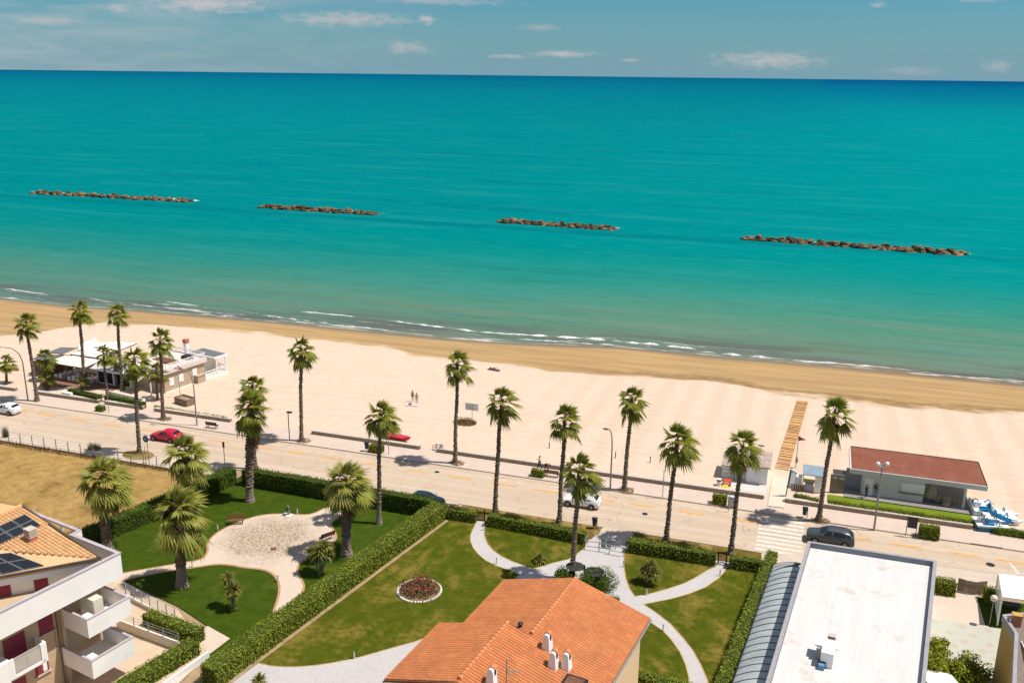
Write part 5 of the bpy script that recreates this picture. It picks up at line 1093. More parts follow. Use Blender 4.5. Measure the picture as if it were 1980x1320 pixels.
# ---- red roofed kiosk
def kiosk():
    t = thing('beach_kiosk', 'beach kiosk with a large flat rust red roof and grey white fascia', 'kiosk', (45.9, 9.6, .1)); x0, x1, y0, y1, zr = 38.7, 53.0, 6.15, 13.3, 3.2
    one('deck', t, K['deck'], lambda m: m.box(38.3, 51.6, 4.75, 12.8, -.1, .2))
    rf = one('roof', t, K['white_grey'], lambda m: m.box(x0, x1, y0, y1, zr - .55, zr))
    one('roof_covering', rf, K['rust'], lambda m: m.box(x0 + .16, x1 - .12, y0 + .16, y1 - .12, zr + .002, zr + .03))
    one('edge_trim', rf, K['dark'], lambda m: (m.box(x0 + .16, x1 - .12, y1 - .11, y1 - .02, zr + .002, zr + .08), m.box(x1 - .11, x1 - .03, y0 + .1, y1 - .02, zr + .002, zr + .07)))
    for i in range(9): one('seam', rf, K['rust_light'], lambda m: m.box(x0 + 1.5 + i * 1.4, x0 + 1.53 + i * 1.4, y0 + .17, y1 - .14, zr + .032, zr + .05))
    a, b = W(1664, 955, .2), W(1783, 972, .2)
    w = one('wall', t, K['white_grey'], lambda m: m.box(a.x, b.x, (a.y + b.y) / 2, (a.y + b.y) / 2 + 3.6, .2, zr - .56)); yf = (a.y + b.y) / 2
    one('hatch', w, K['white_wall'], lambda m: m.box(a.x + 4.2, a.x + 6.6, yf - .05, yf - .002, 1.25, 2.3)); one('counter', w, K['grey_wood'], lambda m: m.box(a.x + 3.9, a.x + 6.7, yf - .28, yf - .052, 1.15, 1.22)); one('door', w, K['white_wall'], lambda m: m.box(a.x + .25, a.x + 1.15, yf - .04, yf - .002, .22, 2.25))
    one('back_panel', t, K['lilac_panel'], lambda m: m.box(38.4, a.x - .05, 7.6, 7.75, .2, zr - .56))
    one('column', t, K['white_grey'], lambda m: m.box(50.85, 51.1, 5.7, 5.95, .2, zr - .56)) if False else None
    c = W(1862, 983, .2); one('column', t, K['white_grey'], lambda m: m.box(c.x - .13, c.x + .13, max(c.y, 6.3) - .13, max(c.y, 6.3) + .13, .2, zr - .56)); one('column', t, K['white_grey'], lambda m: m.box(c.x - .13, c.x + .13, 11.6, 11.86, .2, zr - .56))
    a2, b2 = W(1603, 957, .1), W(1637, 962, .1)
    s = thing('screen_wall', 'dark olive side wall with two small high windows next to the kiosk', 'wall', (a2.x, a2.y, .1)); one('panel', s, K['dark_wall'], lambda m: m.box(a2.x, 38.25, a2.y + .9, a2.y + 1.05, .05, 2.35))
    for i in range(2): one('window', s, K['concrete'], lambda m: m.box(a2.x + .2 + i * .75, a2.x + .75 + i * .75, a2.y + .86, a2.y + .898, 1.85, 2.1))
    # stored beach gear under the roof
    u = W(1798, 972, .2); p = thing('folded_parasol', 'large closed beige parasol stored under the kiosk roof', 'parasol', u); one('canopy', p, K['beige_cloth'], lambda m: m.lathe([(.08, .5), (.62, .65), (.66, 1.1), (.45, 1.7), (.16, 2.2)], 12, 0, Matrix.Translation(u + Vector((0, .3, 0))))); one('pole', p, K['pole'], lambda m: m.tube([u + Vector((0, .3, 0)), u + Vector((0, .3, 2.35))], .04, 6))
    u2 = W(1824, 975, .2); p = thing('covered_furniture', 'heap of stacked furniture under a crumpled tan sheet beneath the kiosk roof', 'covered heap', u2); random.seed(5); one('sheet', p, K['beige_cloth'], lambda m: [m.ball(u2 + Vector((random.uniform(-.9, .9), random.uniform(-.3, .6), random.uniform(.15, .7))), random.uniform(.35, .6), 9, 7, (1, 1, .8), .15) for _ in range(7)])
K['deck'] = paving_material('grey_deck_boards', (.26, .235, .225), (.30, .27, .255), (.15, .13, .13), 3.0, .14, math.pi / 2, .5, .3); K['white_grey'] = M('grey_white_panel', (.58, .58, .55), .7, .06, .6); K['rust'] = M('rust_red_roofing', (.19, .055, .033), .85, .18, .5, col2=(.245, .09, .052)); K['rust_light'] = M('pale_rust_seam', (.34, .15, .09), .85, .2, 2)
K['lilac_panel'] = M('lilac_grey_panel', (.34, .33, .38), .7, .06); K['beige_cloth'] = M('beige_cloth', (.33, .26, .17), .9, .2, 1.5)
kiosk()

# ---- small white hut and the lifeguard booth beside the mat
def hut():
    a, b = W(1442, 933, .1), W(1482, 939, .1); bk, bl = W(1500, 871, 2.45), W(1469, 868, 2.45); x0, x1, y0 = a.x, b.x, (a.y + b.y) / 2; y1 = y0 + 4.6
    t = thing('beach_hut', 'small white hut with a stained flat roof beside the striped beach mat', 'hut', (x0, y0, .1))
    one('wall', t, K['white'], lambda m: m.box(x0, x1, y0, y1, .05, 2.3)); one('annex_wall', t, K['white_wall'], lambda m: m.box(x0 - 2.9, x0 - .002, y0 + .7, y1 - .6, .05, 1.65))
    one('roof', t, K['stained'], lambda m: m.box(x0 - 1.6, x1 + .25, y0 - .25, y1 + .2, 2.302, 2.44)); one('annex_roof', t, K['stained'], lambda m: m.box(x0 - 3.0, x0 - 1.602, y0 + .5, y1 - .5, 1.652, 1.76))
    for i in range(2): one('wall_joint', t, K['dark_wall'], lambda m: m.box(x0 - 2.9, x0 - .3, y0 + .685, y0 + .698, .7 + i * .45, .73 + i * .45))
    one('window', t, K['red'], lambda m: m.box(x0 - .5, x0 - .05, y0 + .66, y0 + .698, 1.2, 1.6)); one('floodlight', t, K['dark'], lambda m: (m.bar((x0 + 1.2, y1, 2.44), (x0 + 1.2, y1, 3.2), .05), m.bar((x0 + .85, y1, 3.2), (x0 + 1.55, y1, 3.2), .12)))
    strip('hut_forecourt', x0 - 1.6, x1 + .1, YW1 + .1, y0 + .1, .17, K['pale_slab'])
K['stained'] = M('stained_felt_roof', (.50, .40, .33), .9, .2, 1.2, col2=(.24, .20, .16)); K['pale_slab'] = M('pale_paving_slab', (.56, .52, .49), .9, .06, 1)
hut()
def booth():
    a, b = W(1536, 948, .1), W(1580, 956, .1); t = thing('lifeguard_booth', 'open lifeguard booth with a sloping blue grey roof and white counters', 'booth', (a.x, a.y, .1)); x0, x1, y0 = a.x + .8, b.x + .5, a.y + .3
    one('roof', t, K['blue_roof'], lambda m: m.slab((x0 - .1, y0 - .2, 2.25), (x1 + .2, y0 - .2, 2.25), (x1 + .2, y0 + 2.0, 2.6), (x0 - .1, y0 + 2.0, 2.6), .1))
    for x in (x0 + .05, x1): 
        for y in (y0, y0 + 1.8): one('post', t, K['white'], lambda m: m.bar((x, y, .1), (x, y, 2.3 if y == y0 else 2.55), .1))
    one('side_panel', t, K['white_wall'], lambda m: m.box(x1 - .9, x1 + .06, y0 - .12, y0 - .05, .12, 2.2)); one('counter', t, K['lilac_panel'], lambda m: m.box(x0 + .3, x1 - 1.0, y0 - .1, y0 + .6, .12, 1.05)); one('bench_board', t, K['yellow'], lambda m: m.box(x0 + .1, x1 - .2, y0 + .7, y0 + 1.6, .9, .97)); one('cupboard', t, K['white_wall'], lambda m: m.box(x0 - 1.0, x0 - .08, y0 + .3, y0 + 1.1, .12, 1.6))
    for i in range(5): one('slat', t, K['wood'], lambda m: m.box(x0 - .9 + i * .22, x0 - .78 + i * .22, y0 - .45, y0 - .38, .12, .95))
K['blue_roof'] = M('blue_grey_sheet_roof', (.23, .30, .37), .5, .12, 2)
booth()

# ---- cafe on the beach
def cafe():
    A = W(320, 760, .1); t = thing('beach_cafe', 'beach cafe with tan walls, white roof terrace and striped awnings at the left', 'cafe', (A.x, A.y, .1), math.radians(-12)); Rm = Matrix.Translation((A.x, A.y, .1)) @ Matrix.Rotation(math.radians(-12), 4, 'Z'); inv = Rm.inverted()
    def part(name, mat, fn, parent=t): mb = MB(); fn(mb); return mb.build(name, mat, parent)
    def lw(px, py, z): return inv @ W(px, py, z + .1)
    part('wall', K['tan_wall'], lambda m: m.box(-8, 0, 0, 7.6, -.1, 2.9)); rf = part('roof', K['white_pink'], lambda m: m.box(-8.2, .35, -.35, 7.9, 2.902, 3.5))
    for y0, z0 in ((.8, .9), (2.6, 1.0), (5.2, 1.25)): w = part('window', K['white'], lambda m: m.box(.002, .08, y0, y0 + .85, z0, z0 + 1.15))
    part('meter_cabinet', K['tan_wall'], lambda m: (m.box(.002, .7, 5.6, 7.0, -.05, 1.15), m.box(.002, .8, 5.5, 7.1, 1.152, 1.25))); part('plinth', K['white'], lambda m: m.box(.002, .12, -.05, 5.5, -.1, .12))
    def lattice(a, b, h, nseg, parent):
        a, b = Vector(a), Vector(b); m = MB(); up = Vector((0, 0, h))
        m.bar(a + up, b + up, .09); m.bar(a + Vector((0, 0, .08)), b + Vector((0, 0, .08)), .08)
        for i in range(nseg):
            p, q = a.lerp(b, i / nseg), a.lerp(b, (i + 1) / nseg); m.bar(p, p + up, .08); m.bar(p + Vector((0, 0, .08)), q + up, .06); m.bar(q + Vector((0, 0, .08)), p + up, .06)
        m.bar(b, b + up, .08); return m.build('railing', K['white'], parent)
    lattice((.2, .3, 3.5), (.2, 7.7, 3.5), .85, 7, rf); lattice((.2, 7.7, 3.5), (-6.5, 7.7, 3.5), .85, 6, rf)
    c = lw(361, 679, 3.5); ch = part('chimney', K['white_wall'], lambda m: m.box(c.x - .3, c.x + .3, c.y - .3, c.y + .3, 3.45, 4.9), rf); part('brick_top', K['brick'], lambda m: m.box(c.x - .36, c.x + .36, c.y - .36, c.y + .36, 4.902, 5.5), rf)
    part('roof_cabin', K['dark'], lambda m: m.box(-2.6, -1.0, 5.5, 6.6, 3.502, 4.0), rf); part('roof_bed', K['wood'], lambda m: m.box(-5.5, -1.5, 2.4, 4.2, 3.502, 3.75), rf); part('roof_tarp', K['ivory'], lambda m: m.slab((-6.5, .6, 3.75), (-3.0, .6, 3.75), (-2.6, 2.0, 3.9), (-6.2, 2.0, 3.9), .08), rf)
    # annex with porch at the back right
    part('porch_deck', K['white'], lambda m: m.box(-3.6, .05, 7.62, 12.2, -.5, .2)); part('annex_wall', K['ivory'], lambda m: m.box(-5.5, -2.2, 8.4, 12.2, -.3, 2.75)); an = part('annex_roof', K['white'], lambda m: m.slab((-5.6, 9.4, 3.05), (-.2, 9.9, 2.85), (-.3, 12.9, 2.75), (-5.6, 12.6, 3.0), .2)); part('annex_roof_felt', K['roof_grey'], lambda m: m.slab((-5.5, 9.7, 3.08), (-.6, 10.15, 2.895), (-.7, 12.75, 2.80), (-5.5, 12.45, 3.035), .03), an)
    for x, y in ((-.15, 10.1), (-.15, 12.0), (-2.3, 7.8)): part('post', K['white'], lambda m: m.box(x - .1, x + .1, y - .1, y + .1, .2, 2.6))
    lattice((-.05, 7.75, .2), (-.05, 12.1, .2), .95, 5, t); lattice((-.05, 12.15, .2), (-3.4, 12.15, .2), .95, 4, t)
    # glazed front porch with gabled roof, world aligned pieces by their feet
    def box_at(name, mat, P, Q, depth, z0, z1, parent=t):
        P, Q = W(*P, .1), W(*Q, .1); e = (Q - P).normalized(); n = Vector((-e.y, e.x, 0)); n = n if n.y > 0 else -n
        m = MB(); m.prism([P, Q, Q + n * depth, P + n * depth], z0, z1); return m.build(name, mat, parent, world=True), P, Q, n, e
    pw, P, Q, n, e = box_at('porch', K['white_wall'], (190, 740), (253, 751), 3.6, .1, 2.5)
    for i in range(4):
        s = (Q - P).length * (i + .12) / 4; m = MB(); a = P + e * s - n * .03; b = a + e * (Q - P).length * .19; m.prism([a, b, b + n * .028, a + n * .028], .35, 2.2); m.build('pane', K['glass'], pw, world=True)
    g0, g1 = P - e * .6 - n * .6, Q + e * .6 - n * .6; m = MB(); mid = n * 2.6
    h0, h1, up = 2.55, 3.5, Vector((0, 0, 1))
    m.slab(g0 + up * (h0 - .1), g1 + up * (h0 - .1), g1 + mid + up * (h1 - .1), g0 + mid + up * (h1 - .1), .14); m.slab(g0 + mid + up * (h1 - .1), g1 + mid + up * (h1 - .1), g1 + mid * 1.9 + up * (h0 - .1), g0 + mid * 1.9 + up * (h0 - .1), .14); pr = m.build('porch_roof', K['white_grey'], t, world=True)
    one('porch_fascia', pr, K['white'], lambda m: m.bar(g0 + up * (h0 - .15) - n * .08, g1 + up * (h0 - .15) - n * .08, .12, .25))
    # sloping white awning and post at the corner
    q = [W(263, 739, 2.0), W(291, 719, 3.0), W(268, 712, 3.2), W(240, 728, 2.4)]; one('entrance_awning', t, K['white'], lambda m: m.slab(*q, .1)); p = W(293, 765, .1); one('post', t, K['white'], lambda m: m.bar(p, p + Vector((0, 0, 2.7)), .16))
    # pergola awnings of pale striped cloth on dark red beams
    for pts, z in (([(89, 699), (127, 687), (201, 694), (161, 711)], 2.7), ([(137, 684), (180, 671.5), (222, 679), (202, 693)], 2.95), ([(183, 670), (216, 659), (264, 663), (229, 677)], 3.1)):
        q = [W(x, y, z + .1) for x, y in pts]; o = one('awning', t, K['awning'], lambda m: m.slab(*q, .06)); one('beams', o, K['beam'], lambda m: [m.bar(q[i] + Vector((0, 0, -.12)), q[(i + 1) % 4] + Vector((0, 0, -.12)), .12) for i in range(4)])
        for k in ((0, 3) if z < 2.9 else (0,)): one('post', t, K['beam'], lambda m: m.bar(Vector((q[k].x, q[k].y, .1)), q[k] + Vector((0, 0, -.1)), .14))
    q = [W(150, 672, 3.0), W(186, 656, 3.0), W(215, 659, 3.0), W(180, 672, 3.0)]; one('side_roof', t, K['white'], lambda m: m.prism([(v.x, v.y) for v in q], .1, 2.6)); one('side_parapet', t, K['white'], lambda m: m.bar(q[0] + Vector((0, 0, .0)), q[1], .12, .7))
    q = [W(66, 727, .1), W(87, 729, .1)]; e = (q[1] - q[0]).normalized(); n = Vector((.3, 1, 0)).normalized(); one('cabin', t, K['brown_cabin'], lambda m: m.prism([q[0], q[1], q[1] + n * 4.5, q[0] + n * 4.5], .1, 2.6)); q = [W(92, 681, 2.9), W(117, 671, 2.9), W(148, 672, 2.9), W(122, 683, 2.9)]; one('cabin_roof', t, K['roof_grey'], lambda m: m.slab(*q, .12)); q = [W(64, 693, 2.72), W(80, 684, 2.72), W(118, 686, 2.72), W(88, 698, 2.72)]; one('cabin_roof', t, K['roof_grey'], lambda m: m.slab(*q, .1))
    sheet('cafe_terrace', WP([(72, 748), (98, 726), (150, 716), (262, 735), (215, 757), (163, 748)], .13), .14, K['terrace_red'])
K['white_pink'] = M('white_pinkish_roof', (.66, .58, .53), .8, .1, 1.5); K['beam'] = M('dark_red_beam', (.14, .05, .03), .7, .2); K['brown_cabin'] = M('brown_boards', (.17, .12, .085), .8, .2, 2); K['terrace_red'] = M('terracotta_terrace', (.24, .12, .08), .9, .12, 2)
def awning_material():
    m, N, L, b = new_mat('pale_patterned_awning', .85, .1); g, s = pos_xy(N, L); n = noise_node(N, L, g.outputs['Position'], 1, 3, .6, (1.0, 2.2, 0)); L.new(cmix(N, L, mrange(N, L, n, .52, .66), (.72, .68, .64), (.58, .40, .28)), b.inputs['Base Color']); return m
K['awning'] = awning_material()
cafe()

# ---- neighbouring plot at the right edge
sheet('side_yard', WP([(1808, 1122), (1888, 1140), (1912, 1212), (1800, 1195)]), .014, K['plaza'])
def terrace_material():
    m, N, L, b = new_mat('patterned_terrace_tiles', .7, .3); g, s = pos_xy(N, L); mp = N.new('ShaderNodeMapping'); mp.inputs['Rotation'].default_value = (0, 0, .75); mp.inputs['Scale'].default_value = (.62, .62, 1); L.new(g.outputs['Position'], mp.inputs[0])
    ck = N.new('ShaderNodeTexVoronoi'); ck.distance = 'CHEBYCHEV'; ck.inputs['Scale'].default_value = 1.05; ck.inputs['Randomness'].default_value = .25; L.new(mp.outputs[0], ck.inputs['Vector'])
    c = cmix(N, L, mth(N, L, 'MULTIPLY', mrange(N, L, ck.outputs['Distance'], .24, .16), .7), (.44, .445, .375), (.46, .34, .27)); c = cmix(N, L, mth(N, L, 'MULTIPLY', mrange(N, L, noise_node(N, L, g.outputs['Position'], .8, 5, .6), .45, .7), .25), c, (.38, .35, .29)); L.new(c, b.inputs['Base Color']); return m
sheet('tiled_terrace', WP([(1800, 1195), (1912, 1212), (1990, 1222), (2010, 1400), (1770, 1400)]), .026, terrace_material())
sheet('side_lawn', WP([(1889, 1155), (1990, 1168), (1990, 1222), (1905, 1209)]), .036, K['lawn_deep'])
def gate_fence():
    pts = [W(1850, 1141), W(1866, 1146), W(1884, 1149.5), W(1905, 1147)]; t = thing('wooden_gate', 'weathered vertical board gate curving between two hedges at the right', 'gate', pts[0])
    for a, b in zip(pts, pts[1:]):
        for k in range(5):
            p, q = a.lerp(b, k / 5), a.lerp(b, (k + .93) / 5); m = MB(); m.slab(Vector((p.x, p.y, 1.35)), Vector((q.x, q.y, 1.35)), Vector((q.x, q.y, .05)), Vector((p.x, p.y, .05)), .05); m.build('board', K['grey_wood'], t, world=True)
gate_fence()
def pergola():
    q = [W(1931, 1108, 2.9), W(2010, 1118, 2.9), W(2010, 1163, 2.9), W(1938, 1153, 2.9)]; t = thing('pergola', 'white slatted pergola with lattice side at the right picture edge', 'pergola', (q[0].x, q[0].y, 0)); one('roof', t, K['white'], lambda m: m.slab(*q, .12))
    for v in q: one('post', t, K['white'], lambda m: m.bar(Vector((v.x, v.y, 0)), v + Vector((0, 0, -.13)), .12))
    a, b = q[0], q[3]
    for i in range(6): one('lattice_bar', t, K['white'], lambda m: m.bar(Vector((a.x, a.y, .4 + i * .42)), Vector((b.x, b.y, .4 + i * .42)), .05))
    for i in range(4): p = a.lerp(b, (i + .5) / 4); one('lattice_bar', t, K['white'], lambda m: m.bar(Vector((p.x - .03, p.y, .3)), Vector((p.x - .03, p.y, 2.7)), .05))
    c = W(1955, 1180, 0)
    tb = thing('garden_table', 'dark low garden table in the shade under the white pergola', 'table', c); one('table_top', tb, K['dark'], lambda m: m.box(c.x - .7, c.x + .7, c.y - .4, c.y + .4, .62, .68))
    for sx, sy in ((-.6, -.3), (.6, -.3), (-.6, .3), (.6, .3)): one('leg', tb, K['dark'], lambda m: m.bar((c.x + sx, c.y + sy, .03), (c.x + sx, c.y + sy, .62), .06))
pergola()
def yellow_house():
    z = 6.2; P, Q, R_ = W(1938, 1187, z), W(1962, 1223, z), W(1957, 1330, z); S = W(2000, 1181, z); R_ = Q + (R_ - Q) * 2.2; t = thing('yellow_house', 'ochre yellow house corner with a grey parapet at the right picture edge', 'house', (P.x, P.y, 0))
    poly = [P, Q, R_, R_ + Vector((14, 0, 0)), S + Vector((12, 0, 0)), S]; inn = offset_poly([(v.x, v.y) for v in poly], -.25); one('wall', t, K['ochre'], lambda m: m.prism(offset_poly([(v.x, v.y) for v in poly], -.08), 0, z - .45)); one('roof', t, K['roof_gravel'], lambda m: m.prism(inn, z - .449, z - .35))
    m = MB(); pl = [(v.x, v.y) for v in poly]
    for i in range(len(pl)):
        a, b, c, d = pl[i], pl[(i + 1) % len(pl)], inn[(i + 1) % len(pl)], inn[i]; m.quad((*a, z), (*b, z), (c[0], c[1], z), (d[0], d[1], z)); m.quad((*a, z - .6), (*b, z - .6), (*b, z), (*a, z)); m.quad((d[0], d[1], z), (c[0], c[1], z), (c[0], c[1], z - .46), (d[0], d[1], z - .46))
    m.build('parapet', K['frame_grey'], t, world=True); c = W(1964, 1208, z - .35); s = one('chimney', t, K['brick'], lambda m: m.box(c.x - .3, c.x + .3, c.y - .25, c.y + .25, z - .35, z + .55)); one('chimney_cap', s, K['ochre'], lambda m: m.box(c.x - .36, c.x + .36, c.y - .3, c.y + .3, z + .552, z + .62))
    u = W(1977, 1240, z - .25); sp = thing('solar_array', 'dark solar panel with white frame on the flat roof at the right edge', 'solar panels', u); one('panel', sp, K['solar'], lambda m: m.slab(u, u + Vector((3, 0, 0)), u + Vector((3, -2.6, .3)), u + Vector((-.05, -2.6, .3)), .06)); one('frame', sp, K['white'], lambda m: m.bar(u + Vector((-.05, 0, .02)), u + Vector((-.1, -2.6, .32)), .06))
K['ochre'] = M('ochre_render', (.50, .315, .085), .85, .08, .6); K['roof_gravel'] = M('brown_roof_gravel', (.20, .16, .135), .95, .3, 6)
yellow_house()
# ------------------------------------------------------------------ seafront walls, fence, gates
K['bin_grey'] = M('dark_green_bin', (.045, .06, .062), .6, .1); K['slate'] = M('slate_board', (.05, .05, .055), .7, .25, 2); K['blue_frame'] = M('blue_frame_paint', (.02, .16, .28), .5, .1); K['disc'] = M('dark_disc', (.03, .032, .024), .7, .2)
K['red_orange'] = M('red_orange_plastic', (.55, .07, .03), .5, .1); K['yellow_green'] = M('yellow_green_cloth', (.25, .24, .05), .8, .2)
def swall(label, x0, x1, y0=YW0, y1=YW1, h=.62, z0=.1):
    t = thing('seafront_wall', label, 'wall', ((x0 + x1) / 2, y0, z0), 0, 'low walls along the promenade')
    one('body', t, K['wall_brown'], lambda m: m.box(x0, x1, y0, y1, 0, h - .06)); one('coping', t, K['concrete'], lambda m: m.box(x0 - .02, x1 + .02, y0 - .03, y1 + .03, h - .058, h))
X = lambda px, py, z=.12: W(px, py, z).x
swall('low brown seafront wall running past the short black street lamp and the red beach boat', X(604, 838), X(812, 868)); swall('longest low brown seafront wall, from the parked bicycle to the white hut', X(846, 873), X(1476, 968))
swall('low brown wall in front of the red roofed kiosk', X(1516, 976), X(1882, 1030)); swall('low brown wall end at the right picture edge beyond the pedal boats', X(1922, 1036), X(1922, 1036) + 14)
swall('low brown wall carrying a strip of plants by the wooden crate', X(295, 797), X(440, 819)); swall('low wall with white top in front of the left cafe hedge', X(70, 762), X(188, 781)); swall('low wall in front of the right cafe hedge', X(199, 783), X(272, 794)); swall('low wall at the far left picture edge', X(40, 752) - 16, X(40, 752))
a, b, c = W(211, 756, .9), W(280, 772, .9), W(283, 784, .9); lowwall('white painted porch wall behind the right cafe hedge', [(a.x, a.y), (b.x, b.y), (b.x + .2, b.y - 1.6)], .18, .1, .95, 'white')
p = W(130, 760, .8); lowwall('small white block on the low wall at the cafe terrace', [(p.x - .8, p.y), (p.x + .8, p.y)], .5, .1, .95, 'white', None, 'planter_block')
a, b = W(0, 722, .5), W(36, 712, .5); lowwall('orange brown board edging at the far left of the beach', [(a.x - 8, a.y - .6), (b.x, b.y)], .1, 0, .6, 'brick')
def wire_fence():
    t = thing('wire_fence', 'wire fence on thin posts between the road and the dry field', 'fence', W(150, 878)); y = -14.35; x0, x1 = W(-60, 850).x, W(322, 912).x; n = 16
    for i in range(n + 1):
        x = x0 + (x1 - x0) * i / n; one('post', t, K['pole'], lambda m: m.bar((x, y, -.05), (x, y, 1.55), .07))
    o = one('wires', t, K['pole'], lambda m: [m.bar((x0, y, .1 + .35 * k), (x1, y, .1 + .35 * k), .02) for k in range(5)]); o['kind'] = 'stuff'
wire_fence()
isl = thing('grass_island', 'small kerbed grass island around the palm by the wire fence', 'planting bed', W(270, 880)); pI = W(270, 880)
one('kerb', isl, K['concrete'], lambda m: m.prism([(pI.x + 2.3 * math.cos(q * .3142), pI.y - .2 + 1.5 * math.sin(q * .3142)) for q in range(20)], -.04, .13)); one('turf', isl, K['lawn_verge'], lambda m: m.prism([(pI.x + 2.15 * math.cos(q * .3142), pI.y - .2 + 1.35 * math.sin(q * .3142)) for q in range(20)], .131, .16))
def weeds(name, label, cx, cy, rx, ry, n, h, z0, mat, x1=None):
    t = thing(name, label, 'weeds', (cx, cy, z0)); m = MB(); random.seed(int(cx * 7) + 3)
    for _ in range(n):
        a = random.uniform(0, 6.3); r = math.sqrt(random.random()); x, y = cx + rx * r * math.cos(a), cy + ry * r * math.sin(a); hh = h * random.uniform(.4, 1.2); w = .03; d = Vector((random.uniform(-.3, .3), random.uniform(-.3, .3), hh))
        m.add([(x - w, y, z0), (x + w, y, z0), Vector((x, y, z0)) + d], [(0, 1, 2)])
    m.build('blades', mat, t, world=True); return t
K['straw'] = M('dry_straw', (.24, .165, .055), .95, .3, 3, island=.4); K['scrub'] = M('green_scrub', (.15, .15, .03), .9, .3, 3, island=.4)
pw = W(120, 876, 0); weeds('weed_strip', 'strip of dry weeds along the foot of the wire fence', pw.x - 2, -14.7, 24, .5, 2600, .5, -.04, K['straw'])
p = W(12, 846, 0); weeds('weed_clump', 'tall green weed at the left end of the wire fence', p.x, p.y, .35, .3, 160, 1.6, 0, K['scrub']); p = W(185, 868, 0); weeds('weed_clump', 'green weeds behind the crown of the leftmost park palm', p.x, p.y - .2, .9, .5, 300, .9, 0, K['scrub'])
p = W(899, 818, .1); weeds('weed_clump', 'heap of dry beach weeds below the white notice sign', p.x, p.y, 1.6, 1.2, 900, .55, .05, K['straw'])
for i, px in enumerate((316, 583, 880, 1207, 1583)):
    by = (810, 852, 895, 947, 1006)[i]; p = W(px, by, .12); weeds('weed_clump', 'ring of dry grass around the foot of the %s promenade palm' % ('fifth', 'lamp side', 'weed heap', 'mid beach', 'zebra crossing')[i], p.x + .2, p.y, 1.0, .8, 240, .22, .12, K['straw'])

def gate_small(label, A, B, h):
    a, b = W(*A, 0), W(*B, 0); t = thing('garden_gate', label, 'gate', a, 0, 'small garden gates')
    for p in (a, b): one('post', t, K['dark'], lambda m: m.bar(p, p + Vector((0, 0, h + .25)), .12))
    one('bars', t, K['wood'], lambda m: [m.bar(a + Vector((0, 0, h * (k + 1) / 5)), b + Vector((0, 0, h * (k + 1) / 5)), .07) for k in range(5)])
gate_small('small brown garden gate with a black post, left one', (923, 1005), (937, 1007), 1.05); gate_small('small brown garden gate near the zebra crossing', (1388, 1089), (1404, 1092), 1.05)
def entrance():
    def bar(px, py): return W(px, py, 0)
    t = thing('entrance_gate', 'tubular metal entrance gate with two mesh leaves on the paved forecourt', 'gate', bar(1168, 1060))
    rows = [[(1130, 1062), (1158, 1066)], [(1158, 1066), (1178, 1069)], [(1178, 1071), (1206, 1076)], [(1130, 1062), (1136, 1050)], [(1158, 1058), (1190, 1062)]]
    for r in rows:
        a, b = bar(*r[0]), bar(*r[1])
        one('barrier', t, K['grey_metal'], lambda m: [m.bar(a, a + Vector((0, 0, 1.0)), .06), m.bar(b, b + Vector((0, 0, 1.0)), .06), m.bar(a + Vector((0, 0, 1.0)), b + Vector((0, 0, 1.0)), .06), m.bar(a + Vector((0, 0, .45)), b + Vector((0, 0, .45)), .05)])
    for px in (1162, 1173): a, b = bar(px, 1058), bar(px + 9, 1060); one('leaf', t, K['mesh_grey'], lambda m: m.slab(a + Vector((0, 0, 1.15)), b + Vector((0, 0, 1.15)), b + Vector((0, 0, .1)), a + Vector((0, 0, .1)), .05))
K['mesh_grey'] = M('green_grey_mesh', (.20, .26, .25), .5, .15, 8)
entrance()

# ------------------------------------------------------------------ street furniture
def lamp_curved(label, px, py, top_y, side, reach):
    p = W(px, py, .12); H = height_at(p, top_y); t = thing('street_lamp', label, 'street lamp', p, 0, 'curved street lamps'); d = RXY * side
    one('pole', t, K['pole'], lambda m: m.tube([p, p + Vector((0, 0, H * .72)), p + d * reach * .12 + Vector((0, 0, H * .87)), p + d * reach * .45 + Vector((0, 0, H * .97)), p + d * reach + Vector((0, 0, H))], [.10, .075, .065, .06, .05], 8))
    q = p + d * (reach + .25) + Vector((0, 0, H - .02)); one('lamp_head', t, K['grey_metal'], lambda m: m.ball(q, .32, 10, 6, (1.2, .6, .32)))
lamp_curved('curved street lamp at the far left edge beside the first tall palm', 54, 773, 671, -1, 2.6); lamp_curved('curved street lamp by the cafe side wall and wooden bench', 381, 822, 712, -1, 1.8); lamp_curved('slim curved street lamp at mid beach beside a tall palm', 1180, 943, 829, -1, .55)
p = W(560, 850, .12); t = thing('street_lamp', 'short black street lamp with a flat square head at the start of the seafront wall', 'street lamp', p); H = height_at(p, 797); one('pole', t, K['dark'], lambda m: m.tube([p, p + Vector((0, 0, H))], .06, 8)); one('lamp_head', t, K['dark'], lambda m: m.box(p.x - .15, p.x + .55, p.y - .2, p.y + .2, p.z + H - .02, p.z + H + .1))
p = W(1690, 1023, .12); H = height_at(p, 903); t = thing('street_lamp', 'tall street lamp with two white globe heads in front of the kiosk', 'street lamp', p); lean = Vector((0, 0, 0)); one('pole', t, K['pole'], lambda m: m.tube([p, p + Vector((0, 0, H))], [.11, .07], 8)); one('bracket', t, K['grey_metal'], lambda m: (m.box(p.x - .25, p.x + .25, p.y - .25, p.y + .25, p.z + H - .1, p.z + H + .1), m.bar(p + RXY * -.4 + Vector((0, 0, H + .3)), p + RXY * .4 + Vector((0, 0, H + .3)), .08), m.bar(p + Vector((0, 0, H)), p + Vector((0, 0, H + .3)), .1)))
for s in (-1, 1): one('globe', t, K['white'], lambda m: m.ball(p + RXY * .48 * s + Vector((0, 0, H + .40)), .22, 12, 8))
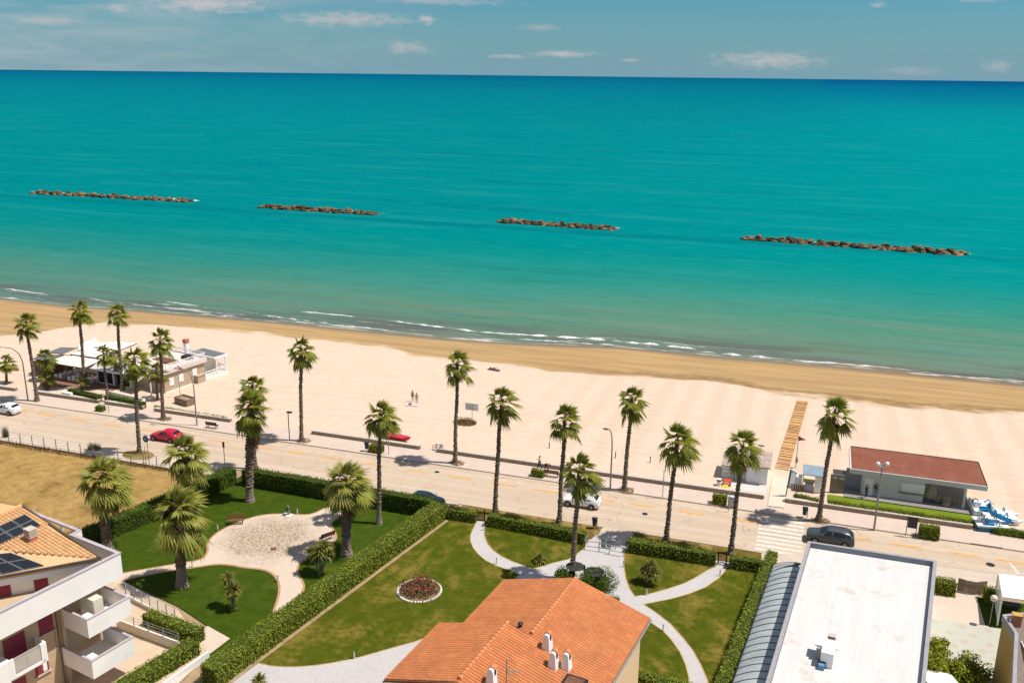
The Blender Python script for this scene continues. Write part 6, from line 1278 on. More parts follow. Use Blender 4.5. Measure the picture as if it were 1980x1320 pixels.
p = W(1913, 1208, .03); H = height_at(p, 1158); t = thing('garden_lamp', 'cream globe lamp on a thin pole beside the dark side lawn', 'garden lamp', p); one('pole', t, K['pole'], lambda m: m.tube([p, p + Vector((0, 0, H))], .04, 6)); one('globe', t, K['ivory'], lambda m: m.ball(p + Vector((0, 0, H + .1)), .3, 12, 8))
p = W(1129, 1128, .02); H = height_at(p, 1092); t = thing('garden_lamp', 'dark twin disc garden lamp rising from the oleander bushes', 'garden lamp', p); one('pole', t, K['dark'], lambda m: m.tube([p, p + Vector((0, 0, H))], .07, 8))
for px, py, z in ((1112, 1094.5, H - .45), (1150, 1104.5, H - .45)): q = W(px, py, z); one('disc', t, K['disc'], lambda m: (m.lathe([(.86, -.03), (.9, 0), (.5, .05), (.1, .07)], 20, 0, Matrix.Translation(q)))); 
one('arm', t, K['dark'], lambda m: m.bar(W(1112, 1094.5, H - .47), W(1150, 1104.5, H - .47), .06))
def pole_sign(label, px, py, top_y, shape, mat, r=.32, pw=.045, name='road_sign'):
    p = W(px, py, .1); H = height_at(p, top_y); t = thing(name, label, 'road sign', p, 0); one('pole', t, K['pole'], lambda m: m.tube([p, p + Vector((0, 0, H))], pw, 6))
    if shape == 'disc': one('plate', t, K[mat], lambda m: m.lathe([(r, -.02), (r, .02)], 18, 0, Matrix.Translation(p + Vector((-.1, -.08, H - r))) @ Matrix.Rotation(YAW * 0, 4, 'Z') @ Matrix.Rotation(math.pi / 2, 4, 'X')))
    if shape == 'tri': one('plate', t, K[mat], lambda m: m.prism([(p.x - .08, p.y - .1), (p.x + .2, p.y - .1), (p.x + .2, p.y - .06), (p.x - .08, p.y - .06)], p.z + H - .75, p.z + H - .05))
    if shape == 'plate': one('plate', t, K[mat], lambda m: m.box(p.x - r, p.x + r, p.y - .1, p.y - .06, p.z + H - 2 * r, p.z + H))
    return t, p, H
K['sign_blue'] = M('sign_blue', (.012, .11, .25), .5, .05); K['sign_white'] = M('sign_white', (.66, .65, .62), .6, .05)
t, p, H = pole_sign('round blue arrow sign on two thin poles at the grass island', 289, 900, 842, 'disc', 'sign_blue', .42)
one('arrow', t, K['sign_white'], lambda m: (m.bar(p + Vector((-.32, -.115, H - .38)), p + Vector((.12, -.115, H - .46)), .08, .02), m.bar(p + Vector((-.32, -.115, H - .38)), p + Vector((-.15, -.115, H - .25)), .07, .02), m.bar(p + Vector((-.32, -.115, H - .38)), p + Vector((-.19, -.115, H - .55)), .07, .02)))
q = W(283, 899, .1); one('pole', t, K['pole'], lambda m: m.tube([q, q + Vector((0, 0, 2.4))], .04, 6)); one('top_plate', t, K['grey_metal'], lambda m: m.box(p.x - .35, p.x + .25, p.y - .06, p.y - .02, p.z + H + .02, p.z + H + .1))
pole_sign('dark road sign seen edge-on on a thin pole near the dry field corner', 435, 898, 853, 'tri', 'dark', .3); pole_sign('thin bare signpost behind a tall palm near the red beach boat', 752, 878, 838, 'plate', 'grey_metal', .12); pole_sign('thin pale signpost on the promenade near mid beach', 1281, 962, 908, 'plate', 'sign_white', .08)
pole_sign('thin signpost beside the grey utility box', 1408, 988, 950, 'plate', 'sign_white', .06); pole_sign('thin dark post with small notice on the pavement by the cafe hedges', 211, 797, 745, 'plate', 'dark', .14)
p = W(913, 808, .08); H = height_at(p, 779); t = thing('notice_sign', 'white rectangular notice sign on a thin pole above the dry beach weeds', 'sign', p); one('pole', t, K['pole'], lambda m: m.tube([p, p + Vector((0, 0, H))], .04, 6)); b = one('board', t, K['white'], lambda m: m.slab(p + Vector((-1.0, -.05, H)), p + Vector((.95, -.05, H)), p + Vector((.95, -.05, H - 1.05)), p + Vector((-1.0, -.05, H - 1.05)), .05)); o = one('writing', b, K['grey_metal'], lambda m: [m.box(p.x - .8, p.x + random.uniform(.2, .75), p.y - .112, p.y - .105, p.z + H - .25 - .16 * k, p.z + H - .19 - .16 * k) for k in range(5)]); o['kind'] = 'stuff'
a, b_ = W(1751, 1034, .12), W(1770, 1037, .12); t = thing('notice_board', 'black blank notice board on two legs beside the largest square bush', 'notice board', a)
for q in (a, b_): one('leg', t, K['dark'], lambda m: m.bar(q, q + Vector((0, 0, 2.2)), .07))
one('board', t, K['slate'], lambda m: m.slab(a + Vector((.05, -.06, 2.2)), b_ + Vector((-.05, -.06, 2.2)), b_ + Vector((-.05, -.06, .95)), a + Vector((.05, -.06, .95)), .06))
p = W(1519, 960, .15); t = thing('sign_board', 'tilted blue framed board on a blue post at the mat entrance', 'sign', p); one('post', t, K['blue_frame'], lambda m: m.bar(p, p + Vector((.25, .1, 3.4)), .12)); c0 = p + Vector((.14, .05, 1.5)); c1 = p + Vector((.26, .1, 3.4)); dv = Vector((.75, .5, 0)); brd = one('frame', t, K['blue_frame'], lambda m: m.slab(c0, c0 + dv * .9, c1 + dv * .9 + Vector((0, 0, -.55)), c1, .06)); one('panel', brd, K['sign_white'], lambda m: m.slab(c0 + dv * .08 + Vector((.05, -.08, .12)), c0 + dv * .8 + Vector((.05, -.08, .12)), c1 + dv * .8 + Vector((.05, -.08, -.62)), c1 + dv * .08 + Vector((.05, -.08, -.2)), .04))
def bench(label, px, py, rz, mat='wood', back=True):
    p = W(px, py, .1); t = thing('park_bench', label, 'bench', p, rz, 'benches'); P = lambda nm, mt, fn: (lambda m: (fn(m), m.build(nm, K[mt], t)))(MB())
    P('seat', mat, lambda m: [m.box(-.85, .85, -.22 + .15 * k, -.10 + .15 * k, .42, .46) for k in range(3)])
    if back: P('backrest', mat, lambda m: [m.box(-.85, .85, .25 + .03 * k, .29 + .03 * k, .55 + .15 * k, .66 + .15 * k) for k in range(3)])
    for s in (-.7, .7): P('leg', 'dark', lambda m: (m.bar((s, -.2, 0), (s, -.2, .42), .06), m.bar((s, .2, 0), (s, .34, .9 if back else .42), .06)))
K['bench_brown'] = M('bench_boards', (.20, .085, .05), .6, .25, 3, stretch=(.4, 4, 4))
bench('brown slatted bench at the upper left rim of the park plaza', 456, 1012, math.radians(28), 'bench_brown'); bench('brown bench at the right rim of the park plaza behind the cordylines', 632, 1043, math.radians(-118), 'bench_brown')
bench('dark bench on the promenade beside the curved lamp and the plant strip', 411, 827, math.radians(182), 'dark'); bench('brown bench on the promenade beside the square bush and a palm trunk', 1068, 921, math.radians(180))
def bin_(label, px, py, z=.12):
    p = W(px, py, z); t = thing('litter_bin', label, 'litter bin', p, 0, 'litter bins'); one('post', t, K['dark'], lambda m: m.bar(p + Vector((.28, 0, 0)), p + Vector((.28, 0, 1.25)), .07)); one('bucket', t, K['bin_grey'], lambda m: m.lathe([(.2, .35), (.25, .95), (.22, 1.05)], 12, 0, Matrix.Translation(p))); one('hood', t, K['dark'], lambda m: m.box(p.x - .27, p.x + .3, p.y - .24, p.y + .24, p.z + 1.12, p.z + 1.2))
bin_('grey litter bin beside the flowering promenade bush', 709, 872); bin_('black litter bin on the verge at the metal entrance gate', 1149, 1021, .1); bin_('litter bin on the promenade left of the rightmost tall palm', 1555, 1000)
p = W(1414, 981, .12); t = thing('utility_box', 'grey utility cabinet next to a square bush on the promenade', 'cabinet', p); one('case', t, K['lilac_panel'], lambda m: m.box(p.x - .42, p.x + .42, p.y, p.y + .4, .1, 1.35)); one('lid', t, K['white_grey'], lambda m: m.box(p.x - .46, p.x + .46, p.y - .03, p.y + .44, 1.352, 1.42)); one('door', t, K['grey_metal'], lambda m: m.box(p.x - .34, p.x + .34, p.y - .022, p.y - .003, .25, 1.25))
p = W(1390, 937, .15); t = thing('waste_drum', 'small white and green drum beside the red and yellow board', 'drum', p); one('body', t, K['white'], lambda m: m.lathe([(.28, 0), (.28, .75)], 12, 0, Matrix.Translation(p))); one('band', t, K['bin_grey'], lambda m: m.lathe([(.285, .55), (.285, .74)], 12, 0, Matrix.Translation(p))); 
p = W(1398, 945, .17); t = thing('rescue_board', 'yellow and red board lying by the white hut', 'board', p); one('yellow_part', t, K['yellow'], lambda m: m.slab(p + Vector((-.25, -.6, .12)), p + Vector((.35, -.6, .12)), p + Vector((.5, 1.0, .15)), p + Vector((-.1, 1.0, .15)), .1)); one('red_part', t, K['red_orange'], lambda m: m.box(p.x - .15, p.x + .75, p.y + 1.1, p.y + 1.9, .2, .7)); one('white_part', t, K['white'], lambda m: m.box(p.x + .0, p.x + .6, p.y + 1.05, p.y + 1.098, .35, .6))
def bollard(label, px, py, h=.55, z=.05):
    p = W(px, py, z); t = thing('path_light', label, 'path light', p, 0, 'small path lights'); one('post', t, K['sign_white'], lambda m: m.tube([p, p + Vector((0, 0, h))], .06, 8)); one('cap', t, K['grey_metal'], lambda m: m.tube([p + Vector((0, 0, h + .002)), p + Vector((0, 0, h + .07))], .075, 8))
for px, py, lb in [(421, 1024, 'small path light left of the plaza bench'), (575, 993, 'small path light beside the drinking fountain'), (538, 1123, 'small path light at the bend of the lower park path'), (372, 1095, 'small path light behind the largest park palm'), (960, 1089, 'small path light on the curved paved path left of the entrance'), (936, 1024, 'small path light just inside the left garden gate'),
        (1250, 1149, 'small path light at the tip of the right triangular lawn'), (1205, 1095, 'small path light at the edge of the entrance paving'), (1282, 1219, 'small path light by the villa eaves corner'), (1392, 1112, 'small path light just inside the right garden gate'), (685, 1272, 'small path light on the rim of the wide paved drive')]: bollard(lb, px, py)
p = W(558, 994, .06); t = thing('drinking_fountain', 'slim dark drinking fountain on a white slab at the plaza rim', 'fountain', p); one('column', t, K['pole'], lambda m: m.box(p.x - .1, p.x + .1, p.y - .1, p.y + .1, p.z, p.z + 1.0)); one('basin', t, K['dark'], lambda m: m.lathe([(.06, .55), (.22, .68), (.24, .72)], 12, 0, Matrix.Translation(p + Vector((0, -.25, 0))))); one('slab', t, K['paint_white'], lambda m: m.box(p.x - .6, p.x + .5, p.y - .6, p.y + .25, p.z - .02, p.z + .02))
p = W(529, 1061, .055); t = thing('drain_cover', 'small square rusty drain cover in the plaza', 'drain cover', p); one('frame', t, K['concrete'], lambda m: m.box(-.36, .36, -.36, .36, 0, .012, 0, Matrix.Translation(p) @ Matrix.Rotation(.6, 4, 'Z'))); one('grate', t, K['wood'], lambda m: m.box(-.3, .3, -.3, .3, .013, .03, 0, Matrix.Translation(p) @ Matrix.Rotation(.6, 4, 'Z')))
for px, py, lb in ((1062, 866, 'first short dark post in the sand, left of the others'), (1190, 885, 'short dark post in the sand behind the slim curved lamp'), (1257, 894, 'short dark post in the sand nearest the white hut')):
    p = W(px, py, .1); t = thing('marker_post', lb, 'post', p, 0, 'short posts in the sand'); one('shaft', t, K['wood'], lambda m: m.bar(p, p + Vector((0, 0, .75)), .1)); one('top', t, K['dark'], lambda m: m.bar(p + Vector((0, 0, .752)), p + Vector((0, 0, .82)), .12))
def flagpole(name, label, px, py, top_y, side, z=.12):
    p = W(px, py, z); H = height_at(p, top_y); t = thing(name, label, 'flag', p, 0, 'red warning flags'); one('pole', t, K['sign_white'] if name == 'x' else K['pole'], lambda m: m.tube([p, p + Vector((0, 0, H))], .045, 6)); m = MB(); q = p + Vector((0, 0, H - .1))
    w = RXY * 1.0; m.add([q, q + w * .45 + Vector((0, .04, -.28)), q + w + Vector((0, -.05, -.5)), q + w * .45 + Vector((0, -.04, -.56)), q + Vector((0, 0, -.62))], [(0, 1, 3, 4), (1, 2, 3)]); m.add([v + Vector((.01, .02, 0)) for v in (q, q + w * .45 + Vector((0, .04, -.28)), q + w + Vector((0, -.05, -.5)), q + w * .45 + Vector((0, -.04, -.56)), q + Vector((0, 0, -.62)))], [(4, 3, 1, 0), (3, 2, 1)]); m.build('flag_cloth', K['flag_red'], t, world=True); return t, p, H
K['flag_red'] = M('red_flag', (.40, .02, .03), .8, .1)
t, p, H = flagpole('flag_pole', 'red warning flag on a pole beside the striped mat', 1538, 904, 841, 1); flagpole('flag_pole', 'red warning flag on a pole at the cafe side wall', 349, 768, 706, 1)
one('wrapped_flag', t, K['yellow_green'], lambda m: m.tube([p + Vector((0, 0, .5)), p + Vector((.08, 0, 1.0)), p + Vector((0, 0, 1.6))], [.05, .2, .05], 6))
# beach mat of orange and yellow boards
def mat():
    a, b = W(1512, 907, .12), W(1552, 776, -.9); L = (b - a).length; e = (b - a); e.z = 0; e.normalize(); n = Vector((e.y, -e.x, 0)); t = thing('beach_mat', 'striped orange and yellow walkway mat crossing the sand', 'beach mat', a); k = 54; random.seed(9)
    yl = M('yellow_boards', (.62, .41, .17), .7, .12); og = M('orange_boards', (.58, .26, .11), .7, .12); pk = M('pink_boards', (.58, .24, .16), .7, .12)
    for i in range(k):
        s0, s1 = L * i / k, L * (i + random.choice((.45, .62, .8))) / k; p, q = a + e * s0, a + e * s1
        z = lambda v: sand_z(v.x, v.y) + .10; c = og if i % 2 == 1 else yl
        if i in (2, 3): c = pk
        elif i < 2: c = yl
        m = MB(); m.slab(Vector((*(p - n * .82).xy, z(p))), Vector((*(p + n * .82).xy, z(p))), Vector((*(q + n * .82).xy, z(q))), Vector((*(q - n * .82).xy, z(q))), .04); m.build('board', c, t, world=True)
    sheet('beach_path', [W(1484, 980).xy, W(1516, 984).xy, W(1526, 925, .1).xy, W(1494, 921, .1).xy], .19, K['concrete_warm'])
K['concrete_warm'] = M('pale_warm_concrete', (.61, .52, .42), .9, .06, .8)
mat()

# ------------------------------------------------------------------ vehicles (nose along +X)
K['tyre'] = M('tyre', (.015, .015, .015), .85, .1); K['rim'] = M('alloy_rim', (.20, .20, .21), .35, .1, metal=.8); K['tail'] = M('tail_lamp', (.35, .012, .015), .3, .1); K['head'] = M('head_lamp', (.55, .56, .58), .15, .05, spec=.6)
def car(label, loc, rz, paint, L=4.25, H=1.46, suv=False, group='cars on the seafront road'):
    t = thing('car', label, 'car', loc, rz, group); k = L / 4.24; h = H / 1.46
    S = [(2.12, .52, .58, .55, .40), (2.04, .62, .70, .76, .55), (1.85, .72, .79, .86, .68), (1.45, .80, .89, .90, .72), (1.02, .87, .96, .90, .74), (.88, .89, 1.00, .90, .74), (.12, .93, 1.40, .90, .60), (-.25, .94, 1.455, .905, .60), (-.9, .96, 1.46, .91, .60), (-1.45, .99, 1.40, .905, .58), (-1.92, 1.02, 1.13, .87, .60), (-2.06, .92, .98, .80, .62), (-2.12, .60, .66, .72, .55)]
    if suv: S = [(2.12, .62, .72, .62, .5), (2.04, .74, .84, .82, .62), (1.85, .84, .92, .90, .72), (1.45, .90, .98, .93, .76), (1.08, .93, 1.03, .93, .78), (.95, .95, 1.07, .93, .78), (.30, .97, 1.42, .93, .66), (-.1, .98, 1.46, .935, .66), (-.9, .99, 1.455, .94, .66), (-1.55, 1.0, 1.42, .935, .65), (-1.95, 1.01, 1.12, .90, .66), (-2.07, .92, 1.0, .86, .7), (-2.12, .6, .7, .8, .65)]
    rows = []
    for x, zb, zt, wm, wt in S:
        x *= k; zb *= h; zt *= h; wb = wm - .06
        half = [(0, .22), (wb - .12, .22), (wb, .34), (wm, .58 * h if zb > .58 * h else zb * .85), (wm - .015, zb), (wt, zt - .035), (wt * .55, zt), (0, zt + .012)]
        rows.append([Vector((x, -y, z)) for y, z in half] + [Vector((x, y, z)) for y, z in reversed(half[1:-1])])
    n = len(rows[0]); b = MB(); vs = [p for r in rows for p in r]
    fs = [(i * n + j, (i + 1) * n + j, (i + 1) * n + (j + 1) % n, i * n + (j + 1) % n) for i in range(len(rows) - 1) for j in range(n)]
    fs += [tuple(range(n)), tuple(range((len(rows) - 1) * n + n - 1, (len(rows) - 1) * n - 1, -1))]; b.add(vs, fs); b.build('body', paint, t, smooth=True)
    def glass(name, quads):
        m = MB()
        for q in quads:
            c = sum(q, Vector()) / 4; nn = (q[1] - q[0]).cross(q[3] - q[0]).normalized(); nn = nn if nn.dot(c - Vector((0, 0, .7))) > 0 else -nn
            qq = [c + (p - c) * .93 + nn * .014 for p in q]; m.add(qq + [p - nn * .02 for p in qq], [(0, 1, 2, 3), (0, 4, 5, 1), (1, 5, 6, 2), (2, 6, 7, 3), (3, 7, 4, 0)])
        m.build(name, K['glass'], t)
    mid = lambda i, j, f: rows[i][j].lerp(rows[i][j + 1], f)
    def curved(name, i, j, f0, f1):
        m = MB(); off = Vector((.55 if i < 7 else -.55, 0, .83)) * .016
        for q in range(5, n - 5):
            lo0, lo1 = rows[i][q].lerp(rows[j][q], f0), rows[i][q + 1].lerp(rows[j][q + 1], f0); h0, h1 = rows[i][q].lerp(rows[j][q], f1), rows[i][q + 1].lerp(rows[j][q + 1], f1); m.quad(lo0 + off, lo1 + off, h1 + off, h0 + off)
        m.build(name, K['glass'], t)
    curved('windscreen', 5, 6, .06, .93); curved('rear_window', 9, 10, .12, .92)
    for a_, c_ in (((4), (5)), ((n - 4), (n - 5))):
        low = lambda i: rows[i][a_].lerp(rows[i][c_], .08); hi = lambda i: rows[i][a_].lerp(rows[i][c_], .93)
        glass('side_window', [[low(5).lerp(low(6), .35), low(7), hi(7), hi(6)]]); glass('side_window', [[low(7).lerp(low(8), .12), low(8).lerp(low(9), .7), hi(8).lerp(hi(9), .7), hi(7).lerp(hi(8), .12)]])
        if suv: glass('side_window', [[low(9).lerp(low(8), .2), low(10).lerp(low(9), .35), hi(9), hi(9).lerp(hi(8), .2)]])
    wr = .33 if not suv else .37
    for x in (1.33 * k, -1.30 * k):
        for s in (-1, 1):
            Mw = Matrix.Translation((x, s * .80, wr)) @ Matrix.Rotation(math.pi / 2, 4, 'X'); w = MB(); w.lathe([(wr + .05, .10), (wr + .05, .125)], 18, 0, Matrix.Translation((x, s * .80 - (.02 if s > 0 else -.02), wr + .03)) @ Matrix.Rotation(-s * math.pi / 2, 4, 'X')); w.build('wheel_arch', K['black'], t)
            w = MB(); w.lathe([(wr * .6, -.11), (wr - .02, -.12), (wr, -.09), (wr, .09), (wr - .02, .12), (wr * .6, .11)], 18, 0, Mw @ Matrix.Translation((0, 0, -s * .06))); o = w.build('wheel', K['tyre'], t)
            w = MB(); w.lathe([(wr * .62, -.008), (wr * .58, .012), (.05, .02)], 14, 0, Matrix.Translation((x, s * (.80 + .185), wr)) @ Matrix.Rotation(-s * math.pi / 2, 4, 'X')); w.build('rim', K['rim'], o)
    for s in (-1, 1):
        w = MB(); w.ball((1.93 * k, s * .60, .70 * h), .17, 8, 6, (.9, .8, .45)); w.build('headlight', K['head'], t); w = MB(); w.ball((-2.03 * k, s * .64, .90 * h), .16, 8, 6, (.5, .9, .6)); w.build('taillight', K['tail'], t)
        w = MB(); w.ball((.75 * k, s * 1.0, 1.0 * h), .11, 8, 6, (.7, 1, .7)); w.build('mirror', paint, t)
        w = MB(); w.box(-.35 * k, -.15 * k, s * .912 - .012, s * .912 + .012, .86 * h, .89 * h); w.build('door_handle', K['black'], t)
        if suv: w = MB(); w.bar((.15, s * .55, H + .03), (-1.6, s * .55, H + .02), .05); w.build('roof_rail', K['grey_metal'], t)
    w = MB(); w.box(2.06 * k, 2.125 * k, -.45, .45, .36, .50); w.build('grille', K['black'], t); w = MB(); w.box(-2.128 * k, -2.11 * k, -.26, .26, .62, .74); w.build('number_plate', K['sign_white'], t); return t
def paint(name, c): return M(name, c, .28, .03, .5, spec=.5)
wp = paint('white_car_paint', (.74, .74, .73)); pi = math.pi
c_ = W(1121, 981); car('white hatchback car driving left past the entrance gate', (c_.x, -6.9, 0), pi, wp, 4.3); c_ = W(10, 799); car('white hatchback car cut off by the left picture edge', (c_.x, -5.9, 0), pi, wp, 4.1)
c_ = W(320, 850); car('bright red car driving left behind the crown of a park palm', (c_.x + .1, -6.6, 0), pi, paint('red_car_paint', (.50, .012, .045)), 4.2); c_ = W(1604, 1050); car('dark grey estate car with roof rails near the zebra crossing', (c_.x, -6.6, 0), pi, paint('dark_grey_paint', (.05, .058, .066)), 4.7, 1.62, True)
c_ = W(838, 972); car('dark blue car mostly hidden behind the park hedge, nose to the right', (W(838, 948, 1.4).x - .35, -12.7, 0), 0, paint('blue_car_paint', (.012, .025, .042)), 3.9, 1.44, group='cars on the seafront road')

# ------------------------------------------------------------------ pedal boats and beach things
def pedal_boat(label, px, py, rz, slide=False, z=.2):
    p = W(px, py, z); t = thing('pedal_boat', label, 'pedal boat', p, rz, 'pedal boats beside the kiosk'); P = lambda nm, mt, fn, par=t: (lambda m: (fn(m), m.build(nm, K[mt], par))[1])(MB())
    def hull(m):
        for s in (-1, 1): m.add([(-1.7, s * .85 - .3, 0), (1.3, s * .85 - .3, 0), (1.9, s * .85, .25), (1.3, s * .85 + .3, 0), (-1.7, s * .85 + .3, 0), (-1.8, s * .85 - .34, .42), (1.4, s * .85 - .34, .42), (2.05, s * .85, .5), (1.4, s * .85 + .34, .42), (-1.8, s * .85 + .34, .42)], [(4, 3, 2, 1, 0), (5, 6, 7, 8, 9), (0, 1, 6, 5), (1, 2, 7, 6), (2, 3, 8, 7), (3, 4, 9, 8), (4, 0, 5, 9)])
    P('hull', 'white' if rz > 1 or rz < .1 else 'blue_deep', hull); P('deck', 'white', lambda m: (m.box(-1.85, 1.35, -1.12, 1.12, .425, .60), m.box(-1.2, .7, -.45, .45, .602, .74)))
    for s in (-.62, .62):
        P('seat', 'white' if s > 0 else 'blue', lambda m: (m.box(-.75, -.15, s - .3, s + .3, .61, .80), m.box(-.92, -.751, s - .3, s + .3, .61, 1.25)))
        def arc(m): m.tube([(.35, s - .32, .6), (.35, s - .25, .95), (.35, s, 1.1), (.35, s + .25, .95), (.35, s + .32, .6)], .07, 6)
        P('fender', 'blue', arc)
    if slide: 
        def sl(m):
            pts = [(-1.5, 0, 1.9), (-1.0, 0, 2.0), (-.4, 0, 1.75), (.4, 0, 1.2), (1.2, 0, .95), (1.9, 0, .75)]
            for a, b in zip(pts, pts[1:]):
                for y0, y1, dz0, dz1 in ((-.35, -.3, .22, 0), (-.3, .3, 0, 0), (.3, .35, 0, .22)): m.slab((a[0], y0, a[2] + dz0), (b[0], y0, b[2] + dz0), (b[0], y1, b[2] + dz1), (a[0], y1, a[2] + dz1), .05)
        P('slide', 'blue', sl); P('ladder', 'white', lambda m: (m.bar((-1.5, -.3, .6), (-1.5, -.3, 1.9), .07), m.bar((-1.5, .3, .6), (-1.5, .3, 1.9), .07), [m.bar((-1.5, -.3, .85 + .3 * k), (-1.5, .3, .85 + .3 * k), .06) for k in range(4)]))
K['blue_deep'] = M('deep_blue_hull', (.012, .12, .22), .4, .1)
pedal_boat('white and blue pedal boat standing farthest from the road by the kiosk end', 1897, 985, math.radians(95)); pedal_boat('pedal boat with a blue slide nearest to the road', 1919, 1019, math.radians(8), True); pedal_boat('white pedal boat with blue seats between the other two', 1935, 1003, math.radians(5))
strip('boat_slab', X(1870, 1000), X(1915, 1000), 1.8, 8.5, .16, K['pale_slab'])
p = W(768, 848, .25); t = thing('rowing_boat', 'small red rescue boat lying behind the seafront wall', 'boat', p, math.radians(-6)); m = MB(); m.add([(-2.0, -.5, .45), (1.0, -.6, .45), (2.1, 0, .6), (1.0, .6, .45), (-2.0, .5, .45), (-1.9, -.3, 0), (1.0, -.3, 0), (1.7, 0, .1), (1.0, .3, 0), (-1.9, .3, 0)], [(5, 9, 8, 7, 6), (0, 1, 6, 5), (1, 2, 7, 6), (2, 3, 8, 7), (3, 4, 9, 8), (4, 0, 5, 9)]); m.build('hull', K['red'], t); m = MB(); m.add([(-1.98, -.47, .46), (1.0, -.57, .46), (2.0, 0, .6), (1.0, .57, .46), (-1.98, .47, .46), (0, 0, .60)], [(0, 1, 5), (1, 2, 5), (2, 3, 5), (3, 4, 5), (4, 0, 5)]); m.build('cover', M('pink_red_cover', (.55, .03, .075), .7, .1), t)
p = W(358, 780, .12); t = thing('wooden_crate', 'grey wooden planter crate on the sand by the cafe wall', 'crate', p, math.radians(-14)); 
for a, b in (((-1.3, -.75), (1.3, -.75)), ((-1.3, .75), (1.3, .75)), ((-1.3, -.75), (-1.3, .75)), ((1.3, -.75), (1.3, .75))):
    m = MB(); A_, B_ = Vector((*a, 0)), Vector((*b, 0)); [m.slab(A_ + Vector((0, 0, z0 + .28)), B_ + Vector((0, 0, z0 + .28)), B_ + Vector((0, 0, z0)), A_ + Vector((0, 0, z0)), .05) for z0 in (.08, .40, .72)]; m.build('side', K['grey_wood'], t)
m = MB(); m.box(-1.2, 1.2, -.68, .68, .05, .7); m.build('soil', K['earth'], t)
p = W(955, 715, -.75); t = thing('beach_towel', 'dark towel on the sand under a lying sunbather', 'towel', p, math.radians(-12)); m = MB(); m.box(-1.1, 1.1, -.4, .4, 0, .03); m.build('cloth', M('dark_towel', (.05, .04, .06), .9, .2), t)
p = W(797, 786, -.2); p.z = sand_z(p.x, p.y) + .06; t = thing('beach_towel', 'pink and white towel on the sand beside the two standing bathers', 'towel', p, .2); m = MB(); m.box(-1.0, 1.0, -.45, .45, 0, .03); m.build('cloth', M('pink_towel', (.62, .36, .42), .9, .2, 3, col2=(.65, .6, .6)), t); m = MB(); m.ball((-.3, 0, .12), .22, 8, 6, (1.2, .8, .55)); m.build('bag', M('navy_bag', (.03, .03, .08), .8), t)
p = W(1812, 1352, 0); t = thing('parasol', 'white square parasol at the bottom edge beside the white building', 'parasol', p); one('pole', t, K['pole'], lambda m: m.tube([p, p + Vector((0, 0, 2.1))], .04, 6)); one('canopy', t, K['white'], lambda m: m.lathe([(1.25, 1.75), (1.27, 1.82), (.6, 2.0), (.05, 2.15)], 8, 0, Matrix.Translation(p)))
# dining sets under the awnings
def dining():
    W_ = K['white']; tb = thing('dining_table', 'white cafe table under the awning', 'table', (0, 0, 0), 0, 'cafe tables'); P = lambda nm, fn, par: (lambda m: (fn(m), m.build(nm, W_, par)))(MB())
    P('table_top', lambda m: m.box(-.75, .75, -.42, .42, .70, .75), tb)
    for sx in (-.65, .65):
        for sy in (-.32, .32): P('leg', lambda m: m.bar((sx, sy, 0), (sx, sy, .70), .07), tb)
    ch = thing('dining_chair', 'white cafe chair', 'chair', (0, 0, 0), 0, 'cafe chairs'); P('seat', lambda m: m.box(-.24, .24, -.24, .24, .42, .47), ch); P('backrest', lambda m: m.box(-.24, .24, .2, .25, .5, .92), ch)
    for sx in (-.2, .2):
        for sy in (-.2, .2): P('leg', lambda m: m.bar((sx, sy, 0), (sx, sy, .42), .05), ch)
    first = True
    for px, py, lb in ((122, 731, 'nearest the brown cabin'), (147, 736, 'in the middle of the terrace'), (176, 740, 'nearest the glazed porch'), (150, 724, 'at the back of the terrace')):
        p = W(px, py, .15)
        if first: tb.location = p; tb['label'] = 'white cafe table ' + lb
        else: place_copy(tb, p, 0, 'white cafe table ' + lb)
        for k, (dx, dy, rz, w_) in enumerate(((-.45, -.7, pi, 'on the road side, left'), (.45, -.7, pi, 'on the road side, right'), (-.45, .7, 0, 'on the sea side, left'), (.45, .7, 0, 'on the sea side, right'))):
            q = p + Vector((dx, dy, 0)); l2 = 'white chair %s, of the table %s' % (w_, lb)
            if first and k == 0: ch.location = q; ch.rotation_euler = (0, 0, rz); ch['label'] = l2
            else: place_copy(ch, q, rz, l2)
        first = False
dining()
# ship on the horizon
d = _ray(910, 149); q = CAM + d * ((-1.5 - HCAM) / _ray(910, 150.5).z) * 1.0; q = W(910, 150.5, -1.5); sc = (q - CAM).length / FPX; t = thing('ship', 'tiny dark ship on the horizon', 'ship', q, math.radians(20)); m = MB(); u = sc
m.add([(-2.6 * u, -.4 * u, 0), (2.2 * u, -.4 * u, 0), (3.0 * u, 0, .7 * u), (2.2 * u, .4 * u, 0), (-2.6 * u, .4 * u, 0), (-2.8 * u, -.5 * u, .8 * u), (2.3 * u, -.5 * u, .8 * u), (3.3 * u, 0, .9 * u), (2.3 * u, .5 * u, .8 * u), (-2.8 * u, .5 * u, .8 * u)], [(4, 3, 2, 1, 0), (5, 6, 7, 8, 9), (0, 1, 6, 5), (1, 2, 7, 6), (2, 3, 8, 7), (3, 4, 9, 8), (4, 0, 5, 9)]); m.build('hull', K['dark'], t); m = MB(); m.box(-2.3 * u, -.8 * u, -.35 * u, .35 * u, .8 * u, 2.3 * u); m.build('bridge', K['roof_grey'], t); m = MB(); m.bar((.5 * u, 0, .8 * u), (.5 * u, 0, 2.8 * u), .35 * u); m.build('mast', K['dark'], t)

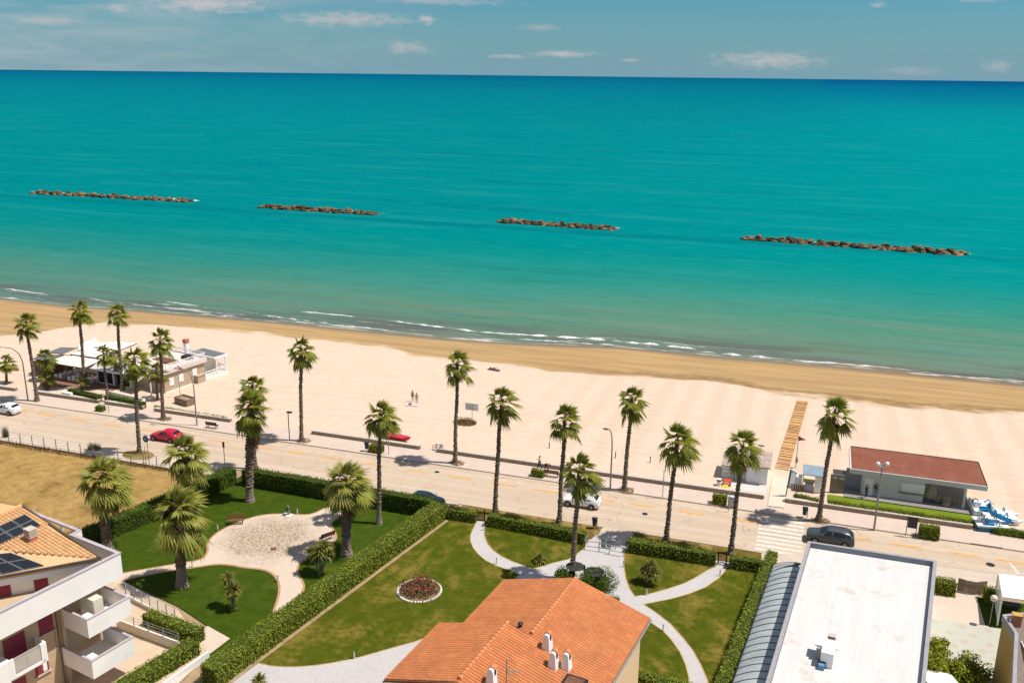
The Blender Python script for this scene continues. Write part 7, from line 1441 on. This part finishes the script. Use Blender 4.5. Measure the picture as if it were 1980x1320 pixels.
# ------------------------------------------------------------------ bicycle
def bicycle():
    p = W(847, 871, .12); t = thing('bicycle', 'bicycle leaning in the gap of the seafront wall', 'bicycle', p, math.radians(-8)); P = lambda nm, mt, fn, par=t: (lambda m: (fn(m), m.build(nm, K[mt], par))[1])(MB())
    for x in (-.52, .52): 
        w = P('wheel', 'tyre', lambda m: m.tube([(x + .33 * math.cos(a * pi / 10), 0, .34 + .33 * math.sin(a * pi / 10)) for a in range(21)], .028, 5)); P('spokes', 'grey_metal', lambda m: [m.bar((x - .31 * math.cos(a * pi / 5), 0, .34 - .31 * math.sin(a * pi / 5)), (x + .31 * math.cos(a * pi / 5), 0, .34 + .31 * math.sin(a * pi / 5)), .012) for a in range(5)], w)
    P('frame', 'dark', lambda m: [m.tube([a, b], .028, 6) for a, b in (((-.52, 0, .34), (-.08, 0, .32)), ((-.08, 0, .32), (-.2, 0, .8)), ((-.2, 0, .74), (.36, 0, .78)), ((-.08, 0, .32), (.36, 0, .72)), ((.36, 0, .92), (.52, 0, .34)), ((-.52, 0, .34), (-.2, 0, .74)))])
    P('saddle', 'black', lambda m: m.ball((-.22, 0, .87), .13, 8, 5, (1.2, .7, .4))); P('handlebar', 'dark', lambda m: m.tube([(.25, -.28, .98), (.36, 0, .96), (.25, .28, .98)], .022, 6)); P('basket', 'grey_metal', lambda m: m.box(.42, .7, -.16, .16, .72, .95))
bicycle()

# ------------------------------------------------------------------ people
def skin_mesh(name, verts, edges, radii, mat, parent, root=0, sub=1):
    me = bpy.data.meshes.new(name); me.from_pydata([tuple(v) for v in verts], edges, []); me.materials.append(mat); o = bpy.data.objects.new(name, me); COL.objects.link(o)
    if parent is not None: o.parent = parent
    md = o.modifiers.new('Skin', 'SKIN'); md.use_smooth_shade = True
    if not me.skin_vertices: me.skin_vertices.new()
    for i, r in enumerate(radii): me.skin_vertices[0].data[i].radius = (r, r) if not isinstance(r, tuple) else r
    for i in range(len(verts)): me.skin_vertices[0].data[i].use_root = (i == root)
    if sub: s = o.modifiers.new('Subdivision', 'SUBSURF'); s.levels = sub; s.render_levels = sub
    return o
def person(label, loc, rz, J, hair='short', top=None, legs=None, shoes=None, h=1.72, hat=None, face=0.0, suit=None):
    """J: joint positions in metres for a 1.72 m figure facing -Y"""
    t = thing('person', label, 'person', loc, rz); t.scale = (h / 1.72,) * 3
    D = dict(pelvis=(0, 0, .93), waist=(0, 0, 1.06), chest=(0, 0, 1.28), neck=(0, .01, 1.45), head=(0, -.01, 1.56), crown=(0, .0, 1.66), shL=(.17, 0, 1.40), elL=(.22, .02, 1.12), wrL=(.24, -.04, .88), haL=(.24, -.06, .80), shR=(-.17, 0, 1.40), elR=(-.22, .02, 1.12), wrR=(-.24, -.04, .88), haR=(-.24, -.06, .80), hiL=(.09, 0, .90), knL=(.10, -.02, .49), anL=(.10, .02, .08), toL=(.11, -.15, .03), hiR=(-.09, 0, .90), knR=(-.10, -.02, .49), anR=(-.10, .02, .08), toR=(-.11, -.15, .03)); D.update(J)
    V = {k: Vector(v) for k, v in D.items()}; names = list(V); R_ = dict(pelvis=(.15, .11), waist=(.125, .095), chest=(.155, .11), neck=.055, head=(.082, .095), crown=(.055, .065), shL=.055, elL=.04, wrL=.028, haL=.036, hiL=.082, knL=.056, anL=.036, toL=.032)
    for k in list(R_):
        if k.endswith('L'): R_[k[:-1] + 'R'] = R_[k]
    E_ = [('pelvis', 'waist'), ('waist', 'chest'), ('chest', 'neck'), ('neck', 'head'), ('head', 'crown')]
    for s in 'LR': E_ += [('chest', 'sh' + s), ('sh' + s, 'el' + s), ('el' + s, 'wr' + s), ('wr' + s, 'ha' + s), ('pelvis', 'hi' + s), ('hi' + s, 'kn' + s), ('kn' + s, 'an' + s), ('an' + s, 'to' + s)]
    verts = [V[k] for k in names]; radii = [R_[k] for k in names]; edges = [(names.index(a), names.index(b)) for a, b in E_]
    for s, sg in (('L', 1), ('R', -1)):
        w, hd = V['wr' + s], V['ha' + s]; d = (hd - w).normalized(); sd = d.cross(Vector((1, 0, 0))); sd = sd.normalized() if sd.length > .2 else Vector((0, 1, 0)); ins = sd.cross(d) * .25
        for k in range(4):
            ln = (.065, .078, .074, .055)[k]; off = sd * (.022 * (k - 1.5)); i0 = len(verts); verts += [hd + off + d * .035, hd + off * 1.15 + d * (.035 + ln * .55) + ins * .02, hd + off * 1.1 + d * (.035 + ln) + ins * .07]; radii += [.0095, .009, .0075]; edges += [(names.index('ha' + s), i0), (i0, i0 + 1), (i0 + 1, i0 + 2)]
        i0 = len(verts); verts += [w.lerp(hd, .5) + sd * .045, w.lerp(hd, .5) + sd * .06 + d * .05]; radii += [.011, .009]; edges += [(names.index('ha' + s), i0), (i0, i0 + 1)]
    hv = V['head']; fw = Vector((math.sin(face), -math.cos(face), 0)); i0 = len(verts); verts += [hv + fw * .10 + Vector((0, 0, -.01))]; radii += [.014]; edges += [(names.index('head'), i0)]
    skin_mesh('body', verts, edges, radii, K['skin'], t, names.index('pelvis'), 1)
    def cloth(nm, chain, rad, mat): 
        ks = list(dict.fromkeys(k for e in chain for k in e)); skin_mesh(nm, [V[k] if isinstance(k, str) else k for k in ks], [(ks.index(a), ks.index(b)) for a, b in chain], [rad.get(k, .06) if not isinstance(rad.get(k), type(None)) else .06 for k in ks], mat, t, 0, 1)
    if top:
        for s in 'LR': V['up' + s] = V['sh' + s].lerp(V['el' + s], .75)
        V['hem'] = V['pelvis'].lerp(V['waist'], .1)
        cloth('top', [('hem', 'waist'), ('waist', 'chest'), ('chest', 'shL'), ('chest', 'shR'), ('shL', 'upL'), ('shR', 'upR')], dict(hem=(.165, .125), waist=(.145, .115), chest=(.175, .13), shL=.07, shR=.07, upL=.055, upR=.055), top)
    if legs: cloth('trousers', [('pelvis', 'hiL'), ('pelvis', 'hiR'), ('hiL', 'knL'), ('hiR', 'knR'), ('knL', 'anL'), ('knR', 'anR')], dict(pelvis=(.16, .125), hiL=.096, hiR=.096, knL=.072, knR=.072, anL=.055, anR=.055), legs)
    if suit:
        cloth('bikini_bottom', [('pelvis', 'hiL'), ('pelvis', 'hiR')], dict(pelvis=(.158, .118), hiL=.088, hiR=.088), suit); V['b1'] = V['chest'] + Vector((.08, -.02, -.02)); V['b2'] = V['chest'] + Vector((-.08, -.02, -.02)); cloth('bikini_top', [('b1', 'b2')], dict(b1=.115, b2=.115), suit)
    if shoes:
        for s in 'LR': m = MB(); a, b = V['an' + s], V['to' + s]; m.tube([a + Vector((0, .04, -.03)), a.lerp(b, .6) + Vector((0, 0, -.015)), b], [.05, .048, .035], 8); m.build('shoe', shoes, t, smooth=True)
    m = MB(); up = (V['crown'] - V['head']).normalized(); c = V['head'].lerp(V['crown'], .55) - fw * .018; m.ball(c, .108, 12, 8, (.88, 1.0, .92)); 
    if hair == 'long': m.tube([c - fw * .06, c - fw * .09 - up * .16, V['neck'] - fw * .07 - up * .12], [.07, .075, .04], 8)
    m.build('hair', K['hair'] if not hat else hat, t, smooth=True)
    m = MB(); sd = fw.cross(up).normalized()
    for s in (-1, 1): m.ball(hv + fw * .088 + sd * .032 * s + up * .02, .010, 6, 4)
    m.build('eyes', K['black'], t); m = MB(); m.ball(hv + fw * .088 - up * .045, .018, 6, 4, (1.4, .5, .4)); m.build('mouth', K['red'], t)
    m = MB()
    for s in (-1, 1): m.ball(hv + sd * .088 * s, .022, 6, 4, (.5, .8, 1.2))
    m.build('ears', K['skin'], t); return t
denim = M('denim', (.05, .10, .17), .9, .15, 4); pale_denim = M('pale_denim', (.16, .24, .32), .9, .15, 4); blk = M('black_cloth', (.018, .018, .02), .9, .1); yel = M('yellow_shirt', (.60, .40, .02), .9, .1); redc = M('red_shirt', (.50, .025, .06), .9, .1); navy = M('navy_cloth', (.02, .03, .07), .9, .1); bik = M('dark_bikini', (.03, .025, .04), .8, .1); bik2 = M('patterned_bikini', (.30, .28, .30), .8, .3, 20)
def at_sand(px, py): p = W(px, py, -.1); p.z = sand_z(p.x, p.y) + .03; return p
person('bather with bun in a dark bikini standing upright on the sand', at_sand(798, 777), .5, dict(haL=(.2, -.12, .82)), 'short', suit=bik, h=1.75)
person('bather with a hand on the hip, right of the other standing bather', at_sand(806, 782), .2, dict(elL=(.34, .05, 1.15), wrL=(.17, -.05, 1.0), haL=(.14, -.06, .97)), 'long', suit=bik2, h=1.7)
p = W(1043, 906, .12); person('person in a yellow shirt and dark trousers walking behind the square bush', p, math.radians(-75), dict(knL=(.10, -.18, .50), anL=(.10, -.24, .09), toL=(.11, -.40, .05), knR=(-.10, .02, .49), anR=(-.10, .30, .13), toR=(-.11, .16, .04), elR=(-.24, -.1, 1.14), wrR=(-.18, -.32, 1.15), haR=(-.17, -.38, 1.16)), 'short', yel, navy, K['black'])
p = W(1057, 911, .12); person('person in a red shirt bending forward on the promenade', p, math.radians(60), dict(pelvis=(0, .12, .92), waist=(0, -.0, 1.0), chest=(0, -.24, 1.07), neck=(0, -.42, 1.06), head=(0, -.52, 1.01), crown=(0, -.60, .96), shL=(.17, -.34, 1.05), shR=(-.17, -.34, 1.05), elL=(.19, -.36, .80), elR=(-.19, -.36, .80), wrL=(.17, -.42, .58), wrR=(-.17, -.42, .58), haL=(.17, -.43, .5), haR=(-.17, -.43, .5), hiL=(.09, .10, .89), hiR=(-.09, .10, .89), knL=(.11, -.08, .49), knR=(-.11, .12, .47), anR=(-.1, .34, .12), toR=(-.1, .22, .03)), 'short', redc, navy, K['black'])
p = W(1674, 962, .2); person('person in a dark top and long blue jeans at the left of the kiosk', (p.x, p.y, .2), .5, dict(elL=(.25, -.08, 1.14), wrL=(.12, -.24, 1.2), haL=(.08, -.28, 1.24)), 'long', blk, denim, K['white'], 1.68)
p = W(1692, 959, .2); person('person in black top and pale jeans standing right of the other at the kiosk', (p.x, p.y, .2), .1, dict(elR=(-.3, .0, 1.15), wrR=(-.2, -.16, 1.05), haR=(-.16, -.19, 1.03)), 'long', blk, pale_denim, K['black'], 1.72)
q = W(955, 714, -.75); person('sunbather lying on a dark towel near the damp sand', (q.x, q.y, q.z + .04), math.radians(78), dict(pelvis=(0, 0, .12), waist=(0, .14, .13), chest=(0, .36, .13), neck=(0, .54, .14), head=(0, .66, .15), crown=(0, .76, .15), shL=(.17, .48, .12), shR=(-.17, .48, .12), elL=(.28, .28, .08), elR=(-.28, .28, .08), wrL=(.26, .03, .06), wrR=(-.26, .03, .06), haL=(.25, -.05, .05), haR=(-.25, -.05, .05), hiL=(.09, -.03, .12), hiR=(-.09, -.03, .12), knL=(.12, -.45, .22), knR=(-.12, -.45, .10), anL=(.12, -.86, .06), anR=(-.12, -.88, .06), toL=(.13, -.92, .14), toR=(-.13, -.94, .14)), 'long', suit=bik)
